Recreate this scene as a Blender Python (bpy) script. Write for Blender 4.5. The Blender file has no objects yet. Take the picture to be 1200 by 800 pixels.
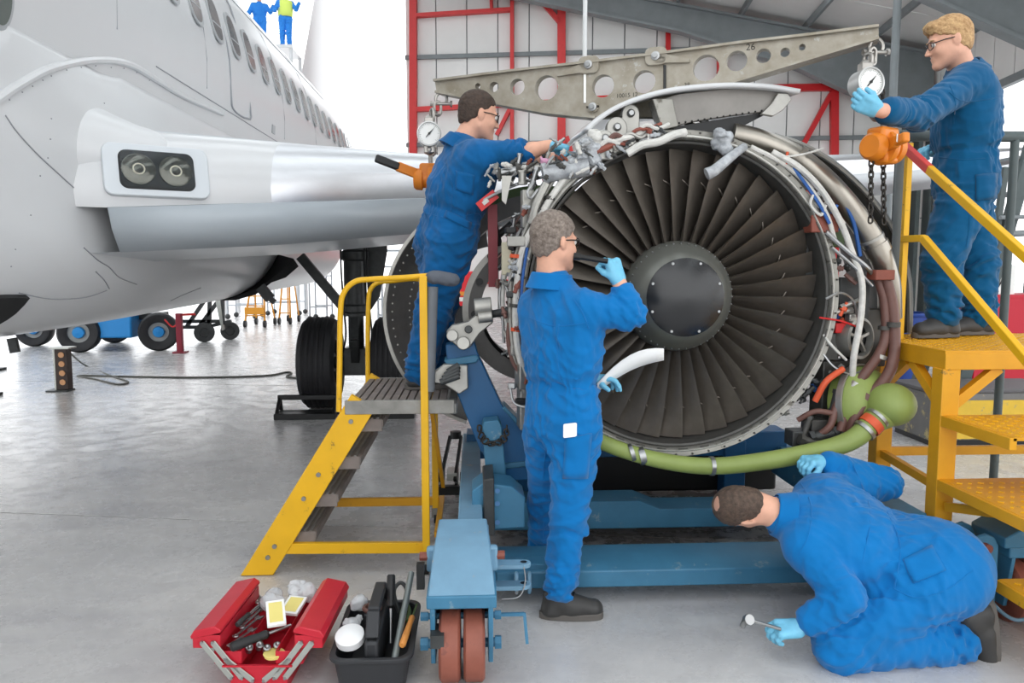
import bpy, bmesh, math, random
import numpy as np
from mathutils import Vector, Matrix, Quaternion
random.seed(7)
PI = math.pi
# ------------------------------------------------------------------ camera, sky, exposure
scene = bpy.context.scene
COL = scene.collection
CAM = Vector((0, 0, 1.59))
YAW, PITCH, FPX = math.radians(2.86), math.radians(5.77), 900.0
FW = Vector((math.sin(YAW)*math.cos(PITCH), math.cos(YAW)*math.cos(PITCH), -math.sin(PITCH)))
RT = Vector((math.cos(YAW), -math.sin(YAW), 0))
UP = RT.cross(FW)
cam_d = bpy.data.cameras.new('camera'); cam_d.sensor_width = 36; cam_d.lens = 36*FPX/1200
cam_d.clip_start = .05; cam_d.clip_end = 300
cam = bpy.data.objects.new('camera', cam_d); COL.objects.link(cam)
cam.matrix_world = Matrix(((RT.x, UP.x, -FW.x, CAM.x), (RT.y, UP.y, -FW.y, CAM.y), (RT.z, UP.z, -FW.z, CAM.z), (0, 0, 0, 1)))
scene.camera = cam
world = bpy.data.worlds.new('overcast_sky'); scene.world = world; world.use_nodes = True
wb = world.node_tree.nodes['Background']; wb.inputs[0].default_value = (.96, .98, 1, 1); wb.inputs[1].default_value = 1.0
vs = scene.view_settings
vs.view_transform = 'Standard'; vs.look = 'None'; vs.gamma = 1; vs.exposure = 1.4; vs.use_curve_mapping = False

def at(px, py, Y):
    """photo pixel on the plane at world depth Y -> world point"""
    d = FW + RT*((px-600)/FPX) + UP*((400-py)/FPX)
    t = Y/d.y
    return CAM + d*t
def onz(px, py, z):
    d = FW + RT*((px-600)/FPX) + UP*((400-py)/FPX)
    return CAM + d*((z-CAM.z)/d.z)

# ------------------------------------------------------------------ materials
MATS = {}
def srgb(r, g, b):
    f = lambda c: ((c/255+.055)/1.055)**2.4 if c > 10 else c/255/12.92
    return (f(r), f(g), f(b), 1)
def mat(name, rgb, rough=.5, metal=0, noise=0, nscale=8, bump=0, bscale=60, rgb2=None, spec=.5, wear=None, wear_amt=.55,
        wscale=9, alpha=1, trans=0, emit=0, sheen=0, coat=0, stretch=None, rvar=0, ior=1.45, cloth=0):
    if name in MATS: return MATS[name]
    m = bpy.data.materials.new(name); m.use_nodes = True
    nt = m.node_tree; N = nt.nodes; L = nt.links; b = N['Principled BSDF']
    col = srgb(*rgb)
    b.inputs['Base Color'].default_value = col
    b.inputs['Roughness'].default_value = rough; b.inputs['Metallic'].default_value = metal
    b.inputs['Specular IOR Level'].default_value = spec; b.inputs['IOR'].default_value = ior
    if trans: b.inputs['Transmission Weight'].default_value = trans
    if alpha < 1: b.inputs['Alpha'].default_value = alpha
    if sheen: b.inputs['Sheen Weight'].default_value = sheen
    if coat: b.inputs['Coat Weight'].default_value = coat; b.inputs['Coat Roughness'].default_value = .15
    if emit: b.inputs['Emission Color'].default_value = col; b.inputs['Emission Strength'].default_value = emit
    tc = N.new('ShaderNodeTexCoord'); vec = tc.outputs['Object']
    if stretch:
        mp = N.new('ShaderNodeMapping'); mp.inputs['Scale'].default_value = stretch; L.new(vec, mp.inputs[0]); vec = mp.outputs[0]
    out = None
    if noise or rgb2:
        nz = N.new('ShaderNodeTexNoise'); nz.inputs['Scale'].default_value = nscale; nz.inputs['Detail'].default_value = 6
        nz.inputs['Roughness'].default_value = .6; L.new(vec, nz.inputs['Vector'])
        mx = N.new('ShaderNodeMix'); mx.data_type = 'RGBA'
        r = N.new('ShaderNodeMapRange'); r.inputs['From Min'].default_value = .3; r.inputs['From Max'].default_value = .7
        L.new(nz.outputs['Fac'], r.inputs['Value']); L.new(r.outputs[0], mx.inputs['Factor'])
        c2 = srgb(*rgb2) if rgb2 else tuple(c*(1-noise) for c in col[:3])+(1,)
        mx.inputs['A'].default_value = col; mx.inputs['B'].default_value = c2
        out = mx.outputs['Result']
        if rvar:
            rr = N.new('ShaderNodeMapRange'); rr.inputs['To Min'].default_value = rough-rvar; rr.inputs['To Max'].default_value = rough+rvar
            L.new(nz.outputs['Fac'], rr.inputs['Value']); rr.inputs['From Min'].default_value = .3; rr.inputs['From Max'].default_value = .7
            L.new(rr.outputs[0], b.inputs['Roughness'])
    if wear:
        nw = N.new('ShaderNodeTexNoise'); nw.inputs['Scale'].default_value = wscale; nw.inputs['Detail'].default_value = 9
        nw.inputs['Roughness'].default_value = .72; L.new(vec, nw.inputs['Vector'])
        rw = N.new('ShaderNodeMapRange'); rw.inputs['From Min'].default_value = 1-wear_amt; rw.inputs['From Max'].default_value = 1-wear_amt+.06
        L.new(nw.outputs['Fac'], rw.inputs['Value'])
        m2 = N.new('ShaderNodeMix'); m2.data_type = 'RGBA'; L.new(rw.outputs[0], m2.inputs['Factor'])
        if out: L.new(out, m2.inputs['A'])
        else: m2.inputs['A'].default_value = col
        m2.inputs['B'].default_value = srgb(*wear); out = m2.outputs['Result']
    if out: L.new(out, b.inputs['Base Color'])
    if bump:
        nb = N.new('ShaderNodeTexNoise'); nb.inputs['Scale'].default_value = bscale; nb.inputs['Detail'].default_value = 4; L.new(vec, nb.inputs['Vector'])
        bp = N.new('ShaderNodeBump'); bp.inputs['Strength'].default_value = bump; bp.inputs['Distance'].default_value = .01
        L.new(nb.outputs['Fac'], bp.inputs['Height']); L.new(bp.outputs[0], b.inputs['Normal'])
    if cloth:
        hs = []
        for sc_, dist, ty in ((5, .6, 'FBM'), (330, .0, 'FBM')):
            nb = N.new('ShaderNodeTexNoise'); nb.noise_type = ty; nb.inputs['Scale'].default_value = sc_; nb.inputs['Detail'].default_value = 2; nb.inputs['Distortion'].default_value = dist; L.new(vec, nb.inputs['Vector']); hs.append(nb)
        b1 = N.new('ShaderNodeBump'); b1.inputs['Strength'].default_value = .5; b1.inputs['Distance'].default_value = .03; L.new(hs[0].outputs['Fac'], b1.inputs['Height'])
        b2 = N.new('ShaderNodeBump'); b2.inputs['Strength'].default_value = .12; b2.inputs['Distance'].default_value = .002; L.new(hs[1].outputs['Fac'], b2.inputs['Height'])
        L.new(b1.outputs[0], b2.inputs['Normal']); L.new(b2.outputs[0], b.inputs['Normal'])
    MATS[name] = m
    return m

# ------------------------------------------------------------------ object helpers
def tag(o, label=None, cat=None, group=None, kind=None):
    if label: o['label'] = label
    if cat: o['category'] = cat
    if group: o['group'] = group
    if kind: o['kind'] = kind
    return o
def thing(name, label, cat, loc=(0, 0, 0), group=None, kind=None, rz=0):
    o = bpy.data.objects.new(name, None); COL.objects.link(o); o.empty_display_size = .1
    o.location = loc; o.rotation_euler = (0, 0, rz)
    return tag(o, label, cat, group, kind)
def root_of(o):
    while o.parent: o = o.parent
    return o
def wmat(o):
    m = Matrix.Translation(o.location) @ o.rotation_euler.to_matrix().to_4x4() if o.type == 'EMPTY' else Matrix.Identity(4)
    return m
def link(me, name, m, parent=None, local=False):
    o = bpy.data.objects.new(name, me); COL.objects.link(o)
    if m is not None and not me.materials: me.materials.append(m)
    if parent is not None:
        o.parent = parent
        if not local:
            o.matrix_parent_inverse = wmat(parent).inverted() if parent.type == 'EMPTY' else Matrix.Identity(4)
    return o
def copy_tree(o, parent=None):
    c = o.copy(); COL.objects.link(c)
    if parent is not None: c.parent = parent
    for ch in o.children: copy_tree(ch, c)
    return c
def frame(origin, x, y):
    """matrix with given x axis, approximate y axis"""
    x = Vector(x).normalized(); z = x.cross(Vector(y)).normalized(); y = z.cross(x)
    o = Vector(origin)
    return Matrix(((x.x, y.x, z.x, o.x), (x.y, y.y, z.y, o.y), (x.z, y.z, z.z, o.z), (0, 0, 0, 1)))
def zframe(origin, z, xhint=(1, 0, 0)):
    z = Vector(z).normalized(); xh = Vector(xhint)
    if abs(xh.normalized().dot(z)) > .95: xh = Vector((0, 1, 0))
    x = (xh - z*xh.dot(z)).normalized(); y = z.cross(x); o = Vector(origin)
    return Matrix(((x.x, y.x, z.x, o.x), (x.y, y.y, z.y, o.y), (x.z, y.z, z.z, o.z), (0, 0, 0, 1)))
def spline(pts, n=6):
    """Catmull-Rom through points"""
    P = [Vector(p) for p in pts]
    if len(P) < 3: return P
    Q = [P[0]*2-P[1]] + P + [P[-1]*2-P[-2]]
    out = []
    for i in range(1, len(Q)-2):
        for k in range(n):
            t = k/n
            a, b, c, d = Q[i-1], Q[i], Q[i+1], Q[i+2]
            out.append(.5*((2*b)+(c-a)*t+(2*a-5*b+4*c-d)*t*t+(3*b-a-3*c+d)*t**3))
    out.append(P[-1])
    return out

class MB:
    def __init__(s): s.v = []; s.f = []
    def add(s, vs, fs, M=None):
        b = len(s.v)
        s.v += [tuple(M @ Vector(v)) for v in vs] if M is not None else [tuple(v) for v in vs]
        s.f += [tuple(i+b for i in f) for f in fs]
        return s
    def box(s, c, size, M=None, rz=0):
        x, y, z = size[0]/2, size[1]/2, size[2]/2
        vs = [(-x,-y,-z),(x,-y,-z),(x,y,-z),(-x,y,-z),(-x,-y,z),(x,-y,z),(x,y,z),(-x,y,z)]
        T = Matrix.Translation(Vector(c))
        if rz: T = T @ Matrix.Rotation(rz, 4, 'Z')
        if M is not None: T = M @ T
        return s.add(vs, [(3,2,1,0),(4,5,6,7),(0,1,5,4),(1,2,6,5),(2,3,7,6),(3,0,4,7)], T)
    def bar(s, p0, p1, w, h, up=(0, 0, 1)):
        p0 = Vector(p0); p1 = Vector(p1); d = p1-p0
        upv = Vector(up)
        if abs(d.normalized().dot(upv)) > .98: upv = Vector((0, 1, 0))
        x = d.normalized(); y = upv.cross(x).normalized(); z = x.cross(y)
        vs = []
        for p in (p0, p1):
            for a, b in ((-1,-1),(1,-1),(1,1),(-1,1)): vs.append(p+y*(a*w/2)+z*(b*h/2))
        return s.add(vs, [(0,1,2,3),(7,6,5,4),(0,4,5,1),(1,5,6,2),(2,6,7,3),(3,7,4,0)])
    def tube(s, pts, r, n=10, caps=True, rfun=None):
        P = [Vector(p) for p in pts]; m = len(P)
        R = [r]*m if not isinstance(r, (list, tuple)) else r
        if len(R) != m: R = [R[0]+(R[-1]-R[0])*i/(m-1) for i in range(m)]
        t0 = (P[1]-P[0]).normalized()
        nrm = t0.orthogonal().normalized()
        vs = []
        for i in range(m):
            t = (P[min(i+1, m-1)]-P[max(i-1, 0)]).normalized()
            nrm = (nrm-t*nrm.dot(t)).normalized(); bi = t.cross(nrm)
            for k in range(n):
                a = 2*PI*k/n
                vs.append(P[i]+(nrm*math.cos(a)+bi*math.sin(a))*R[i])
        fs = []
        for i in range(m-1):
            for k in range(n):
                k2 = (k+1) % n
                fs.append((i*n+k, i*n+k2, (i+1)*n+k2, (i+1)*n+k))
        if caps:
            fs.append(tuple(range(n-1, -1, -1))); fs.append(tuple((m-1)*n+k for k in range(n)))
        return s.add(vs, fs)
    def cyl(s, p0, p1, r, r2=None, n=16):
        return s.tube([p0, p1], [r, r if r2 is None else r2], n)
    def lathe(s, prof, M, n=32, a0=0, a1=2*PI, closed_prof=False):
        """profile of (r, h): h along M's z axis"""
        full = abs(a1-a0-2*PI) < 1e-6
        na = n if full else n+1
        vs = []
        for k in range(na):
            a = a0+(a1-a0)*k/n
            for r, h in prof: vs.append((r*math.cos(a), r*math.sin(a), h))
        m = len(prof); fs = []
        mm = m if closed_prof else m-1
        for k in range(n):
            k2 = (k+1) % na
            for j in range(mm):
                j2 = (j+1) % m
                q = (k*m+j, k2*m+j, k2*m+j2, k*m+j2)
                fs.append(q)
        if not full and closed_prof:
            fs.append(tuple(range(m-1, -1, -1))); fs.append(tuple((na-1)*m+j for j in range(m)))
        return s.add(vs, fs, M)
    def prism(s, poly, t, M=None, t0=None):
        """polygon in xy extruded along z from t0 to t0+t (default centred)"""
        n = len(poly); z0 = -t/2 if t0 is None else t0; z1 = z0+t
        vs = [(p[0], p[1], z0) for p in poly]+[(p[0], p[1], z1) for p in poly]
        fs = [tuple(range(n-1, -1, -1)), tuple(range(n, 2*n))]+[(i, (i+1) % n, n+(i+1) % n, n+i) for i in range(n)]
        return s.add(vs, fs, M)
    def sphere(s, c, r, n=14, m=9, M=None):
        r = (r, r, r) if not isinstance(r, (tuple, list)) else r
        vs = [(0, 0, -1)]; fs = []
        for j in range(1, m):
            th = -PI/2+PI*j/m
            for k in range(n):
                a = 2*PI*k/n; vs.append((math.cos(a)*math.cos(th), math.sin(a)*math.cos(th), math.sin(th)))
        vs.append((0, 0, 1)); top = len(vs)-1
        for k in range(n):
            fs.append((0, 1+(k+1) % n, 1+k)); fs.append((top, top-n+k, top-n+(k+1) % n))
        for j in range(m-2):
            for k in range(n):
                a, b2 = 1+j*n+k, 1+j*n+(k+1) % n
                fs.append((a, b2, b2+n, a+n))
        T = Matrix.Translation(Vector(c))
        if M is not None: T = T @ M
        return s.add(vs, fs, T @ Matrix.Diagonal((r[0], r[1], r[2], 1)))
    def torus(s, R, r, M, n=28, m=8):
        prof = [(R+r*math.cos(2*PI*j/m), r*math.sin(2*PI*j/m)) for j in range(m)]
        return s.lathe(prof, M, n, closed_prof=True)
    def grid(s, rows, thick=None, closed=False):
        """rows of points -> surface"""
        m = len(rows[0]); n = len(rows)
        vs = [p for r in rows for p in r]; fs = []
        for i in range(n-1):
            for j in range(m if closed else m-1):
                j2 = (j+1) % m
                fs.append((i*m+j, i*m+j2, (i+1)*m+j2, (i+1)*m+j))
        return s.add(vs, fs)
    def mesh(s, name, smooth=40, fix=True):
        me = bpy.data.meshes.new(name); me.from_pydata(s.v, [], s.f); me.validate()
        if fix:
            bm = bmesh.new(); bm.from_mesh(me); bmesh.ops.recalc_face_normals(bm, faces=bm.faces); bm.to_mesh(me); bm.free()
        if smooth:
            me.polygons.foreach_set('use_smooth', [True]*len(me.polygons))
            me.set_sharp_from_angle(angle=math.radians(smooth))
        return me
    def build(s, name, m, parent=None, local=False, smooth=40, bevel=0, solid=0, fix=True, label=None, seg=2):
        o = link(s.mesh(name, smooth, fix), name, m, parent, local)
        if solid:
            md = o.modifiers.new('solid', 'SOLIDIFY'); md.thickness = solid; md.offset = 0
        if bevel:
            md = o.modifiers.new('bevel', 'BEVEL'); md.width = bevel; md.segments = seg; md.limit_method = 'ANGLE'; md.angle_limit = math.radians(50)
            md.harden_normals = False
        if label: o['label'] = label
        return o
def rrect(w, h, r, n=5):
    out = []
    for cx, cy, a0 in ((w/2-r, h/2-r, 0), (-w/2+r, h/2-r, PI/2), (-w/2+r, -h/2+r, PI), (w/2-r, -h/2+r, 1.5*PI)):
        for k in range(n+1):
            a = a0+PI/2*k/n; out.append((cx+r*math.cos(a), cy+r*math.sin(a)))
    return out
def circ(r, n=20, c=(0, 0)): return [(c[0]+r*math.cos(2*PI*k/n), c[1]+r*math.sin(2*PI*k/n)) for k in range(n)]
def text_part(txt, M, size, m, parent, name='marking'):
    cu = bpy.data.curves.new(name, 'FONT'); cu.body = txt; cu.size = size; cu.extrude = .0006; cu.align_x = 'CENTER'; cu.align_y = 'CENTER'
    t = bpy.data.objects.new(name, cu); COL.objects.link(t)
    dg = bpy.context.evaluated_depsgraph_get(); me = bpy.data.meshes.new_from_object(t.evaluated_get(dg))
    bpy.data.objects.remove(t); me.transform(M); me.materials.clear()
    return link(me, name, m, parent)

# ------------------------------------------------------------------ signed-distance bodies
def rcone(a, b, ra, rb, fold=0, lam=.05, seed=0, env=None, k=.03):
    return dict(t='c', a=np.array(a, float), b=np.array(b, float), ra=ra, rb=rb, fold=fold, lam=lam, seed=seed, env=env, k=k)
def ell(c, r, R=None, k=.02, neg=False, fold=0, lam=.05, seed=0):
    return dict(t='e', c=np.array(c, float), r=np.array(r, float), R=np.array(R if R is not None else np.eye(3), float), k=k, neg=neg, fold=fold, lam=lam, seed=seed)
def smin(a, b, k):
    h = np.clip(.5+.5*(b-a)/k, 0, 1)
    return b+(a-b)*h-k*h*(1-h)
def folds(P, axis, lam, seed):
    rs = np.random.RandomState(seed); v = 0; ax = axis/np.linalg.norm(axis)
    for i in range(5):
        tilt = rs.normal(size=3)*.75
        kv = (ax+tilt); kv /= np.linalg.norm(kv)
        l = lam*rs.uniform(.7, 1.9)
        w = rs.normal(size=3); w /= np.linalg.norm(w)
        v = v+np.sin(P @ kv*(2*PI/l)+1.6*np.sin(P @ w*(2*PI/(lam*4))+rs.uniform(0, 6))+rs.uniform(0, 6))
    v = v/5
    return np.tanh(2.2*v)*.6-np.abs(v)*.9+.25
def sdf_prim(p, P):
    if p['t'] == 'c':
        ab = p['b']-p['a']; L2 = max(ab @ ab, 1e-9)
        t = np.clip(((P-p['a']) @ ab)/L2, 0, 1)
        q = P-p['a']-t[..., None]*ab
        d = np.sqrt((q*q).sum(-1))-(p['ra']+(p['rb']-p['ra'])*t)
        if p['fold']:
            e = 1 if p['env'] is None else p['env'](t)
            d = d-p['fold']*e*folds(P, ab, p['lam'], p['seed'])
        return d
    if p['t'] == 'e':
        q = (P-p['c']) @ p['R']
        s = np.sqrt(((q/p['r'])**2).sum(-1)); g = np.sqrt(((q/p['r']**2)**2).sum(-1))+1e-9
        d = s*(s-1)/g
        if p['fold']: d = d-p['fold']*folds(P, p['R'][:, 2], p['lam'], p['seed'])
        return d
    if p['t'] == 'f': return p['f'](P)
def bounds(p):
    if p['t'] == 'c':
        r = max(p['ra'], p['rb']); return np.minimum(p['a'], p['b'])-r, np.maximum(p['a'], p['b'])+r
    if p['t'] == 'e':
        r = np.sqrt(((p['R']*p['r'])**2).sum(1)); return p['c']-r, p['c']+r
    return p['lo'], p['hi']
def sdf_mesh(prims, h, name, cut=None, smooth=True):
    pos = [p for p in prims if not p.get('neg')]
    lo = np.min([bounds(p)[0] for p in pos], 0)-4*h; hi = np.max([bounds(p)[1] for p in pos], 0)+4*h
    n = np.ceil((hi-lo)/h).astype(int)+1
    ax = [lo[i]+h*np.arange(n[i]) for i in range(3)]
    D = np.full(n, 1.0, np.float32)
    for p in prims:
        a, b = bounds(p); mg = p.get('k', .02)+3*h+.02
        i0 = np.clip(np.floor((a-mg-lo)/h).astype(int), 0, n); i1 = np.clip(np.ceil((b+mg-lo)/h).astype(int)+1, 0, n)
        if (i1 <= i0).any(): continue
        sl = tuple(slice(i0[i], i1[i]) for i in range(3))
        P = np.stack(np.meshgrid(*[ax[i][sl[i]] for i in range(3)], indexing='ij'), -1)
        d = sdf_prim(p, P)
        if p.get('neg'): D[sl] = -smin(-D[sl], d, p['k'])
        else: D[sl] = smin(D[sl], d, p['k'])
    if cut is not None:
        P = np.stack(np.meshgrid(*ax, indexing='ij'), -1)
        D = np.maximum(D, cut(P))
    D[0] = D[-1] = 1; D[:, 0] = D[:, -1] = 1; D[:, :, 0] = D[:, :, -1] = 1
    S = D < 0
    nx, ny, nz = D.shape
    c = [S[i:nx-1+i, j:ny-1+j, k:nz-1+k] for i in (0, 1) for j in (0, 1) for k in (0, 1)]
    sm = sum(x.astype(np.int8) for x in c); act = (sm > 0) & (sm < 8)
    idx = np.full(act.shape, -1, np.int64); cells = np.argwhere(act); idx[act] = np.arange(len(cells))
    acc = np.zeros((len(cells), 3)); cnt = np.zeros(len(cells))
    offs = [(i, j, k) for i in (0, 1) for j in (0, 1) for k in (0, 1)]
    V = {o: D[cells[:, 0]+o[0], cells[:, 1]+o[1], cells[:, 2]+o[2]] for o in offs}
    for o in offs:
        for a in range(3):
            if o[a]: continue
            o2 = list(o); o2[a] = 1; o2 = tuple(o2)
            d0, d1 = V[o], V[o2]; m = (d0 < 0) != (d1 < 0)
            t = d0[m]/(d0[m]-d1[m])
            pt = np.tile(np.array(o, float), (m.sum(), 1)); pt[:, a] += t
            acc[m] += pt; cnt[m] += 1
    pts = (cells+acc/cnt[:, None])*h+lo
    quads = []
    for a in range(3):
        b, c2 = (a+1) % 3, (a+2) % 3
        sl0 = [slice(None)]*3; sl1 = [slice(None)]*3; sl0[a] = slice(0, -1); sl1[a] = slice(1, None)
        A, B = S[tuple(sl0)], S[tuple(sl1)]
        e = np.argwhere(A != B)
        ok = (e[:, b] > 0) & (e[:, c2] > 0) & (e[:, b] < D.shape[b]-1) & (e[:, c2] < D.shape[c2]-1)
        e = e[ok]; ins = A[e[:, 0], e[:, 1], e[:, 2]]
        def ix(db, dc):
            q = e.copy(); q[:, b] += db; q[:, c2] += dc
            return idx[q[:, 0], q[:, 1], q[:, 2]]
        q = np.stack([ix(-1, -1), ix(0, -1), ix(0, 0), ix(-1, 0)], 1)
        q[~ins] = q[~ins][:, ::-1]
        quads.append(q)
    Q = np.concatenate(quads)
    me = bpy.data.meshes.new(name)
    me.vertices.add(len(pts)); me.vertices.foreach_set('co', pts.astype(np.float32).ravel())
    me.loops.add(len(Q)*4); me.loops.foreach_set('vertex_index', Q.ravel().astype(np.int32))
    me.polygons.add(len(Q)); me.polygons.foreach_set('loop_start', np.arange(0, len(Q)*4, 4, dtype=np.int32))
    me.update(calc_edges=True); me.validate()
    me.polygons.foreach_set('use_smooth', [smooth]*len(me.polygons))
    return me
# ------------------------------------------------------------------ hangar
HA = math.radians(9)
HX = Vector((math.cos(HA), -math.sin(HA), 0)); HY = Vector((math.sin(HA), math.cos(HA), 0))
HM = Matrix(((HX.x, HY.x, 0, 0), (HX.y, HY.y, 0, 0), (0, 0, 1, 0), (0, 0, 0, 1)))
def hp(x, y, z): return HX*x+HY*y+Vector((0, 0, z))
def on_wall(px, py, hy):
    d = FW + RT*((px-600)/FPX) + UP*((400-py)/FPX)
    t = (hy-CAM.dot(HY))/d.dot(HY)
    p = CAM+d*t
    return p.dot(HX), p.z
M_floor = None
def floor_material():
    m = bpy.data.materials.new('polished_concrete'); m.use_nodes = True
    nt = m.node_tree; N = nt.nodes; L = nt.links; b = N['Principled BSDF']
    geo = N.new('ShaderNodeNewGeometry')
    def noise(scale, det, sx=1, sy=1, rough=.6):
        mp = N.new('ShaderNodeMapping'); mp.inputs['Scale'].default_value = (sx, sy, 1); L.new(geo.outputs['Position'], mp.inputs[0])
        n = N.new('ShaderNodeTexNoise'); n.inputs['Scale'].default_value = scale; n.inputs['Detail'].default_value = det; n.inputs['Roughness'].default_value = rough
        L.new(mp.outputs[0], n.inputs['Vector']); return n.outputs['Fac']
    def rng(v, a, b2, c, d):
        r = N.new('ShaderNodeMapRange'); r.inputs['From Min'].default_value = a; r.inputs['From Max'].default_value = b2
        r.inputs['To Min'].default_value = c; r.inputs['To Max'].default_value = d; L.new(v, r.inputs['Value']); return r.outputs[0]
    def mix(f, A, B):
        x = N.new('ShaderNodeMix'); x.data_type = 'RGBA'; L.new(f, x.inputs['Factor'])
        for k, q in (('A', A), ('B', B)):
            if isinstance(q, tuple): x.inputs[k].default_value = q
            else: L.new(q, x.inputs[k])
        return x.outputs['Result']
    big = noise(.7, 5, .7, 1.3); med = noise(5, 8, 1, 1, .7); fine = noise(60, 6, 1, 1, .75); spots = noise(24, 3)
    c = mix(rng(big, .35, .68, 0, 1), srgb(206, 204, 202), srgb(184, 183, 183))
    c = mix(rng(med, .45, .8, 0, .55), c, srgb(160, 158, 158))
    c = mix(rng(fine, .56, .8, 0, .5), c, srgb(138, 136, 134))
    c = mix(rng(spots, .7, .76, 0, .55), c, srgb(112, 110, 108))
    # oily patch with the engine's shade painted in, under the engine bay
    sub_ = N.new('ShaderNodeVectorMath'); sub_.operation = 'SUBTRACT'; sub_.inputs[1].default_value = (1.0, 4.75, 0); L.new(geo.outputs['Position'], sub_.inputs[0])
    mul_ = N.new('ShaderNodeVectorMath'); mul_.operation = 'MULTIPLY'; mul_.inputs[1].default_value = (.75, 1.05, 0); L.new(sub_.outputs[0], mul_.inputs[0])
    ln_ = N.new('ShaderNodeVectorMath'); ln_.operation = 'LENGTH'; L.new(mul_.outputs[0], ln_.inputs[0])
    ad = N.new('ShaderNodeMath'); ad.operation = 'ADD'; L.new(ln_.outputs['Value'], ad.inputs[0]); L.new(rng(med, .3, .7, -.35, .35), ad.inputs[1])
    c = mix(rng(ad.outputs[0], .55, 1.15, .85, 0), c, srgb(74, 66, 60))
    st_ = noise(1.1, 6, .6, 1.5, .65)
    c = mix(rng(st_, .5, .72, 0, .55), c, srgb(150, 148, 154))
    L.new(c, b.inputs['Base Color'])
    L.new(rng(med, .3, .7, .18, .36), b.inputs['Roughness'])
    b.inputs['Specular IOR Level'].default_value = .5
    bp = N.new('ShaderNodeBump'); bp.inputs['Strength'].default_value = .12; bp.inputs['Distance'].default_value = .004
    L.new(fine, bp.inputs['Height']); L.new(bp.outputs[0], b.inputs['Normal'])
    return m
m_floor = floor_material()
m_panel = mat('white_cladding', (232, 231, 228), .55, noise=.05, nscale=1.5)
m_joint = mat('cladding_joint', (120, 122, 124), .8)
m_red = mat('red_steel', (214, 62, 62), .5, noise=.1)
m_redbright = mat('red_steel_bright', (205, 34, 38), .45, noise=.1)
m_gsteel = mat('grey_structural_steel', (128, 134, 136), .5, noise=.15, nscale=3)
m_gdark = mat('dark_grey_steel', (84, 94, 94), .55, noise=.25, nscale=4)
m_roof = mat('roof_lining', (214, 214, 212), .7, noise=.05, nscale=2)
# floor: cast concrete bays with open joints over a dark bed
fl = MB().add([hp(-60, -25, -.02), hp(40, -25, -.02), hp(40, 70, -.02), hp(-60, 70, -.02)], [(0, 1, 2, 3)]).build('floor', mat('joint_filler', (62, 60, 58), .9), smooth=0)
tag(fl, 'light grey polished concrete hangar floor with dark joints', 'floor', kind='structure')
xs = [-60, -13, 9.7, 40]; ys = [-25, -6, .2, 4.42, 9.6, 15, 25.3, 70]
for i in range(len(xs)-1):
    for j in range(len(ys)-1):
        g = .006
        a, b2, c, d = xs[i]+g, xs[i+1]-g, ys[j]+g, ys[j+1]-g
        MB().add([hp(a, c, 0), hp(b2, c, 0), hp(b2, d, 0), hp(a, d, 0), hp(a, c, -.02), hp(b2, c, -.02), hp(b2, d, -.02), hp(a, d, -.02)],
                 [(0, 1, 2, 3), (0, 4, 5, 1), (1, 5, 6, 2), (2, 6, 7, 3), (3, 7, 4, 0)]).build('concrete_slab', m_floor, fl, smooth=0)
WY, WX, XL = 25.5, 10.0, -6.25
def roof_z(x): return 7.95+(WX-x)*.22 if x > -8 else 7.95+18*.22-(-8-x)*.22
wb_ = MB().prism([(XL, 0), (WX, 0), (WX, 7.95), (XL, roof_z(XL))], .1, HM @ Matrix.Translation((0, WY+.1, 0)) @ Matrix.Rotation(PI/2, 4, 'X')).build('wall_back', m_joint, smooth=0)
tag(wb_, 'white clad gable wall of the hangar with red steel framing', 'wall', kind='structure')
rows = [0, 2.75, 5.5, 8.3, 11.6]
ncol = 16; cw = (WX-XL)/ncol
for i in range(ncol):
    x0, x1 = XL+i*cw+.018, XL+(i+1)*cw-.018
    for j in range(4):
        z0, z1 = rows[j]+.02, rows[j+1]-.02
        ta, tb = min(z1, roof_z(x0)-.05), min(z1, roof_z(x1)-.05)
        if ta < z0+.1 or tb < z0+.1: continue
        MB().prism([(x0, z0), (x1, z0), (x1, tb), (x0, ta)], .05, HM @ Matrix.Translation((0, WY+.02, 0)) @ Matrix.Rotation(PI/2, 4, 'X')).build('cladding_panel', m_panel, wb_, smooth=0)
def steel(name, segs, m, label=None):
    """bars on the gable wall given in photo pixels: (x0,y0,x1,y1,width_px)"""
    for (x0, y0, x1, y1, w) in segs:
        a = on_wall(x0, y0, WY-.2); b2 = on_wall(x1, y1, WY-.2); wm = w/35.0
        MB().bar(hp(a[0], WY-.16, a[1]), hp(b2[0], WY-.16, b2[1]), .2, wm, up=HX if abs(x1-x0) < abs(y1-y0)*.3 else (0, 0, 1)).build(name, m, wb_, smooth=0)
for z in (5.5, 8.3):
    MB().bar(hp(XL, WY-.08, z), hp(WX, WY-.08, z), .1, .13).build('girt', m_gsteel, wb_, smooth=0)
steel('red_column', [(484, -60, 484, 372, 8), (600, -40, 600, 366, 4), (658, -40, 658, 372, 9)], m_red)
steel('red_column', [(783, -40, 783, 372, 5), (846, -20, 846, 372, 10), (978, 80, 978, 372, 8)], m_redbright)
steel('red_rail', [(488, 18, 598, 11, 4), (488, 128, 655, 119, 5)], m_red)
steel('red_rail', [(660, 118, 770, 112, 6), (905, 103, 1055, 101, 7), (490, 262, 655, 260, 5), (490, 330, 655, 330, 5)], m_redbright)
steel('red_brace', [(632, -2, 657, 27, 5), (575, -20, 576, 12, 3), (582, 158, 600, 122, 4), (664, 160, 676, 200, 5)], m_red)
steel('red_brace', [(974, 110, 940, 172, 5)], m_redbright)
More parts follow.
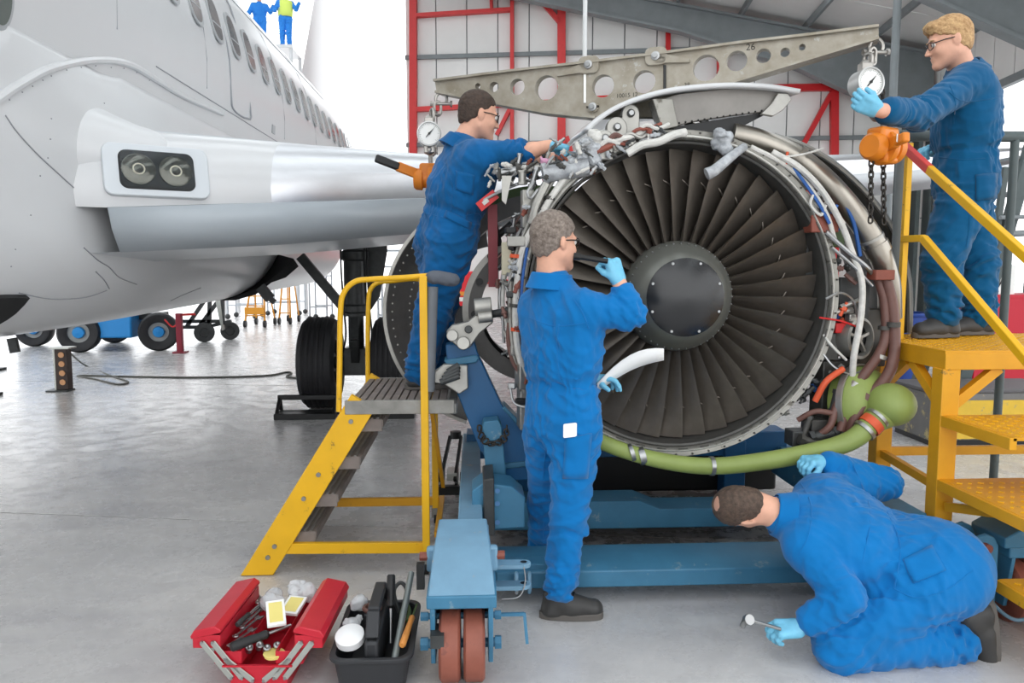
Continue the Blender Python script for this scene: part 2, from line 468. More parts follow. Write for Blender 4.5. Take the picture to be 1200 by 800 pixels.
# side wall, open below from the wide door
ws = MB().box((WX+.12, 13, 6.95), (.1, 25, 1.9), HM).build('wall_right', m_joint, smooth=0)
tag(ws, 'white side wall of the hangar above its open doorway', 'wall', kind='structure')
MB().box((WX+.12, 23.4, 3), (.1, 4.2, 6), HM).build('backing', m_joint, ws, smooth=0)
for k in range(24):
    y0 = 25.4-k*1.02
    MB().box((WX+.04, y0-.51, 6.97), (.05, .985, 1.85), HM).build('cladding_panel', m_panel, ws, smooth=0)
    if k < 4:
        for (za, zb) in ((.02, 2.98), (3.02, 5.96)):
            MB().box((WX+.04, y0-.51, (za+zb)/2), (.05, .985, zb-za), HM).build('cladding_panel', m_panel, ws, smooth=0)
MB().box((WX-.05, 13, 6.0), (.16, 25, .2), HM).build('lintel', m_gsteel, ws, smooth=0)
MB().box((WX-.1, 13, 7.85), (.25, 25, .3), HM).build('eave_beam', m_gsteel, ws, smooth=0)
# roof lining panels, added daylight panes, purlins and portal frames
ceil = MB().box((8.95, 13, roof_z(8.95)+.08), (.3, 25, .02), HM).build('ceiling', m_roof, smooth=0)
tag(ceil, 'white lined hangar roof with grey steel purlins', 'ceiling', kind='structure')
m_sky = bpy.data.materials.new('added_sky_glazing'); m_sky.use_nodes = True
nt = m_sky.node_tree; nt.nodes.clear()
tb_ = nt.nodes.new('ShaderNodeBsdfTransparent'); tb_.inputs[0].default_value = (.93, .95, .96, 1); ou = nt.nodes.new('ShaderNodeOutputMaterial')
gl_ = nt.nodes.new('ShaderNodeBsdfGlossy'); gl_.inputs['Roughness'].default_value = .2; mxs = nt.nodes.new('ShaderNodeMixShader'); mxs.inputs[0].default_value = .05
nt.links.new(tb_.outputs[0], mxs.inputs[1]); nt.links.new(gl_.outputs[0], mxs.inputs[2]); nt.links.new(mxs.outputs[0], ou.inputs[0])
xe = [10.0, 8.1, 6.2, 4.3, 2.4, .5, -1.4, -3.3, -5.2, -8.0, -10.5, -13, -15.5, -18, -20.5, -23]
for i in range(len(xe)-1):
    xa, xb = xe[i], xe[i+1]
    for j, (ya, yb) in enumerate(((25.5, 22.4), (22.4, 19.3), (19.3, 16.2), (16.2, 13.1), (13.1, 10), (10, 5), (5, 0), (0, -6))):
        sky_ = (i in (2, 4, 6, 8, 9, 11, 13)) and j > 0  # unseen glazed strips, added to let more daylight in
        e = .015
        vs_ = [hp(xa-e, ya-e, roof_z(xa)), hp(xb+e, ya-e, roof_z(xb)), hp(xb+e, yb+e, roof_z(xb)), hp(xa-e, yb+e, roof_z(xa))]
        vs_ += [v+Vector((0, 0, .06)) for v in vs_]
        MB().add(vs_, [(0, 1, 2, 3), (7, 6, 5, 4), (0, 4, 5, 1), (1, 5, 6, 2), (2, 6, 7, 3), (3, 7, 4, 0)]).build('added_sky_pane' if sky_ else 'roof_panel', m_sky if sky_ else m_roof, ceil, smooth=0)
for x in xe[1:9]:
    MB().bar(hp(x, -6, roof_z(x)-.12), hp(x, 25.4, roof_z(x)-.12), .09, .2).build('purlin', m_gsteel, ceil, smooth=0)
def portal(y):
    t = thing('portal_frame', 'grey steel portal rafter with deep haunch on a dark column', 'roof truss' if 0 else 'beam', hp(9.6, y, 0), kind='structure')
    T = HM @ Matrix.Translation((0, y, 0)) @ Matrix.Rotation(PI/2, 4, 'X')
    top = lambda x: roof_z(x)-.25
    web = [(9.9, top(9.9)), (2, top(2)), (-8, top(-8)), (-8, top(-8)-.6), (2.5, top(2.5)-.75), (6.0, top(6)-1.15), (9.25, top(9.25)-2.0), (9.9, top(9.9)-2.1)]
    MB().prism(web, .08, T).build('web', m_gsteel, t, smooth=0)
    for pts in ([web[0], web[1]], [web[1], web[2]], [web[3], web[4]], [web[4], web[5]], [web[5], web[6]]):
        a, b2 = [hp(p[0], y, p[1]) for p in pts]
        MB().bar(a, b2, .36, .07).build('flange', m_gsteel, t, smooth=0)
    MB().box((9.55, y, 3.1), (.12, .5, 6.2), HM).box((9.2, y, 3.1), (.06, .5, 6.2), HM).box((9.9, y, 3.1), (.06, .5, 6.2), HM).build('column', m_gdark, t, smooth=0)
    return t
for y in (24.6, 17.4, 10.2): portal(y)
p = at(1047, 100, 16)
dp = MB().cyl((p.x, p.y, 0), (p.x, p.y, 8.0), .08).build('pipe_post', m_gsteel)
tag(dp, 'slender grey vertical steel pipe running up to the roof', 'pipe')
MB().cyl((p.x, p.y, 0), (p.x, p.y, .04), .16).build('base_flange', m_gsteel, dp)
# ------------------------------------------------------------------ airliner
m_white = mat('white_aircraft_paint', (208, 209, 210), .28, noise=.04, nscale=1.2, coat=.3, spec=.5)
m_shade_p = mat('shaded_aircraft_paint', (176, 184, 190), .35, noise=.05, nscale=2, coat=.2)  # shade of the lower leading edge mixed into the paint colour
m_lgrey_p = mat('pale_grey_aircraft_paint', (206, 211, 215), .3, noise=.04, nscale=2, coat=.2)
m_polish = mat('polished_aluminium', (222, 223, 226), .34, metal=.9, noise=.08, nscale=2, stretch=(1, 6, 6))
m_seam = mat('panel_seam', (150, 152, 156), .6)
m_winrim = mat('window_surround', (168, 170, 172), .4)
m_winglass = mat('cabin_window', (104, 106, 108), .12, spec=.8, rgb2=(150, 142, 140), nscale=4)
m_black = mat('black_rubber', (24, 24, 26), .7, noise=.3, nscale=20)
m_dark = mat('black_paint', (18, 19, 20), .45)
m_tyre = mat('tyre_rubber', (34, 34, 37), .62, noise=.35, nscale=12, bump=.3, bscale=90)
m_gear = mat('landing_gear_grey', (70, 72, 72), .45, metal=.3, noise=.4, nscale=14)
m_steel = mat('bare_steel', (165, 166, 166), .32, metal=.9, noise=.2, nscale=10)
m_glass = mat('clear_glass', (70, 80, 84), .03, alpha=.14, spec=.9)
FX, FZ = -4.05, 3.22
air = thing('airliner', 'large white twin-engine airliner with oval windows and unpainted wing edge', 'airplane', (FX, 6, 0))
def fus_r(y):
    """(half width, half height, centre z) of the fuselage at Y"""
    if y < 13.5: return 1.88, 1.98, FZ
    t = (y-13.5)/11.0
    s = max(.06, 1-t**1.5*.97)
    return 1.88*s, 1.98*s, FZ+1.15*t**1.4
def fus_pt(y, a, off=0):
    w, h, z = fus_r(y)
    n = Vector((math.cos(a)/w, 0, math.sin(a)/h)).normalized()
    return Vector((FX+w*math.cos(a), y, z+h*math.sin(a)))+n*off
rows_ = []
for y in list(np.arange(-2.5, 13.5, .5))+list(np.arange(13.5, 24.4, .45)):
    rows_.append([fus_pt(y, 2*PI*k/72) for k in range(72)])
mb = MB().grid(rows_, closed=True)
mb.f.append(tuple(len(mb.v)-72+k for k in range(72))); mb.f.append(tuple(range(71, -1, -1)))
mb.build('fuselage', m_white, air, smooth=60)
# wing-to-body fairing as one smooth swollen body
def fairing(P):
    y = P[..., 1]
    sx = np.clip((y-1.0)/4.6, 0, 1); sx = sx*sx*(3-2*sx)
    hw = 1.3+.72*sx; zc = np.clip(1.985+.014*(y-4.0), 1.9, 2.15)
    qx = np.abs(P[..., 0]-FX)-(hw-.62); qy = np.abs(y-6.9)-(6.0-.9); qz = np.abs(P[..., 2]-zc)-.20
    q = np.stack([np.maximum(qx, 0)/1.0, np.maximum(qy, 0)*.6, np.maximum(qz, 0)], -1)
    return np.sqrt((q*q).sum(-1))+np.minimum(np.maximum(qx, qz), 0)-.62
fair_p = dict(t='f', f=fairing, k=.02, lo=np.array([FX-2.3, .2, 1.1]), hi=np.array([FX+2.3, 13.4, 2.95]))
def fuscyl(P): return np.sqrt(((P[..., 0]-FX)/1.88)**2+((P[..., 2]-FZ)/1.98)**2)*1.9-1.9+.015
fus_p = dict(t='f', f=fuscyl, k=.45, lo=np.array([FX-2, .6, 1.2]), hi=np.array([FX+2, 13, 3.0]))
me = sdf_mesh([fair_p, fus_p], .06, 'wing_body_fairing', cut=lambda P: np.maximum(P[..., 2]-2.72, np.maximum(.9-P[..., 1], P[..., 1]-12.7)))
link(me, 'wing_body_fairing', m_white, air)
# wing: stations (X, leading edge Y, chord, upper z, crease z, lower z)
ST = [(-2.55, 4.12, 6.9, 2.40, 1.90, 1.62), (-2.02, 4.40, 6.5, 2.40, 1.90, 1.66), (-1.45, 4.76, 6.1, 2.40, 1.95, 1.70), (-1.25, 4.89, 6.0, 2.40, 1.965, 1.715),
      (-.3, 5.48, 5.3, 2.40, 2.05, 1.82), (2.3, 7.0, 4.2, 2.58, 2.32, 2.12), (5.5, 8.8, 3.2, 2.92, 2.70, 2.55), (9.0, 10.7, 2.4, 3.30, 3.14, 3.02)]
def sect(s):
    X, Y, c, zu, zc, zl = s; h = zu-zc
    up = [(c, .5*(zu+zl)), (c*.6, zu+.06), (c*.3, zu+.08), (.75, zu+.04), (.42, zu-.005)]
    nose = [(.30, zu-.03), (.18, zu-.08), (.09, zu-.16), (.035, zu-.26), (.0, zu-.40*1 if h > .42 else zu-h*.8), (.02, zc)]
    nose = [(a*min(1, h/.45), zu-(zu-b) * (h/.5)) if b != zc else (a, b) for a, b in nose]
    flap = [(.02, zc), (.06, (zc+zl)/2), (.14, zl)]
    low = [(.14, zl), (.8, zl-.05), (c*.4, zl+.02), (c, .5*(zu+zl)-.03)]
    g = lambda L: [Vector((X, Y+a, b)) for a, b in L]
    return g(up), g(nose), g(flap), g(low)
S_ = [sect(s) for s in ST]
MB().grid([s[0]+s[1][:1] for s in S_]).build('wing_upper_skin', m_lgrey_p, air)
MB().grid([s[3] for s in S_]).build('wing_lower_skin', m_lgrey_p, air)
MB().grid([s[1] for s in S_[:4]]).build('leading_edge_glove', m_white, air)
MB().grid([s[1] for s in S_[3:]]).build('leading_edge_slat', m_polish, air)
MB().grid([[p+Vector((0, -.012, 0)) for p in s[2]] for s in S_[1:5]]).build('krueger_flap', m_shade_p, air, solid=.02)
MB().grid([s[2] for s in S_[4:]]).build('leading_edge_lower_panel', m_lgrey_p, air, solid=.02)
MB().add(S_[-1][0]+S_[-1][1]+S_[-1][2]+S_[-1][3], [tuple(range(len(S_[-1][0]+S_[-1][1]+S_[-1][2]+S_[-1][3])))]).build('wing_tip', m_lgrey_p, air)
# fillet between glove and body
fl_ = [rcone((-2.6, 4.5, 2.24), (-1.95, 4.72, 2.20), .42, .19, k=.1), rcone((-2.7, 4.9, 2.3), (-2.1, 5.5, 2.2), .5, .25, k=.25)]
link(sdf_mesh(fl_, .03, 'root_fillet'), 'root_fillet', m_white, air)
# landing light window in the glove
C0 = Vector((-1.80, 4.555, 2.115)); Mx = frame(C0, (.845, .534, 0), (-.10, .2, 1))
ll = MB().prism(rrect(.56, .30, .05), .06, Mx @ Matrix.Translation((0, 0, -.02))).build('light_panel', m_lgrey_p, air, bevel=.006)
MB().prism(rrect(.40, .225, .045), .006, Mx @ Matrix.Translation((0, 0, .010))).build('lens_frame', m_dark, air, bevel=.004)
for sx in (-.10, .095):
    Ml = Mx @ Matrix.Translation((sx, 0, .006))
    lamp = MB().lathe([(.0, .022), (.03, .021), (.055, .018), (.075, .013), (.084, .010), (.086, .014), (.09, .014), (.092, .0)], Ml, 24).build('landing_lamp', mat('lamp_reflector', (120, 120, 112), .1, metal=1, noise=.3, nscale=30), air)
    MB().lathe([(.026, .0225), (.030, .024), (.034, .0215)], Ml, 12).build('bulb', mat('lamp_bulb', (240, 236, 214), .2), lamp)
MB().prism(rrect(.385, .21, .04), .004, Mx @ Matrix.Translation((0, 0, .032))).build('lens', m_glass, air)
# cabin windows
def oval(w, h, n=26, p=2.5):
    out = []
    for k in range(n):
        a = 2*PI*k/n; c, s = math.cos(a), math.sin(a)
        out.append((w/2*math.copysign(abs(c)**(2/p), c), h/2*math.copysign(abs(s)**(2/p), s)))
    return out
wa = math.asin((3.69-FZ)/1.98)
def surf_frame(y, a, off):
    p = fus_pt(y, a, off); n = (fus_pt(y, a, .1)-fus_pt(y, a, 0)).normalized(); y2 = (fus_pt(y+.01, a)-fus_pt(y, a)).normalized()
    return frame(p, y2, n.cross(y2))
for k in range(-2, 22):
    y = 5.97+.508*k
    M = surf_frame(y, wa, .004)
    r = MB().prism(oval(.29, .42), .012, M).build('window_surround', m_winrim, air, smooth=30)
    MB().prism(oval(.235, .36), .012, M @ Matrix.Translation((0, 0, .003))).build('window_pane', m_winglass, r, smooth=30)
    MB().box((0, -.05, .010), (.22, .012, .004), M).build('window_blind_edge', m_winrim, r, smooth=0)
M = surf_frame(3.0, math.asin((2.80-FZ)/1.98), .004)
wl = at(41, 8, 3.9)
ang = math.asin((wl.z-FZ)/1.98)
M = surf_frame(3.86, ang, .006)
r = MB().prism(oval(.17, .24, p=2.2), .014, M).build('inspection_light', m_winrim, air)
MB().prism(oval(.125, .19, p=2.2), .014, M @ Matrix.Translation((0, 0, .004))).build('light_glass', mat('grey_green_glass', (96, 104, 100), .15), r)
# overwing exit outline, seams, small placard
def seam(pts, name='skin_seam', r=.006, m=m_seam):
    MB().tube(pts, r, 6).build(name, m, air)
pts = []
for (dy, dz) in [(-.27, .62), (-.3, 0), (-.3, -.45), (-.2, -.56), (.2, -.56), (.3, -.45), (.3, .4), (.27, .66)]:
    z = 3.55+dz; pts.append(fus_pt(7.52+dy, math.asin((z-FZ)/1.98), .002))
seam(spline(pts, 4)+[pts[0]], 'exit_outline', .009)
for z, y0, y1 in ((2.95, 5.6, 13.4), (4.3, 3, 13.4)):
    a = math.asin((z-FZ)/1.98); seam([fus_pt(y, a, .001) for y in np.arange(y0, y1, .6)], r=.004)
for y in (5.0, 6.6, 9.2, 11.0):
    seam([fus_pt(y, a, .001) for a in np.arange(-.1, 1.2, .12)], r=.003)
M = surf_frame(8.7, math.asin((3.05-FZ)/1.98), .004); MB().box((0, 0, 0), (.12, .09, .006), M).build('static_placard', m_winrim, air)
# arched edge of the fairing on the body side
from mathutils.bvhtree import BVHTree
def bvh(o):
    me_ = o.data; return BVHTree.FromPolygons([v.co for v in me_.vertices], [tuple(p.vertices) for p in me_.polygons])
BV = [bvh(o) for o in air.children if o.name in ('fuselage', 'wing_body_fairing')]
def onskin(px, py, off=0):
    d = (FW + RT*((px-600)/FPX) + UP*((400-py)/FPX)).normalized(); hit = None
    for t_ in BV:
        loc, nn, i, dist = t_.ray_cast(CAM, d)
        if loc is not None and (hit is None or dist < hit[1]): hit = (loc, dist, nn)
    if hit is None: return None
    n2 = hit[2] if hit[2].dot(d) < 0 else -hit[2]
    return hit[0]+n2*off
arch = [q for q in (onskin(px, py, .006) for px, py in [(-30, 135), (0, 113), (25, 97), (60, 80), (110, 70), (150, 75), (185, 95), (215, 113), (260, 133)]) if q]
MB().tube(spline(arch, 5), .022, 8).build('fairing_edge_seal', m_white, air)
# row of fasteners below the seal
for k_, (px, py) in enumerate([(11, 117), (26, 108), (38, 101), (50, 94), (60, 89), (78, 82), (95, 79), (112, 77), (130, 79), (145, 80), (160, 85), (175, 94), (187, 100), (200, 108), (208, 112), (60, 139), (59, 163), (56, 185), (36, 252), (18, 292), (47, 206), (122, 121), (13, 312)]):
    q = onskin(px, py, .001)
    if q: MB().sphere(q, .004, 6, 4).build('fastener', m_seam, air)
for line in ([(6, 135), (20, 155), (45, 182), (70, 205), (92, 225)], [(22, 343), (60, 350), (100, 348), (125, 340)], [(112, 318), (122, 328), (128, 338)], [(200, 352), (215, 345), (235, 337)], [(98, 290), (115, 305), (128, 313), (140, 325), (160, 333)]):
    P_ = [onskin(px, py, .0015) for px, py in line]
    if all(P_): seam(spline(P_, 4), r=.0035)
# ram air inlet and belly door edge
inl = [(-14, 346), (8, 345), (20, 345), (30, 345.5), (24, 353), (14, 363), (4, 370), (-14, 380)]
inlet = [onskin(px, py, .03) or at(px, py, 3.5) for px, py in inl]; inb = [onskin(px, py, -.06) or at(px, py, 3.55) for px, py in inl]
MB().add(inlet+inb, [tuple(range(8)), tuple(range(15, 7, -1))]+[(i, (i+1) % 8, 8+(i+1) % 8, 8+i) for i in range(8)]).build('air_inlet', m_dark, air)
# tail fin
fin = []
for z, y0, y1, t in ((4.2, 15.0, 24.2, .34), (5.0, 17.2, 24.4, .32), (5.6, 18.6, 24.6, .3), (11.0, 22.8, 26.4, .16)):
    fin.append([Vector((FX+t/2*math.sin(PI*s)**.7*sg, y0+(y1-y0)*s, z)) for s, sg in [(0, 1), (.05, 1), (.2, 1), (.5, 1), (.8, 1), (1, 1), (.8, -1), (.5, -1), (.2, -1), (.05, -1)]])
mb = MB().grid(fin, closed=True); mb.f.append(tuple(range(30, 40))); mb.build('tail_fin', m_white, air)
# main landing gear
GY = 8.55; gx = -1.30
def gp(px, py, dy=0): return at(px, py, GY+dy)
strut = MB().cyl((gx, GY, 2.3), (gx, GY, 1.02), .125).cyl((gx, GY, 1.05), (gx, GY, .45), .085).lathe([(.125, 0), (.15, .02), (.15, .10), (.125, .12)], Matrix.Translation((gx, GY, 1.62)), 20)
strut.lathe([(.125, 0), (.145, .02), (.145, .08), (.125, .1)], Matrix.Translation((gx, GY, 1.05)), 20)
so = strut.build('main_gear_strut', m_gear, air)
MB().cyl((gx-.62, GY, .5), (gx+.62, GY, .5), .07).box((gx, GY, .52), (.26, .24, .3)).build('axle', m_gear, air, bevel=.01)
MB().bar(gp(352, 300), gp(409, 368), .1, .07, up=(0, 1, 0)).build('side_brace', m_gear, air)
MB().bar((gx, GY-.12, 1.0), (gx+.02, GY-.3, .78), .09, .04).bar((gx+.02, GY-.3, .78), (gx, GY-.12, .52), .09, .04).build('torque_link', m_gear, air, bevel=.006)
for k in range(3):
    x = gx+(-.13, .12, .15)[k]
    MB().tube(spline([(x, GY-.05, 2.2), (x, GY-.13, 1.6), (x*.985, GY-.12, 1.1), (x+.04, GY-.16, .8), (x*1.02, GY-.1, .55)], 5), .011, 6).build('brake_hose', m_black, air)
MB().prism([(0, 0), (.25, .0), (.25, -.25), (.16, -.75), (.06, -.9), (.02, -.5)], .03, frame((gx+.10, GY+.05, 1.98), (1, 0, 0), (0, 0, 1))).build('gear_door', m_gear, air)
def wheel(cx, cy, cz, R, w, name='wheel', parent=None, hubm=None, tread=5):
    M = zframe((cx, cy, cz), (1, 0, 0)); hw = w/2
    prof = [(R*.52, -hw*.8), (R*.62, -hw*.98), (R*.8, -hw), (R*.92, -hw*.88), (R*.985, -hw*.62)]
    for g in range(tread):
        a = -hw*.55+g*hw*1.1/(tread-1) if tread > 1 else 0
        prof += [(R, a-hw*.1), (R*.985, a-hw*.04), (R*.985, a+hw*.02), (R, a+hw*.06)]
    prof += [(R*.985, hw*.66), (R*.92, hw*.88), (R*.8, hw), (R*.62, hw*.98), (R*.52, hw*.8)]
    o = MB().lathe(prof, M, 40).build(name, m_tyre, parent, smooth=25)
    for s in (-1, 1):
        MB().lathe([(R*.54, hw*.85), (R*.5, hw*.8), (R*.46, hw*.5), (R*.25, hw*.45), (R*.2, hw*.75), (0, hw*.75)], M @ Matrix.Diagonal((1, 1, s, 1)), 24).build('hub', hubm or m_gear, o)
    return o
wheel(gx-.39, GY, .505, .505, .39, 'main_wheel', air)
wheel(gx+.39, GY, .505, .505, .39, 'main_wheel', air)
# dark gear-bay edge under the fairing and a small drain mast
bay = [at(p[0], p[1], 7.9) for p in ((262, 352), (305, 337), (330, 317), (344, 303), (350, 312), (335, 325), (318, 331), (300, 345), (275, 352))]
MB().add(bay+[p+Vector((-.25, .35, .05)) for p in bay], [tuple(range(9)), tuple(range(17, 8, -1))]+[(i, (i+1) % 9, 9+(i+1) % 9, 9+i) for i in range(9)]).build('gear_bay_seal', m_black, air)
MB().bar(at(305, 336, 7.8), at(317, 350, 7.8), .05, .1).bar(at(317, 350, 7.8), at(322, 354, 7.8), .05, .05).build('drain_mast', m_gear, air)
MB().bar(at(14, 396, 4.6), at(18, 413, 4.6), .05, .025).build('drain_mast', m_gear, air)
# wheel chocks
for i, (xa, xb) in enumerate(((-2.05, -1.43), (-1.02, -.62))):
    t = thing('wheel_chock', ['black angle-iron wheel chock beneath the outer main tyre', 'black angle-iron wheel chock beneath the tyre beside the yellow steps'][i], 'chock', ((xa+xb)/2, GY-.5, 0))
    MB().box(((xa+xb)/2, GY-.62, .03), (xb-xa, .16, .06)).box(((xa+xb)/2, GY-.45, .03), (xb-xa, .05, .05)).build('base', m_dark, t, bevel=.004)
    MB().box(((xa+xb)/2, GY-.5, .20), (xb-xa, .05, .05)).build('top_bar', m_dark, t, bevel=.004)
    for x in (xa+.02, xb-.02):
        MB().bar((x, GY-.66, .05), (x, GY-.5, .2), .03, .03).bar((x, GY-.45, .05), (x, GY-.5, .2), .03, .03).build('end_bracket', m_dark, t)
# ------------------------------------------------------------------ turbofan engine
EX, EY, EZ = 1.01, 3.73, 1.43
m_case = mat('fan_case_metal', (150, 148, 141), .42, metal=.55, noise=.25, nscale=9, wear=(92, 88, 80), wear_amt=.42, wscale=14)
m_case_d = mat('dark_case_liner', (82, 81, 78), .5, metal=.4, noise=.3, nscale=12)
m_white_strip = mat('white_sealant', (214, 213, 206), .6, noise=.12, nscale=20)
m_blade = mat('fan_blade_titanium', (106, 99, 91), .42, metal=.6, noise=.28, nscale=10, bump=.04, bscale=40)
m_spin = mat('spinner_grey', (112, 113, 107), .34, metal=.45, noise=.08, nscale=6)
m_cap = mat('spinner_cap_black', (34, 35, 37), .26, noise=.2, nscale=5, spec=.6)
m_alu = mat('dull_aluminium', (168, 166, 160), .4, metal=.7, noise=.2, nscale=12)
m_pipe = mat('stainless_duct', (166, 160, 150), .3, metal=.9, noise=.2, nscale=7)
m_brown = mat('brown_sleeved_hose', (112, 78, 70), .45, noise=.3, nscale=10)
m_green = mat('green_primer', (140, 156, 84), .45, noise=.15, nscale=7)
m_dgreen = mat('dark_green_primer', (72, 92, 52), .55, noise=.4, nscale=9)
m_orange_band = mat('orange_clamp_band', (206, 84, 48), .5)
m_wrap = mat('white_wrapped_loom', (214, 212, 206), .6, noise=.25, nscale=30)
m_plastic = mat('clear_plastic_wrap', (196, 200, 204), .15, noise=.5, nscale=24, alpha=.85, spec=.8, bump=.5, bscale=30)
m_rust = mat('brown_bracket', (134, 72, 58), .55, noise=.2)
m_blackhose = mat('black_hose', (30, 30, 31), .5)
m_bluew = mat('blue_wire', (44, 92, 160), .5)
m_ptred = mat('red_fitting', (196, 40, 40), .45)
V_ = Vector
eng = thing('turbofan_engine', 'uncowled jet engine with dark fan blades and a black spinner cap', 'engine', (EX, EY+.4, 0))
ES = 1.035
ME = Matrix(((ES, 0, 0, EX), (0, 0, -1, EY), (0, ES, 0, EZ), (0, 0, 0, 1)))
def ering(prof, name, m, n=96, parent=eng, a0=0, a1=2*PI, closed=False, **k): return MB().lathe(prof, ME, n, a0, a1, closed).build(name, m, parent, **k)
ering([(.705, -.70), (.705, -.03), (.712, -.005), (.722, 0), (.722, -.70)], 'fan_duct_liner', m_case_d, closed=True)
fc = ering([(.728, -.62), (.728, .0), (.738, .014), (.742, .014), (.746, 0), (.750, -.012), (.752, .0), (.772, .004), (.776, -.004), (.776, -.03), (.757, -.034), (.757, -.25), (.772, -.255), (.772, -.275), (.757, -.28), (.757, -.60), (.775, -.61), (.775, -.64), (.728, -.64)], 'fan_case', m_case, closed=True)
ering([(.7425, .0145), (.7505, .0035), (.748, .003), (.741, .0135)], 'sealant_bead', m_white_strip, closed=True)
bolt = MB().lathe([(.0, .008), (.0035, .008), (.005, .006), (.005, 0)], Matrix.Identity(4), 8).mesh('bolt')
def ring_of(me, R, h, n, name, m, parent, off=0, skip=()):
    for k in range(n):
        if k in skip: continue
        a = 2*PI*(k+off)/n; R_ = R*ES
        o = link(me, name, m, parent, local=True)
        o.location = (R_*math.cos(a), EY-h-eng.location.y, EZ+R_*math.sin(a))
        o.rotation_euler = (PI/2, 0, 0)
        # radial orientation about the engine axis
        o.rotation_euler = (Matrix.Rotation(-a, 4, 'Y') @ Matrix.Rotation(PI/2, 4, 'X')).to_euler()
ring_of(bolt, .763, .004, 60, 'bolt', m_case_d, eng)
slot = MB().box((0, 0, 0), (.006, .045, .004)).mesh('slot')
ring_of(slot, .734, .0125, 44, 'flange_slot', m_case_d, eng, off=.3)
# fan blades
def blade_mesh():
    rows_ = []; nr = 13; nc = 9
    for i in range(nr):
        t = i/(nr-1); r = .245+(.698-.245)*t
        c = .16+.085*t**1.2-.015*t**6; st = math.radians(30+36*t**.85); th = .014*(1-t)+.004
        ring = []
        for side in (1, -1):
            for j in range(nc):
                s = -1+2*j/(nc-1) if side > 0 else 1-2*j/(nc-1)
                if side < 0 and j in (0, nc-1): continue
                camber = .018*(1-s*s)*(1-t*.55)
                tt = th*math.sqrt(max(0, 1-s*s))*side
                ax = s*c/2; tg = camber+tt
                # rotate by stagger: axial->tangential
                axial = ax*math.cos(st)-tg*math.sin(st); tang = ax*math.sin(st)+tg*math.cos(st)
                ring.append((r*math.cos(tang/r), r*math.sin(tang/r), axial))
        rows_.append(ring)
    mb = MB().grid(rows_, closed=True); m = len(rows_[0])
    mb.f.append(tuple(range(len(mb.v)-m, len(mb.v))))
    return mb.mesh('fan_blade', 50)
def snub_mesh():
    mb = MB(); r = .545
    for sg in (1, -1):
        mb.prism([(-.012, 0), (.012, 0), (.008, .036*sg), (-.008, .036*sg)], .005, Matrix.Translation((r, 0, 0)) @ Matrix.Rotation(PI/2, 4, 'Y') @ Matrix.Rotation(.6, 4, 'X'))
    return mb.mesh('snubber', 30)
bm_, sn_ = blade_mesh(), snub_mesh()
NB = 38
for k in range(NB):
    a = 2*PI*k/NB
    o = link(bm_, 'fan_blade', m_blade, eng, local=True)
    o.matrix_basis = Matrix.Translation((0, EY+.115-eng.location.y, EZ)) @ Matrix.Rotation(-a, 4, 'Y') @ Matrix.Rotation(PI/2, 4, 'X') @ Matrix.Diagonal((ES, ES, 1, 1))
    s = link(sn_, 'snubber', m_blade, o, local=True)
# spinner
ering([(.262, -.24), (.264, -.05), (.258, -.015), (.246, .012), (.215, .06), (.183, .105), (.178, .108)], 'spinner', m_spin, 64)
ering([(.183, .098), (.181, .110), (.172, .116), (.12, .136), (.06, .152), (.02, .158), (.0, .159)], 'spinner_cap', m_cap, 64)
scr = MB().lathe([(0, .004), (.006, .004), (.008, .001), (.008, -.002)], Matrix.Identity(4), 10).mesh('screw')
ring_of(scr, .168, .117, 8, 'cap_screw', m_steel, eng, off=.5)
riv = MB().lathe([(0, .003), (.0025, .002), (.004, 0), (.004, -.004)], Matrix.Identity(4), 8).mesh('rivet')
ring_of(riv, .25, .012, 44, 'rivet', m_steel, eng)
# outlet vanes and core behind the fan
vane = MB()
rows_ = []
for r in (.33, .45, .58, .71):
    rows_.append([(r, .010*math.sin(PI*s)+.03*s, -.09+.18*s) for s in (0, .25, .5, .75, 1)]+[(r, .010*math.sin(PI*s)*.2+.03*s-.003, -.09+.18*s) for s in (.75, .5, .25)])
vane.grid(rows_, closed=True); vm = vane.mesh('outlet_vane')
m_vane = mat('vane_aluminium', (120, 120, 116), .4, metal=.6)
for k in range(34):
    a = 2*PI*k/34
    o = link(vm, 'outlet_vane', m_vane, eng, local=True)
    o.matrix_basis = Matrix.Translation((0, EY+.52-eng.location.y, EZ)) @ Matrix.Rotation(-a, 4, 'Y') @ Matrix.Rotation(PI/2, 4, 'X')
ering([(.26, -.26), (.30, -.34), (.34, -.46), (.345, -.8), (.30, -1.2), (.28, -2.0), (.20, -2.3), (.0, -2.5)], 'core_case', m_case_d, 48)
def pipe(pts, r, name, m, n=10, sub=6, parent=eng):
    return MB().tube(spline([at(*p) for p in pts], sub), r, n).build(name, m, parent)
def band(px, py, Y, d, r, w, m, name='clamp', parent=eng):
    M = zframe(at(px, py, Y), d)
    return MB().lathe([(r*.9, -w/2), (r*1.12, -w/2), (r*1.12, w/2), (r*.9, w/2)], M, 18).build(name, m, parent)
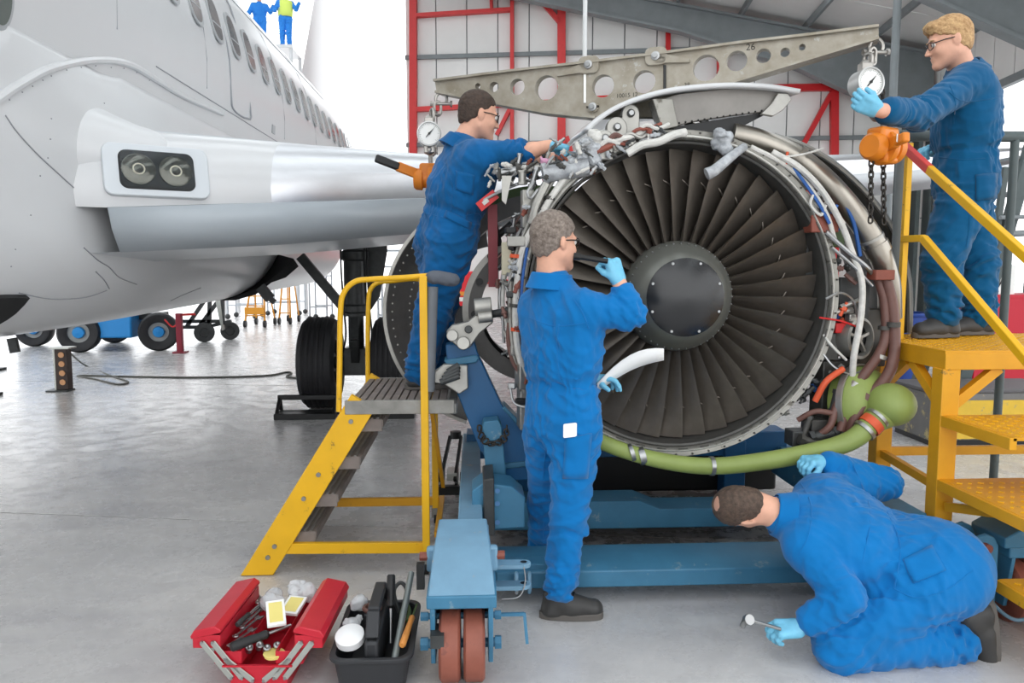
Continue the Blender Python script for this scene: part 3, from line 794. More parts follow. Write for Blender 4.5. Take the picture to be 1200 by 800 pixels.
# large bleed duct on the outboard side
pipe([(858, 158, 3.86), (892, 166, 3.85), (935, 186, 3.83), (975, 220, 3.82), (1010, 262, 3.82), (1030, 295, 3.82), (1041, 330, 3.84), (1043, 372, 3.88)], .058, 'bleed_duct', m_pipe, 18)
band(934, 185, 3.83, (.8, 0, -.5), .058, .03, m_pipe); band(1028, 291, 3.82, (.5, 0, -.85), .058, .05, m_pipe); band(1021, 280, 3.82, (.5, 0, -.85), .058, .015, m_alu)
pipe([(905, 178, 3.72), (935, 195, 3.7), (962, 222, 3.7), (985, 260, 3.7), (1000, 300, 3.7), (1010, 330, 3.69), (1009, 370, 3.68), (1001, 415, 3.68), (999, 440, 3.7)], .016, 'harness_sleeve', m_wrap, 9)
pipe([(880, 172, 3.73), (915, 190, 3.72), (945, 215, 3.72), (968, 250, 3.71), (978, 280, 3.72)], .012, 'harness_sleeve', m_wrap, 8)
pipe([(968, 272, 3.7), (990, 292, 3.69), (1012, 310, 3.69), (1025, 323, 3.72)], .012, 'steel_line', m_steel, 8)
pipe([(975, 290, 3.7), (1000, 312, 3.69), (1022, 335, 3.71)], .008, 'steel_line', m_steel, 8)
pipe([(985, 230, 3.78), (1000, 260, 3.78), (1008, 300, 3.8)], .01, 'blue_cable', m_bluew, 6)
pipe([(1027, 322, 3.76), (1036, 350, 3.74), (1038, 390, 3.72), (1030, 415, 3.7), (1012, 440, 3.68), (998, 462, 3.67), (985, 505, 3.66)], .024, 'brown_hose', m_brown, 12)
pipe([(1037, 322, 3.74), (1046, 360, 3.72), (1048, 410, 3.69), (1040, 440, 3.66), (1018, 465, 3.64), (1002, 490, 3.63), (995, 515, 3.66)], .028, 'brown_hose', m_brown, 12)
pipe([(994, 448, 3.72), (980, 475, 3.68), (972, 500, 3.66), (950, 515, 3.7)], .018, 'brown_hose', m_brown, 10)
pipe([(988, 432, 3.7), (968, 447, 3.68), (955, 470, 3.7)], .016, 'orange_hose', m_orange_band, 10)
pipe([(935, 492, 3.72), (955, 482, 3.68), (975, 484, 3.67)], .014, 'brown_hose', m_brown, 10)
band(1032, 418, 3.7, (.3, 0, .9), .028, .02, m_alu); band(1047, 380, 3.7, (0, 0, 1), .03, .025, m_case_d); band(1036, 384, 3.72, (0, 0, 1), .026, .02, m_case_d)
band(1002, 452, 3.67, (.6, 0, .8), .026, .03, m_alu); band(1016, 466, 3.64, (.6, 0, .8), .031, .03, m_brown)
MB().box(at(1032, 322, 3.72), (.11, .07, .05), rz=.2).build('hose_bracket', m_rust, eng, bevel=.004)
MB().box(at(962, 262, 3.77), (.14, .1, .09)).build('hose_bracket', m_rust, eng, bevel=.006)
MB().box(at(980, 278, 3.8), (.06, .06, .10)).build('relay_box', m_dgreen, eng, bevel=.006)
# starter valve with spoked face
s0 = at(1003, 396, 3.78); ax_ = Vector((.45, -.86, .05)).normalized(); MS = zframe(s0, ax_)
st = MB().lathe([(.0, -.22), (.07, -.22), (.095, -.16), (.10, -.02), (.105, 0), (.105, .03), (.09, .035), (.085, .0)], MS, 32).build('starter_housing', m_alu, eng)
MB().lathe([(.0, .0), (.086, .0)], MS @ Matrix.Translation((0, 0, -.005)), 24).build('starter_recess', m_dark, st)
for k in range(5):
    MB().box((.042, 0, .012), (.08, .014, .02), MS @ Matrix.Rotation(2*PI*k/5+.3, 4, 'Z')).build('spoke', m_alu, st)
MB().lathe([(0, .028), (.018, .026), (.02, 0)], MS, 14).build('spoke_hub', m_alu, st)
# green oil tank and drain duct
tk = at(1008, 472, 3.76)
MB().lathe([(0, .13), (.10, .12), (.17, .07), (.19, 0), (.17, -.08), (.1, -.12), (0, -.13)], zframe(tk, (.55, -.8, .1)), 32).build('oil_tank', m_green, eng)
MB().lathe([(.192, .012), (.2, .01), (.2, -.02), (.192, -.022)], zframe(tk, (.55, -.8, .1)), 40).build('tank_flange', m_alu, eng)
dm = at(1044, 474, 3.6)
MB().sphere(dm, (.115, .12, .105), 22, 14).build('oil_tank_dome', m_green, eng)
MB().tube([at(1044, 474, 3.6), at(1032, 488, 3.58), at(1020, 497, 3.56)], [.105, .07, .05], 20).build('dome_outlet', m_green, eng)
pipe([(1022, 495, 3.56), (1005, 511, 3.55), (985, 521, 3.56), (955, 529, 3.57), (915, 537, 3.58), (865, 544, 3.6), (830, 546, 3.62), (795, 543, 3.64), (755, 535, 3.66), (715, 522, 3.68), (690, 510, 3.72)], [.05, .05, .046, .042, .038]+[.036]*50, 'green_drain_duct', m_green, 16)
dvec = (at(1022, 495, 3.56)-at(1005, 511, 3.55))
band(1021, 497, 3.56, dvec, .052, .04, m_orange_band, 'orange_coupling'); band(1013, 504, 3.555, dvec, .052, .018, m_steel); band(1028, 490, 3.565, dvec, .054, .016, m_steel)
band(834, 546, 3.62, (1, 0, 0), .042, .02, m_steel); band(752, 534, 3.66, (1, 0, .25), .04, .03, m_steel); band(740, 530, 3.66, (1, 0, .3), .04, .02, m_steel)
# accessory clutter: lower outboard
random.seed(11)
def clutter(boxes, parent=eng):
    for (px, py, Y, w, h, d, mm, nm) in boxes:
        MB().box(at(px, py, Y), (w, d, h), rz=random.uniform(-.3, .3)).build(nm, mm, parent, bevel=.006)
clutter([(958, 500, 3.78, .12, .10, .14, m_case_d, 'fuel_control_unit'), (935, 512, 3.74, .1, .08, .1, m_gear, 'fuel_control_unit'), (975, 455, 3.85, .2, .3, .1, m_case_d, 'gearbox_casing'),
         (995, 350, 3.86, .16, .22, .12, m_gear, 'accessory_casing'), (984, 384, 3.78, .07, .05, .06, m_ptred, 'red_connector'), (998, 372, 3.76, .05, .04, .05, m_alu, 'connector_block'),
         (968, 405, 3.83, .1, .14, .1, m_case_d, 'gearbox_casing'), (955, 300, 3.9, .14, .2, .1, m_gear, 'accessory_casing'), (925, 215, 3.88, .18, .1, .1, m_case_d, 'accessory_casing'),
         (1012, 395, 3.9, .2, .3, .1, m_case_d, 'accessory_casing'), (1040, 372, 3.74, .05, .06, .06, m_alu, 'valve_body')])
for (px, py, Y, r, L_, dx, dz, mm) in [(965, 510, 3.68, .028, .12, 1, .2, m_gear), (950, 518, 3.66, .022, .1, .9, -.3, m_case_d), (985, 498, 3.68, .018, .09, .4, 1, m_brown), (978, 470, 3.7, .016, .1, .2, 1, m_gear),
                                       (985, 365, 3.74, .014, .1, 1, .1, m_alu), (998, 355, 3.73, .012, .1, 1, .4, m_alu), (975, 440, 3.72, .018, .12, .7, .7, m_case_d), (1010, 360, 3.75, .012, .06, 0, 1, m_alu), (945, 500, 3.7, .016, .1, .3, 1, m_case_d)]:
    c = at(px, py, Y); d = Vector((dx, 0, dz)).normalized()*L_/2
    MB().cyl(c-d, c+d, r).cyl(c-d*1.2, c-d*.8, r*1.3, n=6).cyl(c+d*.8, c+d*1.2, r*1.3, n=6).build('fitting', mm, eng)
for pts, r, mm in [([(968, 350, 3.72), (985, 343, 3.7), (1000, 352, 3.71), (1005, 372, 3.72)], .006, m_steel), ([(965, 392, 3.73), (975, 405, 3.7), (992, 422, 3.7)], .007, m_wrap), ([(960, 372, 3.73), (985, 376, 3.7), (1005, 383, 3.72)], .005, m_ptred),
                   ([(965, 415, 3.73), (978, 430, 3.7), (998, 438, 3.7), (1015, 432, 3.7)], .006, m_steel), ([(940, 505, 3.7), (962, 520, 3.66), (985, 515, 3.66)], .008, m_blackhose), ([(945, 225, 3.74), (960, 243, 3.73), (972, 236, 3.74), (990, 262, 3.73)], .006, m_wrap),
                   ([(915, 184, 3.7), (940, 181, 3.7), (965, 174, 3.72)], .005, m_wrap), ([(930, 196, 3.71), (958, 236, 3.7), (972, 262, 3.7)], .008, m_bluew), ([(953, 228, 3.7), (950, 240, 3.7), (962, 252, 3.7), (968, 240, 3.7)], .007, m_wrap)]:
    pipe(pts, r, 'sense_line', mm, 6)
# dense plumbing hugging the case
rsx = random.Random(77)
for i in range(46):
    left = i % 3 == 0
    a0 = rsx.uniform(120, 205) if left else rsx.uniform(-48, 52)
    L_ = rsx.uniform(14, 48); R0 = rsx.uniform(.80, .875); Y0 = EY+rsx.uniform(.08, .42); rr = rsx.choice((.005, .006, .008, .011, .015))
    pts = []
    for k in range(7):
        a = math.radians(a0+L_*k/6); R_ = R0+rsx.uniform(-.008, .012)+(.03 if k in (0, 6) else 0)
        pts.append(V_((EX+R_*math.cos(a), Y0+rsx.uniform(-.01, .01), EZ+R_*math.sin(a))))
    MB().tube(spline(pts, 4), rr, 7).build('fuel_line', rsx.choice((m_steel, m_steel, m_alu, m_blackhose, m_wrap, m_gear, m_brown, m_case_d)), eng)
for i in range(26):
    left = i % 3 == 0
    a = math.radians(rsx.uniform(125, 240) if left else rsx.uniform(-50, 50)); R_ = rsx.uniform(.80, .86); c = V_((EX+R_*math.cos(a), EY+rsx.uniform(.1, .45), EZ+R_*math.sin(a)))
    M = Matrix.Translation(c) @ Matrix.Rotation(-a, 4, 'Y')
    MB().box((0, 0, 0), (rsx.uniform(.03, .07), rsx.uniform(.05, .12), rsx.uniform(.03, .09)), M).build('case_unit', rsx.choice((m_case_d, m_gear, m_alu, m_case_d, m_dgreen, m_dark)), eng, bevel=.005)
for i in range(110):
    left = i % 4 == 0
    a = math.radians(rsx.uniform(120, 235) if left else rsx.uniform(-50, 55)); R_ = rsx.uniform(.80, .90); c = V_((EX+R_*math.cos(a), EY+rsx.uniform(-.02, .3), EZ+R_*math.sin(a)))
    d = V_((rsx.uniform(-1, 1), rsx.uniform(-.4, .4), rsx.uniform(-1, 1))).normalized()*rsx.uniform(.015, .04)
    MB().cyl(c-d, c+d, rsx.uniform(.006, .013), n=8).cyl(c-d*.2, c+d*.3, rsx.uniform(.013, .018), n=6).build('union_nut', rsx.choice((m_steel, m_alu, m_gear, m_brown, m_bluew, m_orange_band, m_steel)), eng)
# plastic-wrapped connections above the case
def lump(px, py, Y, r, m, seed, name='plastic_wrapped_joint', h=.007):
    rs = random.Random(seed); c = at(px, py, Y)
    pr = [ell(c+Vector((rs.uniform(-1, 1)*r*.7, rs.uniform(-.5, .5)*r, rs.uniform(-1, 1)*r*.6)), [r*rs.uniform(.3, .6)]*3, k=.012, fold=.012, lam=.022, seed=seed+i) for i in range(9)]
    return link(sdf_mesh(pr, h, name), name, m, eng)
lump(846, 166, 3.7, .06, m_plastic, 3); lump(693, 180, 3.72, .065, m_plastic, 5); lump(676, 192, 3.7, .05, m_plastic, 6)
MB().tube(spline([at(872, 172, 3.68), at(856, 184, 3.62), at(838, 199, 3.6), at(828, 204, 3.6)], 5), [.02, .03, .045, .03], 12).build('plastic_wrapped_joint', m_plastic, eng); lump(706, 165, 3.76, .07, m_wrap, 9, 'cloth_wrapped_joint')
MB().cyl(at(640, 203, 3.72), at(690, 195, 3.7), .045).cyl(at(636, 204, 3.72), at(641, 203, 3.72), .052).build('wrapped_duct', m_plastic, eng)
# inboard harnesses hugging the case
for pts, r, mm, nm in [([(668, 200, 3.72), (648, 228, 3.7), (630, 258, 3.7), (613, 290, 3.7), (606, 330, 3.7), (604, 372, 3.7), (608, 415, 3.7), (622, 455, 3.72)], .016, m_wrap, 'harness_sleeve'),
                       ([(655, 200, 3.74), (636, 232, 3.73), (616, 270, 3.73), (602, 310, 3.73), (598, 360, 3.73), (603, 420, 3.73), (615, 460, 3.74)], .011, m_alu, 'steel_line'),
                       ([(618, 290, 3.69), (612, 330, 3.69), (611, 370, 3.69), (614, 400, 3.7)], .007, m_bluew, 'blue_cable'),
                       ([(597, 378, 3.75), (596, 400, 3.74), (602, 425, 3.73), (612, 440, 3.73)], .012, m_brown, 'brown_hose'),
                       ([(640, 215, 3.7), (628, 240, 3.69), (622, 262, 3.69)], .02, m_alu, 'steel_line'),
                       ([(560, 238, 3.95), (600, 218, 3.9), (640, 206, 3.85)], .008, m_steel, 'steel_line'),
                       ([(625, 215, 3.7), (618, 225, 3.68), (622, 232, 3.68), (630, 222, 3.69)], .006, m_steel, 'sense_line')]:
    pipe(pts, r, nm, mm, 8)
clutter([(594, 303, 3.76, .05, .16, .05, mat('tan_box', (178, 172, 150), .6), 'junction_box'), (606, 283, 3.72, .09, .05, .06, m_alu, 'connector_block'), (618, 245, 3.75, .06, .18, .05, m_alu, 'mount_rail'),
         (598, 270, 3.74, .05, .03, .05, m_blackhose, 'connector_block'), (600, 345, 3.72, .05, .03, .05, m_gear, 'connector_block'), (604, 410, 3.74, .06, .05, .05, m_alu, 'connector_block'), (617, 438, 3.74, .1, .14, .08, m_alu, 'accessory_casing'),
         (628, 478, 3.82, .18, .2, .12, m_alu, 'accessory_casing'), (612, 470, 3.74, .07, .03, .04, m_blackhose, 'latch_block'), (600, 452, 3.72, .04, .03, .03, m_steel, 'latch_block'), (600, 290, 3.78, .05, .03, .1, m_blackhose, 'connector_block')])
for k, (px, py) in enumerate(((600, 322), (603, 358), (605, 386), (628, 256), (644, 232), (604, 300))):
    band(px, py, 3.71, (.1, 0, 1), .024, .018, [m_steel, m_case_d, m_orange_band][k % 3])
pipe([(598, 455, 3.7), (603, 472, 3.69), (620, 477, 3.68), (645, 478, 3.7)], .006, 'locking_wire_bar', m_steel, 6)
# accessory train on top inboard (metal actuators)
for (px, py, Y, r, L_, dx, dz, mm) in [(600, 200, 3.9, .022, .14, 1, .2, m_steel), (618, 196, 3.88, .018, .1, 1, .1, m_case_d), (612, 208, 3.86, .02, .06, 0, 1, m_alu), (634, 195, 3.86, .016, .12, 1, .15, m_alu), (590, 206, 3.92, .02, .1, .8, -.5, m_steel), (640, 190, 3.86, .02, .05, 1, 0, mat('pink_cap', (206, 150, 178), .5)), (626, 208, 3.84, .014, .09, .3, 1, m_steel), (608, 188, 3.9, .012, .06, .2, 1, m_steel)]:
    c = at(px, py, Y); d = Vector((dx, 0, dz)).normalized()*L_/2
    MB().cyl(c-d, c+d, r).cyl(c-d*1.15, c-d*.8, r*1.35, n=6).cyl(c+d*.8, c+d*1.15, r*1.35, n=6).build('actuator', mm, eng)
MB().prism([(0, 0), (.05, .0), (.02, -.14), (.0, -.12)], .02, frame(at(588, 206, 3.86), (1, 0, 0), (0, 0, 1))).build('drain_bracket', m_alu, eng)
# small shiny couplings in the open bays
for (x0, x1, y0, y1, Ya_, Yb_, n_) in ((640, 705, 165, 212, 3.64, 3.74, 34), (695, 775, 148, 186, 3.68, 3.76, 30), (560, 645, 188, 216, 3.84, 3.92, 26), (600, 640, 240, 470, 3.68, 3.74, 34)):
    for i in range(n_):
        px, py = rsx.uniform(x0, x1), rsx.uniform(y0, y1)
        if x1 == 640: px = 606+((py-345)/125)**2*26+rsx.uniform(-9, 9)
        if x0 == 695: py = 184-(px-695)*.36+rsx.uniform(-8, 6)
        c = at(px, py, rsx.uniform(Ya_, Yb_)); d = V_((rsx.uniform(-1, 1), rsx.uniform(-.3, .3), rsx.uniform(-1, 1))).normalized()*rsx.uniform(.012, .035); r0_ = rsx.uniform(.004, .011)
        MB().cyl(c-d, c+d, r0_, n=8).cyl(c-d*.3, c+d*.2, r0_*1.5, n=6).build('coupling', rsx.choice((m_steel, m_alu, m_plastic, m_wrap, m_gear, m_case_d, m_steel, m_rust)), eng)
# mount fittings and bundle on top of the case
for (px, py, Y, R_, m_) in ((722, 150, 3.80, .05, m_alu), (738, 134, 3.87, .045, m_alu), (708, 163, 3.73, .04, m_alu)):
    M = zframe(at(px, py, Y), (0, -1, 0))
    f = MB().prism([(-R_, -.1), (R_, -.1), (R_, 0)]+[(R_*math.cos(a), R_*math.sin(a)) for a in np.linspace(.2, PI-.2, 8)]+[(-R_, 0)], .05, M).build('mount_lug', m_, eng, bevel=.005)
    MB().lathe([(0, .045), (.012, .045), (.02, .035), (.02, .02), (.03, .024), (.03, .0)], M, 12).build('lug_bolt', m_steel, f)
MB().prism([(0, 0), (.10, 0), (.13, -.13), (.05, -.15)], .1, frame(at(762, 118, 3.84), (1, 0, 0), (0, 0, 1))).build('mount_strut', m_case, eng, bevel=.004)
for k in range(7):
    rs = random.Random(k+40); x0 = 690+k*9
    pipe([(x0, 182-k*4+rs.uniform(-3, 3), 3.71), (x0+12, 172-k*4+rs.uniform(-6, 6), 3.69), (x0+26, 174-k*4+rs.uniform(-4, 4), 3.7), (x0+40, 164-k*3.4+rs.uniform(-5, 3), 3.72)], rs.uniform(.008, .016), 'loom_branch', [m_rust, m_wrap, m_brown, m_wrap, m_alu][k % 5], 7)
pipe([(735, 180, 3.69), (752, 170, 3.68), (772, 166, 3.68), (790, 158, 3.7), (803, 155, 3.72)], .02, 'wrapped_loom', m_wrap, 9)
# pylon fairing panel over the fan case (white skin, riveted rib, dark underside)
m_rib = mat('riveted_rib', (142, 138, 133), .5, metal=.3, noise=.2, nscale=8)
top = [(688, 153), (700, 141), (722, 126), (755, 113), (795, 104), (850, 99.5), (900, 101), (938, 107)]
rows_ = []
for Y, dz in ((3.78, 0), (3.95, .015), (4.3, .04), (4.9, .05)):
    P0 = spline([at(px, py, 3.78) for px, py in top], 5)
    rows_.append([Vector((p.x, Y, p.z+dz)) for p in P0])
MB().grid(rows_).build('pylon_fairing_skin', m_white, eng, solid=.022)
rib = [at(px, py, 3.84) for px, py in ((768, 119), (795, 110), (850, 104), (900, 105), (920, 110), (903, 130), (860, 135), (815, 142), (790, 148))]
MB().add(rib+[p+Vector((0, .03, 0)) for p in rib], [tuple(range(9)), tuple(range(17, 8, -1))]+[(i, (i+1) % 9, 9+(i+1) % 9, 9+i) for i in range(9)]).build('fairing_rib', m_rib, eng, bevel=.003)
for k in range(15):
    t = k/14
    MB().sphere(at(796+t*104, 144-t*15.5, 3.838), .005, 8, 5).build('rivet', m_dark, eng)
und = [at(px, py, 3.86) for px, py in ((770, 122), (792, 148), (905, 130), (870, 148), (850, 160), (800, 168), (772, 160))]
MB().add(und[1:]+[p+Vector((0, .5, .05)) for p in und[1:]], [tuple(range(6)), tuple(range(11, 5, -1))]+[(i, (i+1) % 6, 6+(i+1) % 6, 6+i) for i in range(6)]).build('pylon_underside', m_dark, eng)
MB().prism([(0, 0), (.03, .05), (.08, .05), (.1, .02), (.06, -.03), (.01, -.06), (-.05, -.05)], .03, frame(at(903, 122, 3.82), (1, 0, 0), (0, 0, 1))).build('fairing_hinge', m_alu, eng, bevel=.003)
# opened fan cowl on the outboard side
cw_ = [(905, 160), (940, 172), (980, 196), (1020, 235), (1048, 278), (1062, 330), (1063, 390)]
rows_ = []
for Y, k in ((4.25, 1), (4.9, 1)):
    rows_.append([Vector((p.x, Y, p.z)) for p in spline([at(px, py, 4.25) for px, py in cw_], 5)])
MB().grid(rows_).build('fan_cowl_door', m_case_d, eng, solid=.04)
rows_ = [[p+Vector((0, -.03, 0)) for p in rows_[0]]]
MB().tube(rows_[0], .016, 8).build('cowl_edge_seal', m_alu, eng)
# opened thrust reverser half on the inboard side: outer shell, inner barrel
m_shell = mat('reverser_inner_skin', (104, 102, 100), .45, metal=.4, noise=.2, nscale=14)
def cshell(cpx, cpy, Y0, Rpx, Y1, a0, a1, th, name, m, n=40):
    c = at(cpx, cpy, Y0); R = Rpx/894*Y0
    M = Matrix(((1, 0, 0, c.x), (0, 0, -1, Y0), (0, 1, 0, c.z), (0, 0, 0, 1)))
    return MB().lathe([(R, 0), (R, -(Y1-Y0)), (R-th, -(Y1-Y0)), (R-th, 0)], M, n, a0, a1, True).build(name, m, eng), M, R
c_ = at(588, 366, 4.75); R1 = 137/894*4.75
M1 = Matrix(((1, 0, 0, c_.x), (0, 0, -1, 4.75), (0, 1, 0, c_.z), (0, 0, 0, 1)))
MB().lathe([(R1, 0), (R1, -.5), (R1*.62, -.56), (R1*.58, -.54), (R1*.72, -.3), (R1*.9, -.06), (R1-.02, 0)], M1, 44, math.radians(100), math.radians(252), True).build('reverser_outer_shell', m_shell, eng)
MB().lathe([(R1+.004, .008), (R1+.004, -.015), (R1-.016, -.015), (R1-.016, .008)], M1, 44, math.radians(100), math.radians(252), True).build('reverser_edge_ring', m_alu, eng)
for rr, hh in ((.93, -.04), (.8, -.18)):
    for k in range(22):
        a = math.radians(140+k*4.4); MB().sphere(M1 @ Vector((R1*rr*math.cos(a), R1*rr*math.sin(a), hh+.012)), .006, 6, 4).build('rivet', m_alu, eng)
o3, M3, R3 = cshell(634, 350, 4.55, 121, 4.9, math.radians(68), math.radians(176), .10, 'cowl_inlet_ring', m_shell)
MB().lathe([(R3+.05, -.02), (R3+.05, -.3), (R3+.0, -.3), (R3+.0, -.02)], M3, 40, math.radians(68), math.radians(165), True).build('green_cowl_flange', m_dgreen, eng)
o2, M2, R2 = cshell(628, 363, 4.35, 85, 4.75, math.radians(80), math.radians(262), .10, 'reverser_inner_barrel', m_shell)
MB().lathe([(R2+.004, .01), (R2+.004, -.03), (R2-.03, -.03), (R2-.03, .01)], M2, 40, math.radians(80), math.radians(200), True).build('barrel_lip', m_alu, eng)
for k in range(26):
    a = math.radians(196+k*2.5)
    MB().box((0, 0, 0), (.018, .022, .05), M2 @ Matrix.Rotation(a, 4, 'Z') @ Matrix.Translation((R2-.105, 0, .0))).build('seal_tooth', m_black, eng)
MB().cyl(at(555, 300, 4.3), at(537, 327, 4.28), .004).build('hold_open_rod', m_dark, eng)
MB().cyl(at(600, 262, 4.2), at(575, 283, 4.22), .02).cyl(at(580, 262, 4.2), at(586, 288, 4.2), .015).build('hold_open_rod', m_blackhose, eng)
for k, (px, py) in enumerate(((562, 330), (556, 368), (575, 300))):
    MB().cyl(at(px, py, 4.34), at(px, py, 4.31), .02).build('barrel_stud', m_dark, eng)
# red remove-before-flight pins
MB().bar(at(577, 240, 4.1), at(578, 336, 4.1), .05, .05).build('red_support_strut', mat('dull_red', (120, 40, 48), .5), eng)
MB().bar(at(561, 243, 3.95), at(581, 227, 3.95), .03, .05).build('red_warning_tag', m_ptred, eng)
MB().bar(at(566, 239, 3.935), at(572, 234, 3.935), .012, .02).build('tag_label', m_wrap, eng)
# ------------------------------------------------------------------ hoisting beam
m_beam = mat('mottled_beam_metal', (168, 162, 150), .5, metal=.25, rgb2=(136, 128, 112), nscale=10, wear=(176, 174, 168), wear_amt=.4, wscale=16)
m_hoist = mat('orange_hoist_paint', (222, 128, 30), .42, noise=.15, wear=(120, 70, 30), wear_amt=.34, wscale=18)
m_chain = mat('dark_chain', (66, 62, 58), .4, metal=.8, noise=.3)
m_dial = mat('white_dial', (234, 234, 230), .4)
m_shackle = mat('galvanised_shackle', (170, 166, 160), .35, metal=.8, noise=.2)
PL, PR = at(512, 103, 4.5), at(1030, 40, 3.6)
bd = Vector((PR.x-PL.x, PR.y-PL.y, 0)).normalized(); bn = bd.cross(Vector((0, 0, 1)))
def on_beam(px, py):
    d = FW + RT*((px-600)/FPX) + UP*((400-py)/FPX)
    t = (PL-CAM).dot(bn)/d.dot(bn); p = CAM+d*t
    return ((p-PL).dot(bd), p.z-PL.z)
MBm = frame(PL, bd, (0, 0, 1))
def plate(polys, t, M, name, m, parent, bevel=0):
    cu = bpy.data.curves.new(name, 'CURVE'); cu.dimensions = '2D'; cu.fill_mode = 'BOTH'; cu.extrude = t/2
    for P in polys:
        s = cu.splines.new('POLY'); s.points.add(len(P)-1); s.use_cyclic_u = True
        for i, q in enumerate(P): s.points[i].co = (q[0], q[1], 0, 1)
    tmp = bpy.data.objects.new(name, cu); COL.objects.link(tmp)
    dg = bpy.context.evaluated_depsgraph_get(); me = bpy.data.meshes.new_from_object(tmp.evaluated_get(dg)); bpy.data.objects.remove(tmp)
    me.transform(M); me.materials.clear()
    me.polygons.foreach_set('use_smooth', [True]*len(me.polygons)); me.set_sharp_from_angle(angle=math.radians(35))
    return link(me, name, m, parent)
beam = thing('hoisting_beam', 'long tapered mottled grey lifting beam pierced by round holes', 'lifting beam', (PL+PR)/2)
outl = [on_beam(*p) for p in ((512, 96), (600, 85), (690, 75), (780, 64), (870, 52), (950, 43), (1029, 33), (1029, 47), (960, 68), (860, 98), (770, 138), (700, 139), (640, 133), (560, 118), (514, 109))]
def ctr(P):
    return P
holes = []
for (px, py, r) in ((562, 102, 3.5), (581, 103, 6), (608, 103, 9.5), (642, 104, 14.5), (708, 102, 13.5), (756, 97, 13.5), (828, 81, 15.5), (864, 73, 12), (895, 67, 8.5), (920, 63, 5.5), (940, 57, 3.8)):
    c = on_beam(px, py); e = on_beam(px, py-r); R_ = e[1]-c[1]
    holes.append(circ(R_, 24, c))
plate([outl]+holes, .055, MBm, 'web_plate', m_beam, beam)
def edge_strip(pix, name='flange', w=.10, t=.012):
    P = [PL+bd*s+Vector((0, 0, z)) for s, z in [on_beam(*p) for p in pix]]
    mb = MB()
    for a, b2 in zip(P[:-1], P[1:]): mb.bar(a, b2, w, t)
    return mb.build(name, m_beam, beam)
edge_strip([(512, 96), (600, 85), (690, 75), (780, 64)]); edge_strip([(780, 64), (870, 52), (950, 43), (1029, 33)])
edge_strip([(514, 109), (560, 118), (640, 133), (700, 139)]); edge_strip([(860, 98), (960, 68), (1029, 47)])
for (px, py, wd) in ((692, 78, 1), (770, 68, 1), (697, 127, .6)):
    s, z = on_beam(px, py)
    M = MBm @ Matrix.Translation((s, z, .0))
    b_ = MB().prism(rrect(.11*wd, .09*wd, .03), .09, M).build('clevis', m_beam, beam, bevel=.004)
    MB().lathe([(0, .065), (.012, .065), (.012, .055), (.022, .053), (.022, .0)], M, 14).build('clevis_pin', m_steel, b_)
    if wd == 1:
        sgn = -1 if px < 720 else 1
        MB().prism([(0, .02), (sgn*.17, -.03), (sgn*.17, -.045), (0, -.035)], .03, M @ Matrix.Translation((0, 0, .03))).build('clevis_strap', m_beam, b_)
for (px, y0, y1) in ((687, 87, 122), (780, 78, 105)):
    a = on_beam(px, y0); b2 = on_beam(px, y1)
    MB().bar(PL+bd*a[0]+Vector((0, 0, a[1]))-bn*-.03, PL+bd*b2[0]+Vector((0, 0, b2[1]))-bn*-.03, .012, .012).build('joint_seam', m_dark if px > 700 else m_dial, beam)
m_ink = mat('stamped_ink', (58, 54, 48), .7)
for txt, px, py, sz in (('26', 880, 57, .045), ('10015 12', 736, 113, .03), ('38', 806, 101, .03)):
    s, z = on_beam(px, py)
    text_part(txt, MBm @ Matrix.Translation((s, z, .0282)), sz, m_ink, beam)
rp = at(685, 78, 4.25)
cb = MB().cyl((rp.x, rp.y, 9.7), rp, .012).build('suspension_rope', mat('pale_rope', (206, 208, 208), .6))
tag(cb, 'pale vertical hoist rope hanging down to the lifting beam', 'rope')
def link_mesh(L=.034, W=.02, r=.0045):
    pts = []
    for k in range(16):
        a = 2*PI*k/16; pts.append(Vector((W/2*math.cos(a), 0, (L-W)/2*(1 if math.sin(a) > 0 else -1 if math.sin(a) < 0 else 0)+W/2*math.sin(a))))
    mb = MB(); mb.tube(pts+[pts[0]], r, 6, caps=False); return mb.mesh('chain_link')
clm = link_mesh()
def chain(p0, p1, parent, m=m_chain, me=clm, pitch=.026, name='chain_link'):
    p0, p1 = Vector(p0), Vector(p1); n = max(1, int((p1-p0).length/pitch)); z = (p1-p0).normalized()
    for k in range(n):
        M = zframe(p0+z*(pitch*(k+.5)), z) @ Matrix.Rotation(PI/2*(k % 2), 4, 'Z')
        o = link(me, name, m, parent); o.matrix_basis = M
def shackle(P, parent, s=1.0):
    """bow shackle hung at P (top), with a second link below"""
    mb = MB()
    bow = [Vector((math.cos(a)*.032*s, 0, math.sin(a)*.035*s-.03*s)) for a in np.linspace(-.5, PI+.5, 14)]
    mb.tube([P+b for b in bow], .009*s, 8)
    mb.cyl(P+Vector((-.05*s, 0, -.055*s)), P+Vector((.055*s, 0, -.055*s)), .009*s, n=10)
    mb.cyl(P+Vector((.05*s, 0, -.055*s)), P+Vector((.062*s, 0, -.055*s)), .018*s, n=8)
    mb.cyl(P+Vector((-.05*s, 0, -.055*s)), P+Vector((-.062*s, 0, -.055*s)), .015*s, n=8)
    return mb.build('shackle', m_shackle, parent)
big_link = link_mesh(.075, .042, .0085)
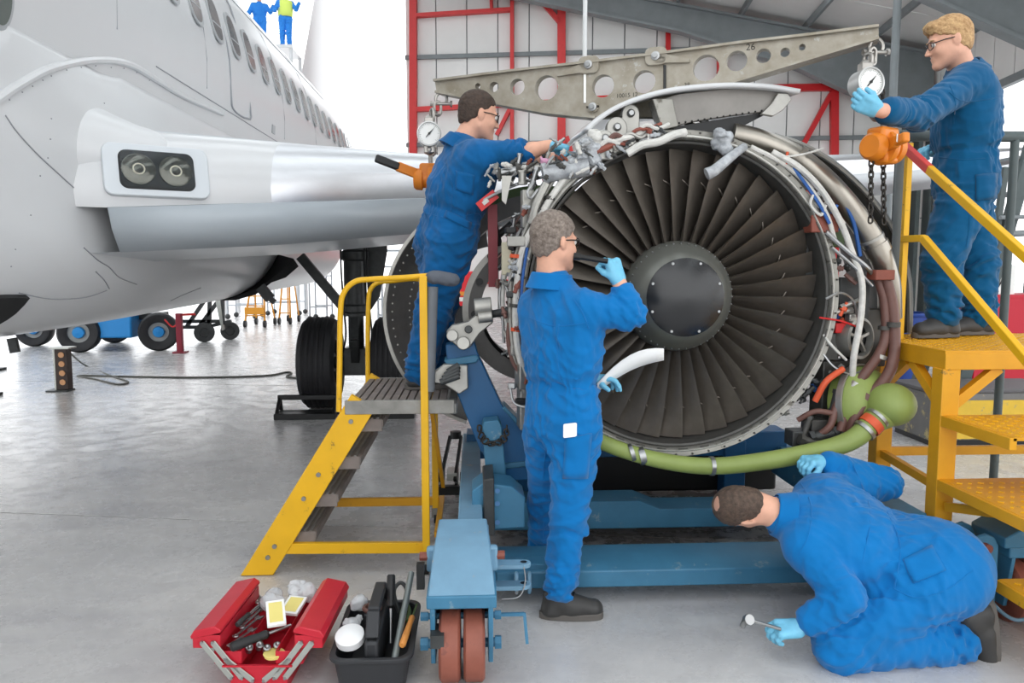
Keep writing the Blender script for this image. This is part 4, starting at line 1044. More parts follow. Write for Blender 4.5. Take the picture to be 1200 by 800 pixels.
def gauge(C, face, R, label, hang):
    """round dial dynamometer at C, facing `face`, hung from point hang"""
    t = thing('load_gauge', label, 'gauge', C)
    M = zframe(C, face, (1, 0, 0)); f = Vector(face).normalized()
    MB().lathe([(0, -.07), (R*.9, -.07), (R*1.0, -.06), (R, .0), (R*1.04, .004), (R*1.04, .02), (R*.93, .022), (R*.9, .012), (0, .012)], M, 36).build('case', mat('gauge_case', (196, 196, 194), .35, metal=.5), t)
    d = MB().lathe([(0, .0135), (R*.9, .0135)], M, 36).build('dial', m_dial, t)
    for k in range(30):
        a = -PI*.25+1.5*PI*k/29; L_ = .16 if k % 5 == 0 else .09
        MB().box((R*(.86-L_/2), 0, .0145), (R*L_, R*.018, .001), M @ Matrix.Rotation(a, 4, 'Z')).build('tick', m_dark, d, smooth=0)
    MB().prism([(-R*.42, -R*.03), (-R*.42, R*.03), (R*.05, R*.06), (R*.62, 0), (R*.05, -R*.06)], .003, M @ Matrix.Translation((0, 0, .017)) @ Matrix.Rotation(.85, 4, 'Z')).build('needle', m_dark, t, smooth=0)
    MB().cyl(C+f*.013, C+f*.02, R*.1).build('needle_boss', m_dark, t)
    c2 = C-f*.03
    MB().box(c2+Vector((0, 0, R*1.06)), (.05, .05, .05)).sphere(c2+Vector((0, 0, R*1.3)), .026).build('upper_eye', m_shackle, t, bevel=.004)
    MB().box(c2-Vector((0, 0, R*1.06)), (.06, .05, .06)).sphere(c2-Vector((0, 0, R*1.25)), .03).build('lower_eye', m_shackle, t, bevel=.004)
    H = Vector(hang); top_ = c2+Vector((0, 0, R*1.3))
    shackle(H, t)
    n = 2; a = H+Vector((0, 0, -.055)); 
    for k in range(2):
        p = a.lerp(top_, .3+.45*k); o = link(big_link, 'shackle_link', m_shackle, t); o.matrix_basis = Matrix.Translation(p) @ Matrix.Rotation(PI/2*(k+.3), 4, 'Z')
    return t
gL = gauge(at(503, 157, 4.42), (.05, -1, .05), .066, 'round white dial load gauge hanging beside the man on the steps', at(517, 110, 4.47))
gR = gauge(at(1018, 97, 3.52), (.18, -1, .05), .066, 'round white dial load gauge touched by the fair-haired man', at(1027, 47, 3.6))
def lever_hoist(C, label, lever_to, chains, yaw=0):
    t = thing('lever_hoist', label, 'hoist', C)
    M = Matrix.Translation(C) @ Matrix.Rotation(yaw, 4, 'Z') @ Matrix.Rotation(PI/2, 4, 'Y')
    MB().lathe([(0, -.10), (.05, -.10), (.062, -.085), (.065, -.05), (.05, -.045), (.05, -.02), (.078, -.015), (.082, 0), (.078, .02), (.05, .025), (.05, .045), (.07, .05), (.072, .085), (.055, .1), (0, .1)], M, 28).build('gear_housing', m_hoist, t)
    MB().box(C+Vector((0, 0, .03)), (.13, .09, .12), rz=yaw).box(C+Vector((.02, 0, -.045)), (.1, .07, .06), rz=yaw).build('body', m_hoist, t, bevel=.015)
    MB().lathe([(0, .13), (.03, .128), (.045, .11), (.048, .1)], M, 20).build('hand_wheel', m_hoist, t)
    MB().cyl(C+Vector((0, 0, .09)), C+Vector((0, 0, .14)), .014).build('top_eye', m_shackle, t)
    hk = [C+Vector((math.cos(a)*.03, 0, .165+math.sin(a)*.03)) for a in np.linspace(-PI/2, PI*1.2, 12)]
    MB().tube(hk, .009, 8).build('hook', m_shackle, t)
    L = Vector(lever_to); s = C+(L-C).normalized()*.04; d = (L-C)
    lv = MB().bar(s, C+d*.62, .03, .055, up=(0, 0, 1)).build('lever', m_hoist, t, bevel=.006)
    MB().bar(C+d*.58, L, .034, .045).build('lever_grip', m_blackhose if not chains else m_hoist, lv, bevel=.008)
    for (a, b2) in chains: chain(a, b2, t)
    return t
lever_hoist(at(505, 210, 4.60), 'orange lever hoist with a long black handled lever beside the wing', at(440, 185, 4.5), [])
hR = lever_hoist(at(1034, 173, 3.56), 'orange lever hoist with two dangling chains above the bleed duct', at(1063, 160, 3.38), [(at(1021, 188, 3.56), at(1020, 266, 3.56)), (at(1035, 190, 3.56), at(1036, 268, 3.56))], .5)
MB().box(at(1052, 162, 3.42), (.035, .004, .035), rz=.9).build('hoist_label', m_dial, hR)
chain(at(1020, 127, 3.56), at(1031, 141, 3.56), hR, m_shackle, big_link, .05)
ch = thing('hanging_chain', 'thin steel chain hanging behind the load gauge', 'chain', at(1034, 150, 3.95))
chain(at(1034, 105, 3.95), at(1036, 175, 3.95), ch)
# ------------------------------------------------------------------ blue engine dolly
m_blue = mat('blue_dolly_paint', (62, 120, 152), .45, noise=.22, nscale=6, wear=(118, 142, 154), wear_amt=.39, wscale=9)
m_blue2 = mat('deep_blue_paint', (30, 92, 140), .42, noise=.2, nscale=5, wear=(86, 108, 122), wear_amt=.38, wscale=12)
m_lblue = mat('faded_blue_paint', (112, 152, 178), .5, noise=.2, nscale=6, wear=(150, 148, 146), wear_amt=.39, wscale=12)
m_wheel = mat('red_polyurethane', (146, 84, 68), .55, noise=.2, nscale=14, wear=(120, 70, 60), wear_amt=.4, wscale=8)
dol = thing('engine_dolly', 'blue steel engine transport dolly with brick-red front wheels', 'dolly', (.9, 3.6, 0))
def pxprism(pts, Y, t, name, m, bevel=.006, parent=dol):
    a = [at(px, py, Y) for px, py in pts]; n = len(a)
    return MB().add(a+[p+Vector((0, t, 0)) for p in a], [tuple(range(n)), tuple(range(2*n-1, n-1, -1))]+[(i, (i+1) % n, n+(i+1) % n, n+i) for i in range(n)]).build(name, m, parent, bevel=bevel)
# front cross beam
xa, xb = at(582, 690, 3.42).x, 2.06
MB().add([(xa, 3.455, .075), (xb, 3.455, .075), (xb, 3.72, .075), (xa, 3.72, .075), (xa, 3.455, .155), (xb, 3.455, .155), (xb, 3.53, .185), (xa, 3.53, .185), (xb, 3.72, .185), (xa, 3.72, .185)],
         [(3, 2, 1, 0), (0, 1, 5, 4), (4, 5, 6, 7), (7, 6, 8, 9), (9, 8, 2, 3), (0, 4, 7, 9, 3), (1, 2, 8, 6, 5)]).build('front_cross_beam', m_blue, dol, bevel=.006)
# middle beam with step, rear beam
mid = [(-.0, 4.18, .10), (.95, 4.18, .10), (1.05, 4.18, .10), (2.05, 4.18, .10), (2.05, 4.18, .21), (1.05, 4.18, .21), (.93, 4.18, .26), (-.0, 4.18, .26)]
MB().add(mid+[(x, y+.22, z) for x, y, z in mid], [tuple(range(8)), tuple(range(15, 7, -1))]+[(i, (i+1) % 8, 8+(i+1) % 8, 8+i) for i in range(8)]).build('middle_cross_beam', m_blue, dol, bevel=.006)
MB().box((1.0, 4.95, .42), (2.1, .2, .16)).build('rear_cross_beam', m_blue2, dol, bevel=.006)
MB().box((1.02, 4.75, .60), (1.5, .3, .05)).build('cradle_shelf', m_blue2, dol, bevel=.006)
MB().box((1.1, 5.25, .21), (1.9, .5, .3)).build('dark_filler', m_dark, dol, bevel=.02)  # black box added to darken the space beneath the engine
MB().box((2.06, 4.2, .30), (.14, 1.5, .2)).build('side_rail', m_blue, dol, bevel=.006)
for x in (.35, 1.7): MB().box((x, 4.9, .24), (.14, .14, .4)).build('post', m_blue2, dol, bevel=.006)
# inboard side rail running away from the caster
MB().box((-.02, 4.12, .40), (.11, 1.95, .11)).build('side_rail', m_lblue, dol, bevel=.006)
# slanted cradle arm
pxprism([(522, 404), (556, 400), (561, 417), (590, 478), (622, 508), (624, 562), (592, 564), (563, 528), (536, 462), (524, 424)], 3.95, .13, 'cradle_arm', m_blue2)
pxprism([(520, 422), (557, 416), (562, 419), (558, 425), (524, 429)], 3.93, .17, 'arm_gusset', m_blue)
pxprism([(588, 478), (592, 476), (626, 510), (628, 562), (622, 562), (618, 512)], 3.93, .17, 'arm_flange', m_blue)
pxprism([(590, 543), (624, 540), (624, 546), (590, 550)], 3.935, .04, 'arm_rib', m_blue)
pxprism([(565, 500), (567, 494), (584, 492), (588, 500), (594, 566), (570, 566)], 3.8, .12, 'stop_post', m_blue)
for k in range(14):
    t = k/13; a = PI*t; p = at(578-16*math.cos(a), 502+18*math.sin(a), 3.785)
    o = link(clm, 'chain_link', m_chain, dol); o.matrix_basis = wmat(dol).inverted() @ (Matrix.Translation(p) @ Matrix.Rotation(a, 4, 'Y') @ Matrix.Rotation(PI/2*(k % 2), 4, 'Z')); o.matrix_parent_inverse = Matrix.Identity(4)
# grey engine support bracket on the arm
pxprism([(523, 388), (530, 381), (548, 377), (565, 363), (578, 363), (578, 378), (562, 391), (550, 408), (540, 409), (526, 398)], 3.9, .08, 'support_bracket', m_alu)
for px, py, r in ((530, 393, .03), (543, 402, .034), (549, 386, .02)):
    MB().cyl(at(px, py, 3.89), at(px, py, 3.86), r).build('bracket_bolt', m_gear if r < .025 else m_alu, dol, bevel=.004)
MB().cyl(at(556, 360, 3.9), at(576, 358, 3.9), .045).cyl(at(560, 372, 3.88), at(577, 370, 3.88), .03).build('support_roller', m_alu, dol, bevel=.004)
MB().cyl(at(576, 368, 3.9), at(600, 364, 3.84), .02).build('support_pin', m_gear, dol)
pxprism([(508, 436), (520, 427), (548, 428), (549, 455), (538, 462), (520, 450), (508, 449)], 3.88, .05, 'clamp_plate', m_alu)
for k in range(4):
    MB().cyl(at(516+k*3, 448-k*4, 3.84), at(538, 440-k*4, 3.84), .018).build('clamp_finger', m_gear, dol)
# lower block with strap
pxprism([(553, 575), (566, 566), (600, 570), (615, 583), (615, 618), (553, 622)], 3.55, .2, 'jack_block', m_blue)
pxprism([(566, 562), (579, 560), (580, 628), (567, 628)], 3.52, .26, 'jack_strap', m_gear)
for py in (575, 590, 612): MB().cyl(at(583, py, 3.52), at(583, py, 3.5), .012, n=8).build('bolt', m_blue2, dol)
pxprism([(615, 540), (690, 546), (690, 562), (615, 562)], 4.3, .15, 'cradle_cross_tube', m_blue2)
# front caster
def caster(cx, cy, parent, full=True):
    R = .14
    for sx in (-.046, .046):
        M = zframe((cx+sx, cy, R), (1, 0, 0))
        w = MB().lathe([(.05, -.04), (R-.012, -.04), (R, -.03), (R, .03), (R-.012, .04), (.05, .04)], M, 36, closed_prof=True).build('caster_wheel', m_wheel, parent)
        MB().lathe([(0, -.042), (.05, -.042), (.05, .042), (0, .042)], M, 20).build('wheel_hub', m_blue2, w)
    for sx in (-.108, .108):
        MB().prism([(-.06, -.07), (.06, -.07), (.1, .17), (-.1, .17)], .018, Matrix.Translation((cx+sx, cy, .16)) @ frame((0, 0, 0), (0, 1, 0), (0, 0, 1))).build('fork_plate', m_blue, parent, bevel=.003)
    for z, y, r in ((R, 0, .026), (.24, .02, .018)):
        MB().cyl((cx-.15, cy+y, z), (cx+.15, cy+y, z), r*.7, n=10).cyl((cx-.16, cy+y, z), (cx-.13, cy+y, z), r, n=6).cyl((cx+.125, cy+y, z), (cx+.15, cy+y, z), r, n=6).build('axle_bolt', m_blue, parent)
    MB().box((cx, cy+.02, .345), (.26, .24, .05)).build('fork_top', m_blue, parent, bevel=.006)
    MB().box((cx, cy+.1, .26), (.2, .03, .12)).build('back_plate', m_dark, parent)
cx, cy = -.05, 2.83
caster(cx, cy, dol)
hd = [(-.125, -.12, .37), (.125, -.12, .37), (.11, .02, .49), (-.11, .02, .49), (-.10, .30, .52), (.10, .30, .52), (-.125, -.12, .355), (.125, -.12, .355), (.125, .32, .355), (-.125, .32, .355)]
MB().add([(cx+x, cy+.03+y, z) for x, y, z in hd], [(0, 1, 2, 3), (3, 2, 5, 4), (0, 6, 7, 1), (1, 7, 8, 5, 2), (4, 9, 6, 0, 3), (5, 8, 9, 4), (6, 9, 8, 7)]).build('caster_head', m_lblue, dol, bevel=.006)
MB().box((cx, cy+.12, .43), (.28, .04, .10)).build('head_ear', m_lblue, dol, bevel=.01)
for sx in (-.15, .15): MB().cyl((cx+sx*.9, cy+.12, .44), (cx+sx*1.12, cy+.12, .44), .018, n=8).build('pivot_bolt', m_rust, dol)
MB().bar((cx+.15, cy+.02, .24), (cx+.24, cy+.02, .24), .012, .012).bar((cx+.24, cy+.02, .245), (cx+.25, cy+.0, .13), .012, .012).build('crank_handle', m_blue, dol)
for z in (.36, .27):
    lug = MB().prism([(0, -.035), (.13, -.03)]+[(.13+.03*math.cos(a), .03*math.sin(a)) for a in np.linspace(-PI/2, PI/2, 7)]+[(0, .035)], .018, Matrix.Translation((cx+.12, cy+.22, z))).build('pin_lug', m_lblue, dol, bevel=.003)
    MB().lathe([(.0, .0105), (.014, .0105)], Matrix.Translation((cx+.25, cy+.22, z)), 12).build('lug_hole', m_dark, lug)
pp = at(602, 655, 3.05)
MB().tube(spline([(cx+.25, cy+.19, .36), (cx+.255, cy+.185, .30), (cx+.23, cy+.18, .24), (cx+.16, cy+.18, .23)], 5), .003, 5).build('pin_wire', m_steel, dol)
for dx in (.12, .18):
    M = Matrix.Translation((xa+dx-.03, 3.40, .13)) @ Matrix.Rotation(PI/2, 4, 'Y')
    MB().torus(.045, .009, M @ Matrix.Diagonal((1, .6, 1, 1)), 20, 8).build('tie_ring', m_lblue, dol)
MB().box((cx-.09, cy-.08, .21), (.05, .1, .05)).build('tow_stub', m_gear, dol)
MB().bar((cx-.16, cy+.05, .34), (cx-.16, cy+.05, .44), .03, .03).build('brake_stub', m_dark, dol)
MB().box((.16, 3.52, .135), (.46, .10, .11)).build('beam_socket', m_blue, dol, bevel=.005)
MB().box((-.02, 3.16, .38), (.16, .2, .16)).build('rail_socket', m_lblue, dol, bevel=.006)
# outboard end: bracket plates
pl = [(2.135, 0), (2.28, 0), (2.28, .35), (2.26, .385), (2.225, .40), (2.18, .385), (2.135, .33)]
for y in (3.14, 3.30):
    MB().prism([(p[0], p[1]+.02) for p in pl], .022, frame((0, y, 0), (1, 0, 0), (0, 0, 1))).build('end_plate', m_blue, dol, bevel=.004)
for z in (.20, .29): MB().box((2.185, 3.22, z), (.10, .136, .02)).build('end_shelf', m_lblue, dol, bevel=.003)
MB().cyl((2.215, 3.10, .365), (2.215, 3.34, .365), .02).build('pivot_bolt', m_rust, dol)
MB().add([(2.285, 3.1, .365), (2.56, 3.1, .365), (2.56, 3.1, .44), (2.36, 3.1, .45), (2.285, 3.1, .41), (2.285, 3.33, .365), (2.56, 3.33, .365), (2.56, 3.33, .44), (2.36, 3.33, .45), (2.285, 3.33, .41)],
         [(0, 1, 2, 3, 4), (9, 8, 7, 6, 5), (0, 5, 6, 1), (1, 6, 7, 2), (2, 7, 8, 3), (3, 8, 9, 4), (4, 9, 5, 0)]).build('caster_head', m_blue, dol, bevel=.006)
MB().box((2.04, 3.56, .258), (.17, .3, .33)).build('beam_socket', m_blue, dol, bevel=.006)
MB().box((2.105, 3.365, .2), (.06, .14, .1)).build('link_arm', m_blue, dol, bevel=.004)
caster(2.44, 3.2, dol)
MB().tube(spline([(2.2, 3.12, .2), (2.24, 3.06, .12), (2.3, 3.03, .08), (2.38, 3.03, .09)], 5), .008, 6).build('pin_wire', m_lblue, dol)
# ------------------------------------------------------------------ people
m_skin = mat('skin', (226, 172, 146), .5, noise=.1, nscale=40, spec=.4)
m_glove = mat('blue_nitrile_glove', (116, 190, 220), .42, noise=.12, nscale=60)
m_cov = mat('blue_coverall', (6, 112, 180), .85, noise=.14, nscale=6, cloth=1, sheen=.15, spec=.2)
m_cov2 = mat('shaded_blue_coverall', (4, 84, 128), .85, noise=.16, nscale=6, cloth=1, sheen=.15, spec=.2)  # darker copy of the coverall blue, shade put into its colour
m_cov3 = mat('stained_blue_coverall', (8, 94, 156), .85, noise=.16, nscale=6, cloth=1, sheen=.15, spec=.2, rgb2=(8, 78, 124))
m_shoe = mat('black_shoe_leather', (58, 57, 56), .5, noise=.2, nscale=20)
m_sole = mat('shoe_sole', (92, 88, 84), .75)
m_hair_g = mat('grey_hair', (150, 138, 128), .7, rgb2=(92, 80, 72), nscale=60, bump=.6, bscale=120)
m_hair_b = mat('dark_brown_hair', (78, 62, 52), .7, rgb2=(48, 38, 32), nscale=60, bump=.6, bscale=120)
m_hair_y = mat('fair_hair', (206, 170, 122), .7, rgb2=(150, 112, 74), nscale=50, bump=.6, bscale=120)
m_hair_k = mat('brown_hair', (98, 80, 68), .7, rgb2=(60, 48, 40), nscale=60, bump=.6, bscale=120)
m_frame = mat('spectacle_frame', (30, 26, 28), .35)
V = Vector
def A(v): return np.array(v, float)
def hand_prims(wr, d, n, s, curl, scale=1.0, spread=.12, thumb=.5, r0=0, cuff=None):
    """wr wrist, d towards the knuckles, n palm normal, s towards the thumb"""
    d = V(d).normalized(); s = V(s); s = (s-d*s.dot(d)).normalized(); n2 = d.cross(s)
    n = n2 if n2.dot(V(n)) > 0 else -n2
    P = []; S = scale
    for o, w in ((.024, .024), (.0, .026), (-.022, .023)):
        P.append(rcone(wr+d*.012*S+s*o*.75*S, wr+d*.082*S+s*o*S*1.15, (.021+r0)*S, (.0165+r0)*S, k=.012))
    cf = V(cuff).normalized() if cuff is not None else d
    P.append(rcone(wr-cf*.05*S, wr+d*.02*S, (.030+r0)*S, (.026+r0)*S, k=.015))
    Ls = (.074, .082, .077, .060); of = (.033, .011, -.011, -.032)
    for i in range(4):
        c = curl[i] if isinstance(curl, (list, tuple)) else curl
        p = wr+d*(.086-.004*abs(i-1))*S+s*of[i]*S; a = .15*c; L = Ls[i]*S
        dr = (d+s*((1.5-i)*spread*.35)).normalized()
        for j, fr in enumerate((.45, .31, .24)):
            a += c*(.75, .95, .6)[j]
            q = p+(dr*math.cos(a)+n*math.sin(a))*L*fr
            P.append(rcone(p, q, (.0098-.0008*j+r0)*S, (.0092-.0010*j+r0)*S, k=.004)); p = q
    p = wr+d*.022*S+s*.026*S
    d1 = (d*.62+s*.62*(1-thumb*.6)+n*thumb*.75).normalized(); q = p+d1*.048*S
    P.append(rcone(p, q, (.0145+r0)*S, (.0115+r0)*S, k=.012))
    d2 = (d*.85+s*.1+n*thumb*.8).normalized(); q2 = q+d2*.034*S
    P.append(rcone(q, q2, (.011+r0)*S, (.009+r0)*S, k=.006))
    return P
def head_prims(c, f, u):
    f = V(f).normalized(); u = V(u); u = (u-f*u.dot(f)).normalized(); s = u.cross(f)
    R = np.array([[f.x, s.x, u.x], [f.y, s.y, u.y], [f.z, s.z, u.z]])
    T = lambda a, b, z: A(c)+R @ np.array([a, b, z])
    P = [ell(T(-.014, 0, .035), (.100, .076, .088), R, k=.02), ell(T(.028, 0, -.04), (.066, .060, .082), R, k=.03), ell(T(.01, 0, -.03), (.075, .068, .07), R, k=.03),
         rcone(T(-.002, .05, -.06), T(.072, .012, -.104), .022, .018, k=.03), rcone(T(-.002, -.05, -.06), T(.072, -.012, -.104), .022, .018, k=.03), ell(T(.078, 0, -.104), (.02, .022, .018), R, k=.02),
         ell(T(.080, 0, .020), (.016, .052, .012), R, k=.016), rcone(T(.092, 0, .004), T(.116, 0, -.034), .007, .0105, k=.012), ell(T(.106, .011, -.038), (.009, .007, .007), R, k=.006), ell(T(.106, -.011, -.038), (.009, .007, .007), R, k=.006),
         ell(T(.060, .040, -.035), (.026, .02, .022), R, k=.02), ell(T(.060, -.040, -.035), (.026, .02, .022), R, k=.02),
         ell(T(.093, .033, .002), (.012, .015, .010), R, k=.008, neg=True), ell(T(.093, -.033, .002), (.012, .015, .010), R, k=.008, neg=True),
         ell(T(.094, 0, -.064), (.009, .024, .0055), R, k=.006), ell(T(.092, 0, -.076), (.009, .021, .006), R, k=.006)]
    for sg in (1, -1):
        P += [ell(T(-.012, sg*.079, -.008), (.019, .006, .032), R, k=.006), ell(T(-.020, sg*.084, -.002), (.012, .006, .026), R, k=.006)]
    return P, T, R
def hair_mesh(c, f, u, thick, front, back, name='hair', bald=False, tuft=0, seed=0):
    P0, T, R = head_prims(c, f, u)
    rs = np.random.RandomState(seed)
    core = ell(T(-.014, 0, .035), (.100+thick*.7, .076+thick*.55, .088+thick), R, k=.02, fold=.0035, lam=.018, seed=seed)
    nape = ell(T(-.045, 0, -.02), (.062+thick*.4, .062+thick*.3, .07), R, k=.02, fold=.003, lam=.018, seed=seed+1)
    pr = [core, nape]
    if tuft: pr.append(ell(T(.07, 0, .095), (.035, .06, .022+tuft), R, k=.03, fold=.006, lam=.02, seed=seed+2))
    def cut(P):
        q = (P-A(c)) @ R
        x, y, z = q[..., 0], q[..., 1], q[..., 2]
        # hairline: forehead in front, sideburn at the ear, nape behind
        line = np.where(x > -.005, .012+(x+.005)*front, -.015+(x+.005)*back)
        g = line-z+.004*np.sin(y*180)+.003*np.sin(x*210)
        if bald: g = np.maximum(g, .034-np.sqrt((x+.035)**2+y**2+((z-.13)*.6)**2))
        return g
    return sdf_mesh(pr, .0055, name, cut=cut)
def glasses(T, parent, clear=True):
    g = MB()
    for sg in (1, -1):
        g.tube([V(T(-.02, sg*.083, .004)), V(T(.04, sg*.079, .008)), V(T(.092, sg*.062, .008))], .0028, 6)
        ring = [V(T(.104-.012*abs(math.cos(a))*(1 if math.cos(a) > 0 else .0), sg*(.034+.027*math.cos(a)), .000+.019*math.sin(a))) for a in np.linspace(0, 2*PI, 15)]
        g.tube(ring, .0022, 6, caps=False)
    g.tube([V(T(.106, .009, .006)), V(T(.108, 0, .008)), V(T(.106, -.009, .006))], .0025, 6)
    gg = g.build('safety_glasses', m_frame, parent)
    for sg in (1, -1):
        MB().add([T(.102-.010*max(0, math.cos(a)), sg*(.034+.027*math.cos(a)), .019*math.sin(a)) for a in np.linspace(0, 2*PI, 15)[:-1]], [tuple(range(14))]).build('lens', m_glass, gg)
def shoe(heel, fdir, up, parent, L=.27, sc=1.0):
    f = V(fdir).normalized(); u = V(up); u = (u-f*u.dot(f)).normalized(); s = u.cross(f); h = V(heel)
    pt = lambda a, b, z: A(h+f*a+s*b+u*z)
    P = [rcone(pt(.0, 0, .035), pt(.10, 0, .04), .040, .042, k=.02), rcone(pt(.09, .004, .045), pt(L-.08, .006, .040), .045, .044, k=.03), rcone(pt(.0, 0, .04), pt(.01, 0, .10), .042, .048, k=.03),
         rcone(pt(.05, 0, .085), pt(.13, 0, .06), .042, .034, k=.03)]
    cutf = lambda Q: .018-((Q-A(h)) @ A(u))
    o = link(sdf_mesh(P, .007, 'shoe', cut=cutf), 'shoe', m_shoe, parent)
    out = [(-.044, 0)]
    so = []
    for a in np.linspace(0, 2*PI, 26)[:-1]:
        c_, s_ = math.cos(a), math.sin(a); x = (L-.03)/2-.03+((L+.03)/2-.004)*c_; w = (.046+.006*c_)*math.copysign(abs(s_)**.75, s_)
        so.append((x, w))
    for k_ in range(4):
        x_ = .095+.022*k_; MB().tube([h+f*x_+s*-.026+u*(.104-.016*k_), h+f*(x_+.008)+u*(.116-.017*k_), h+f*x_+s*.026+u*(.104-.016*k_)], .004, 6).build('shoe_lace', m_dark, o)
    MB().prism(so, .030, frame(h, f, s), t0=0).build('sole', m_sole, o, bevel=.003)
    return o
def person(label, J, cov, hair, hairopt, base, gl=True, sleeve=(1.0, 1.0), hands=(), feet=(), S=1.0, group=None, bulk=1.0, fold=1.0, neckk=.0):
    t = thing('person', label, 'person', base, group)
    g = {k: V(v) for k, v in J.items()}
    B = bulk*S
    mid = lambda a, b, k=.5: g[a].lerp(g[b], k)
    # --- coverall
    pel = (g['hipL']+g['hipR'])/2; ch = (g['shL']+g['shR'])/2
    spine = (ch-pel).normalized()
    P = []
    wenv = lambda x: .35+.9*np.exp(-((x-.62)/.16)**2)
    for sd, sg in (('L', 1), ('R', -1)):
        sh, hp_ = g['sh'+sd], g['hip'+sd]
        si = sh.lerp(ch, .36)-spine*.05; hi = hp_.lerp(pel, .18)+spine*.06
        P.append(rcone(si, hi, .118*B, .118*B, fold=.008*fold, lam=.06, seed=3+sg, env=wenv, k=.06))
        P.append(rcone(g['neck'].lerp(ch, .45), sh, .062*B, .068*B, k=.05))
    P.append(rcone(ch-spine*.08, pel+spine*.05, .125*B, .130*B, fold=.007*fold, lam=.07, seed=9, env=wenv, k=.06))
    if 'belly' in g: P.append(ell(g['belly'], (.13*B,)*3, k=.08))
    if 'seat' in g: P.append(ell(g['seat'], (.165*B,)*3, k=.1, fold=.004*fold, lam=.08, seed=4))
    for i, sd in enumerate('LR'):
        sh, el, wr = g['sh'+sd], g['el'+sd], g['wr'+sd]
        e1 = lambda x: .35+1.0*x**2; e2 = lambda x: 1.1-.5*x
        k_ = sleeve[i]
        cuff = el.lerp(wr, max(0, k_-.0)) if k_ > 0 else el
        P.append(rcone(sh, el, .074*B, .060*B, fold=.009*fold, lam=.05, seed=20+i, env=e1, k=.04))
        if k_ > .02:
            r2 = .06+(.046-.06)*k_
            P.append(rcone(el, cuff, .060*B, r2*B, fold=.008*fold, lam=.042, seed=30+i, env=e2, k=.03))
            dn = (cuff-el).normalized()
            P.append(rcone(cuff-dn*.035, cuff, (r2+.003)*B, (r2+.003)*B, k=.008))
        hi, kn, an = g['hip'+sd], g['knee'+sd], g['ank'+sd]
        le = lambda x: .55+.7*np.exp(-((x)/.22)**2)+.6*np.exp(-((x-1)/.25)**2); ls = lambda x: .6+.7*np.exp(-(x/.25)**2)+1.1*np.exp(-((x-1)/.25)**2)
        P.append(rcone(hi, kn, .112*B, .083*B, fold=.008*fold, lam=.07, seed=40+i, env=le, k=.035))
        P.append(rcone(kn, an, .082*B, .070*B, fold=.010*fold, lam=.06, seed=50+i, env=ls, k=.03))
    nk0 = g['neck']
    P.append(rcone(nk0+(nk0-ch).normalized()*.0, ch-spine*.06, .078*S, .115*B, k=.05))
    me = sdf_mesh(P, .0082, 'coverall')
    Z = []; wst = pel.lerp(ch, .40); rt = (g['shR']-g['shL']).normalized(); fr = spine.cross(rt)
    for i, sd in enumerate('LR'):
        sh, el, wr, hi, kn, an = [g[q+sd] for q in ('sh', 'el', 'wr', 'hip', 'knee', 'ank')]
        ua, fa, th, sn = (el-sh).normalized(), (wr-el).normalized(), (kn-hi).normalized(), (an-kn).normalized()
        Z += [(el, .07, ua+fa, .016, .038, 1+i), (sh.lerp(el, .45), .09, ua+rt*.5, .006, .05, 3+i), (el.lerp(wr, .55), .07, fa, .011, .035, 5+i), (sh.lerp(ch, .45)-spine*.09, .10, ua*.6+spine, .014, .05, 7+i),
              (hi.lerp(kn, .12), .11, th+rt*(.5 if sd == 'L' else -.5), .017, .055, 9+i), (kn, .09, th+sn, .016, .05, 11+i), (kn.lerp(an, .5), .10, sn+rt*.9, .009, .06, 13+i), (an.lerp(kn, .12), .07, sn, .014, .04, 15+i), (hi.lerp(kn, .55), .13, th*.3+rt, .007, .08, 17+i)]
    Z += [(wst+rt*.0, .14, rt+fr*.4, .011, .028, 20), (wst+spine*.06, .16, spine+rt*.4, .012, .06, 21), (ch-spine*.16, .17, rt+spine*.5, .004, .09, 22), (pel, .13, spine*.6+rt, .012, .06, 23), (ch.lerp(pel, .3), .18, spine-rt*.7, .0045, .08, 24)]
    crease(me, [(c, s_*1.1, a, am*fold*.95, l*1.45, sd) for c, s_, a, am, l, sd in Z], (wst, spine, .24*B))
    co = link(me, 'coverall', cov, t)
    # collar
    nk = g['neck']; na = (g['head']-nk).normalized(); Mc = zframe(nk-na*.012, na, V(g['face']))
    MB().lathe([(.112*S, -.03), (.098*S, .006), (.088*S, .042), (.081*S, .044), (.084*S, .006), (.096*S, -.03)], Mc @ Matrix.Diagonal((1.06, .98, 1, 1)), 26, .35, 2*PI-.35, True).build('collar', cov, co, bevel=.004)
    # --- body: one continuous skin from head to hands
    HP, T, R = head_prims(g['head'], g['face'], g['up'])
    SB = list(HP)
    SB.insert(6, rcone(A(T(-.025, 0, -.05)), A(g['neck']-spine*.03), (.058+neckk)*S, (.066+neckk)*S, k=.02))
    SB.append(rcone(g['neck'], pel, .07*S, .09*S, k=.02))
    for sd in 'LR':
        SB.append(rcone(ch, g['sh'+sd], .05*S, .045*S, k=.02)); SB.append(rcone(g['sh'+sd], g['el'+sd], .042*S, .040*S, k=.02))
        SB.append(rcone(g['el'+sd], g['el'+sd].lerp(g['wr'+sd], .35), .040*S, .043*S, k=.02)); SB.append(rcone(g['el'+sd].lerp(g['wr'+sd], .35), g['wr'+sd], .043*S, .028*S, k=.02))
        SB.append(rcone(pel, g['hip'+sd], .07*S, .07*S, k=.02)); SB.append(rcone(g['hip'+sd], g['knee'+sd], .07*S, .05*S, k=.02)); SB.append(rcone(g['knee'+sd], g['ank'+sd], .05*S, .035*S, k=.02))
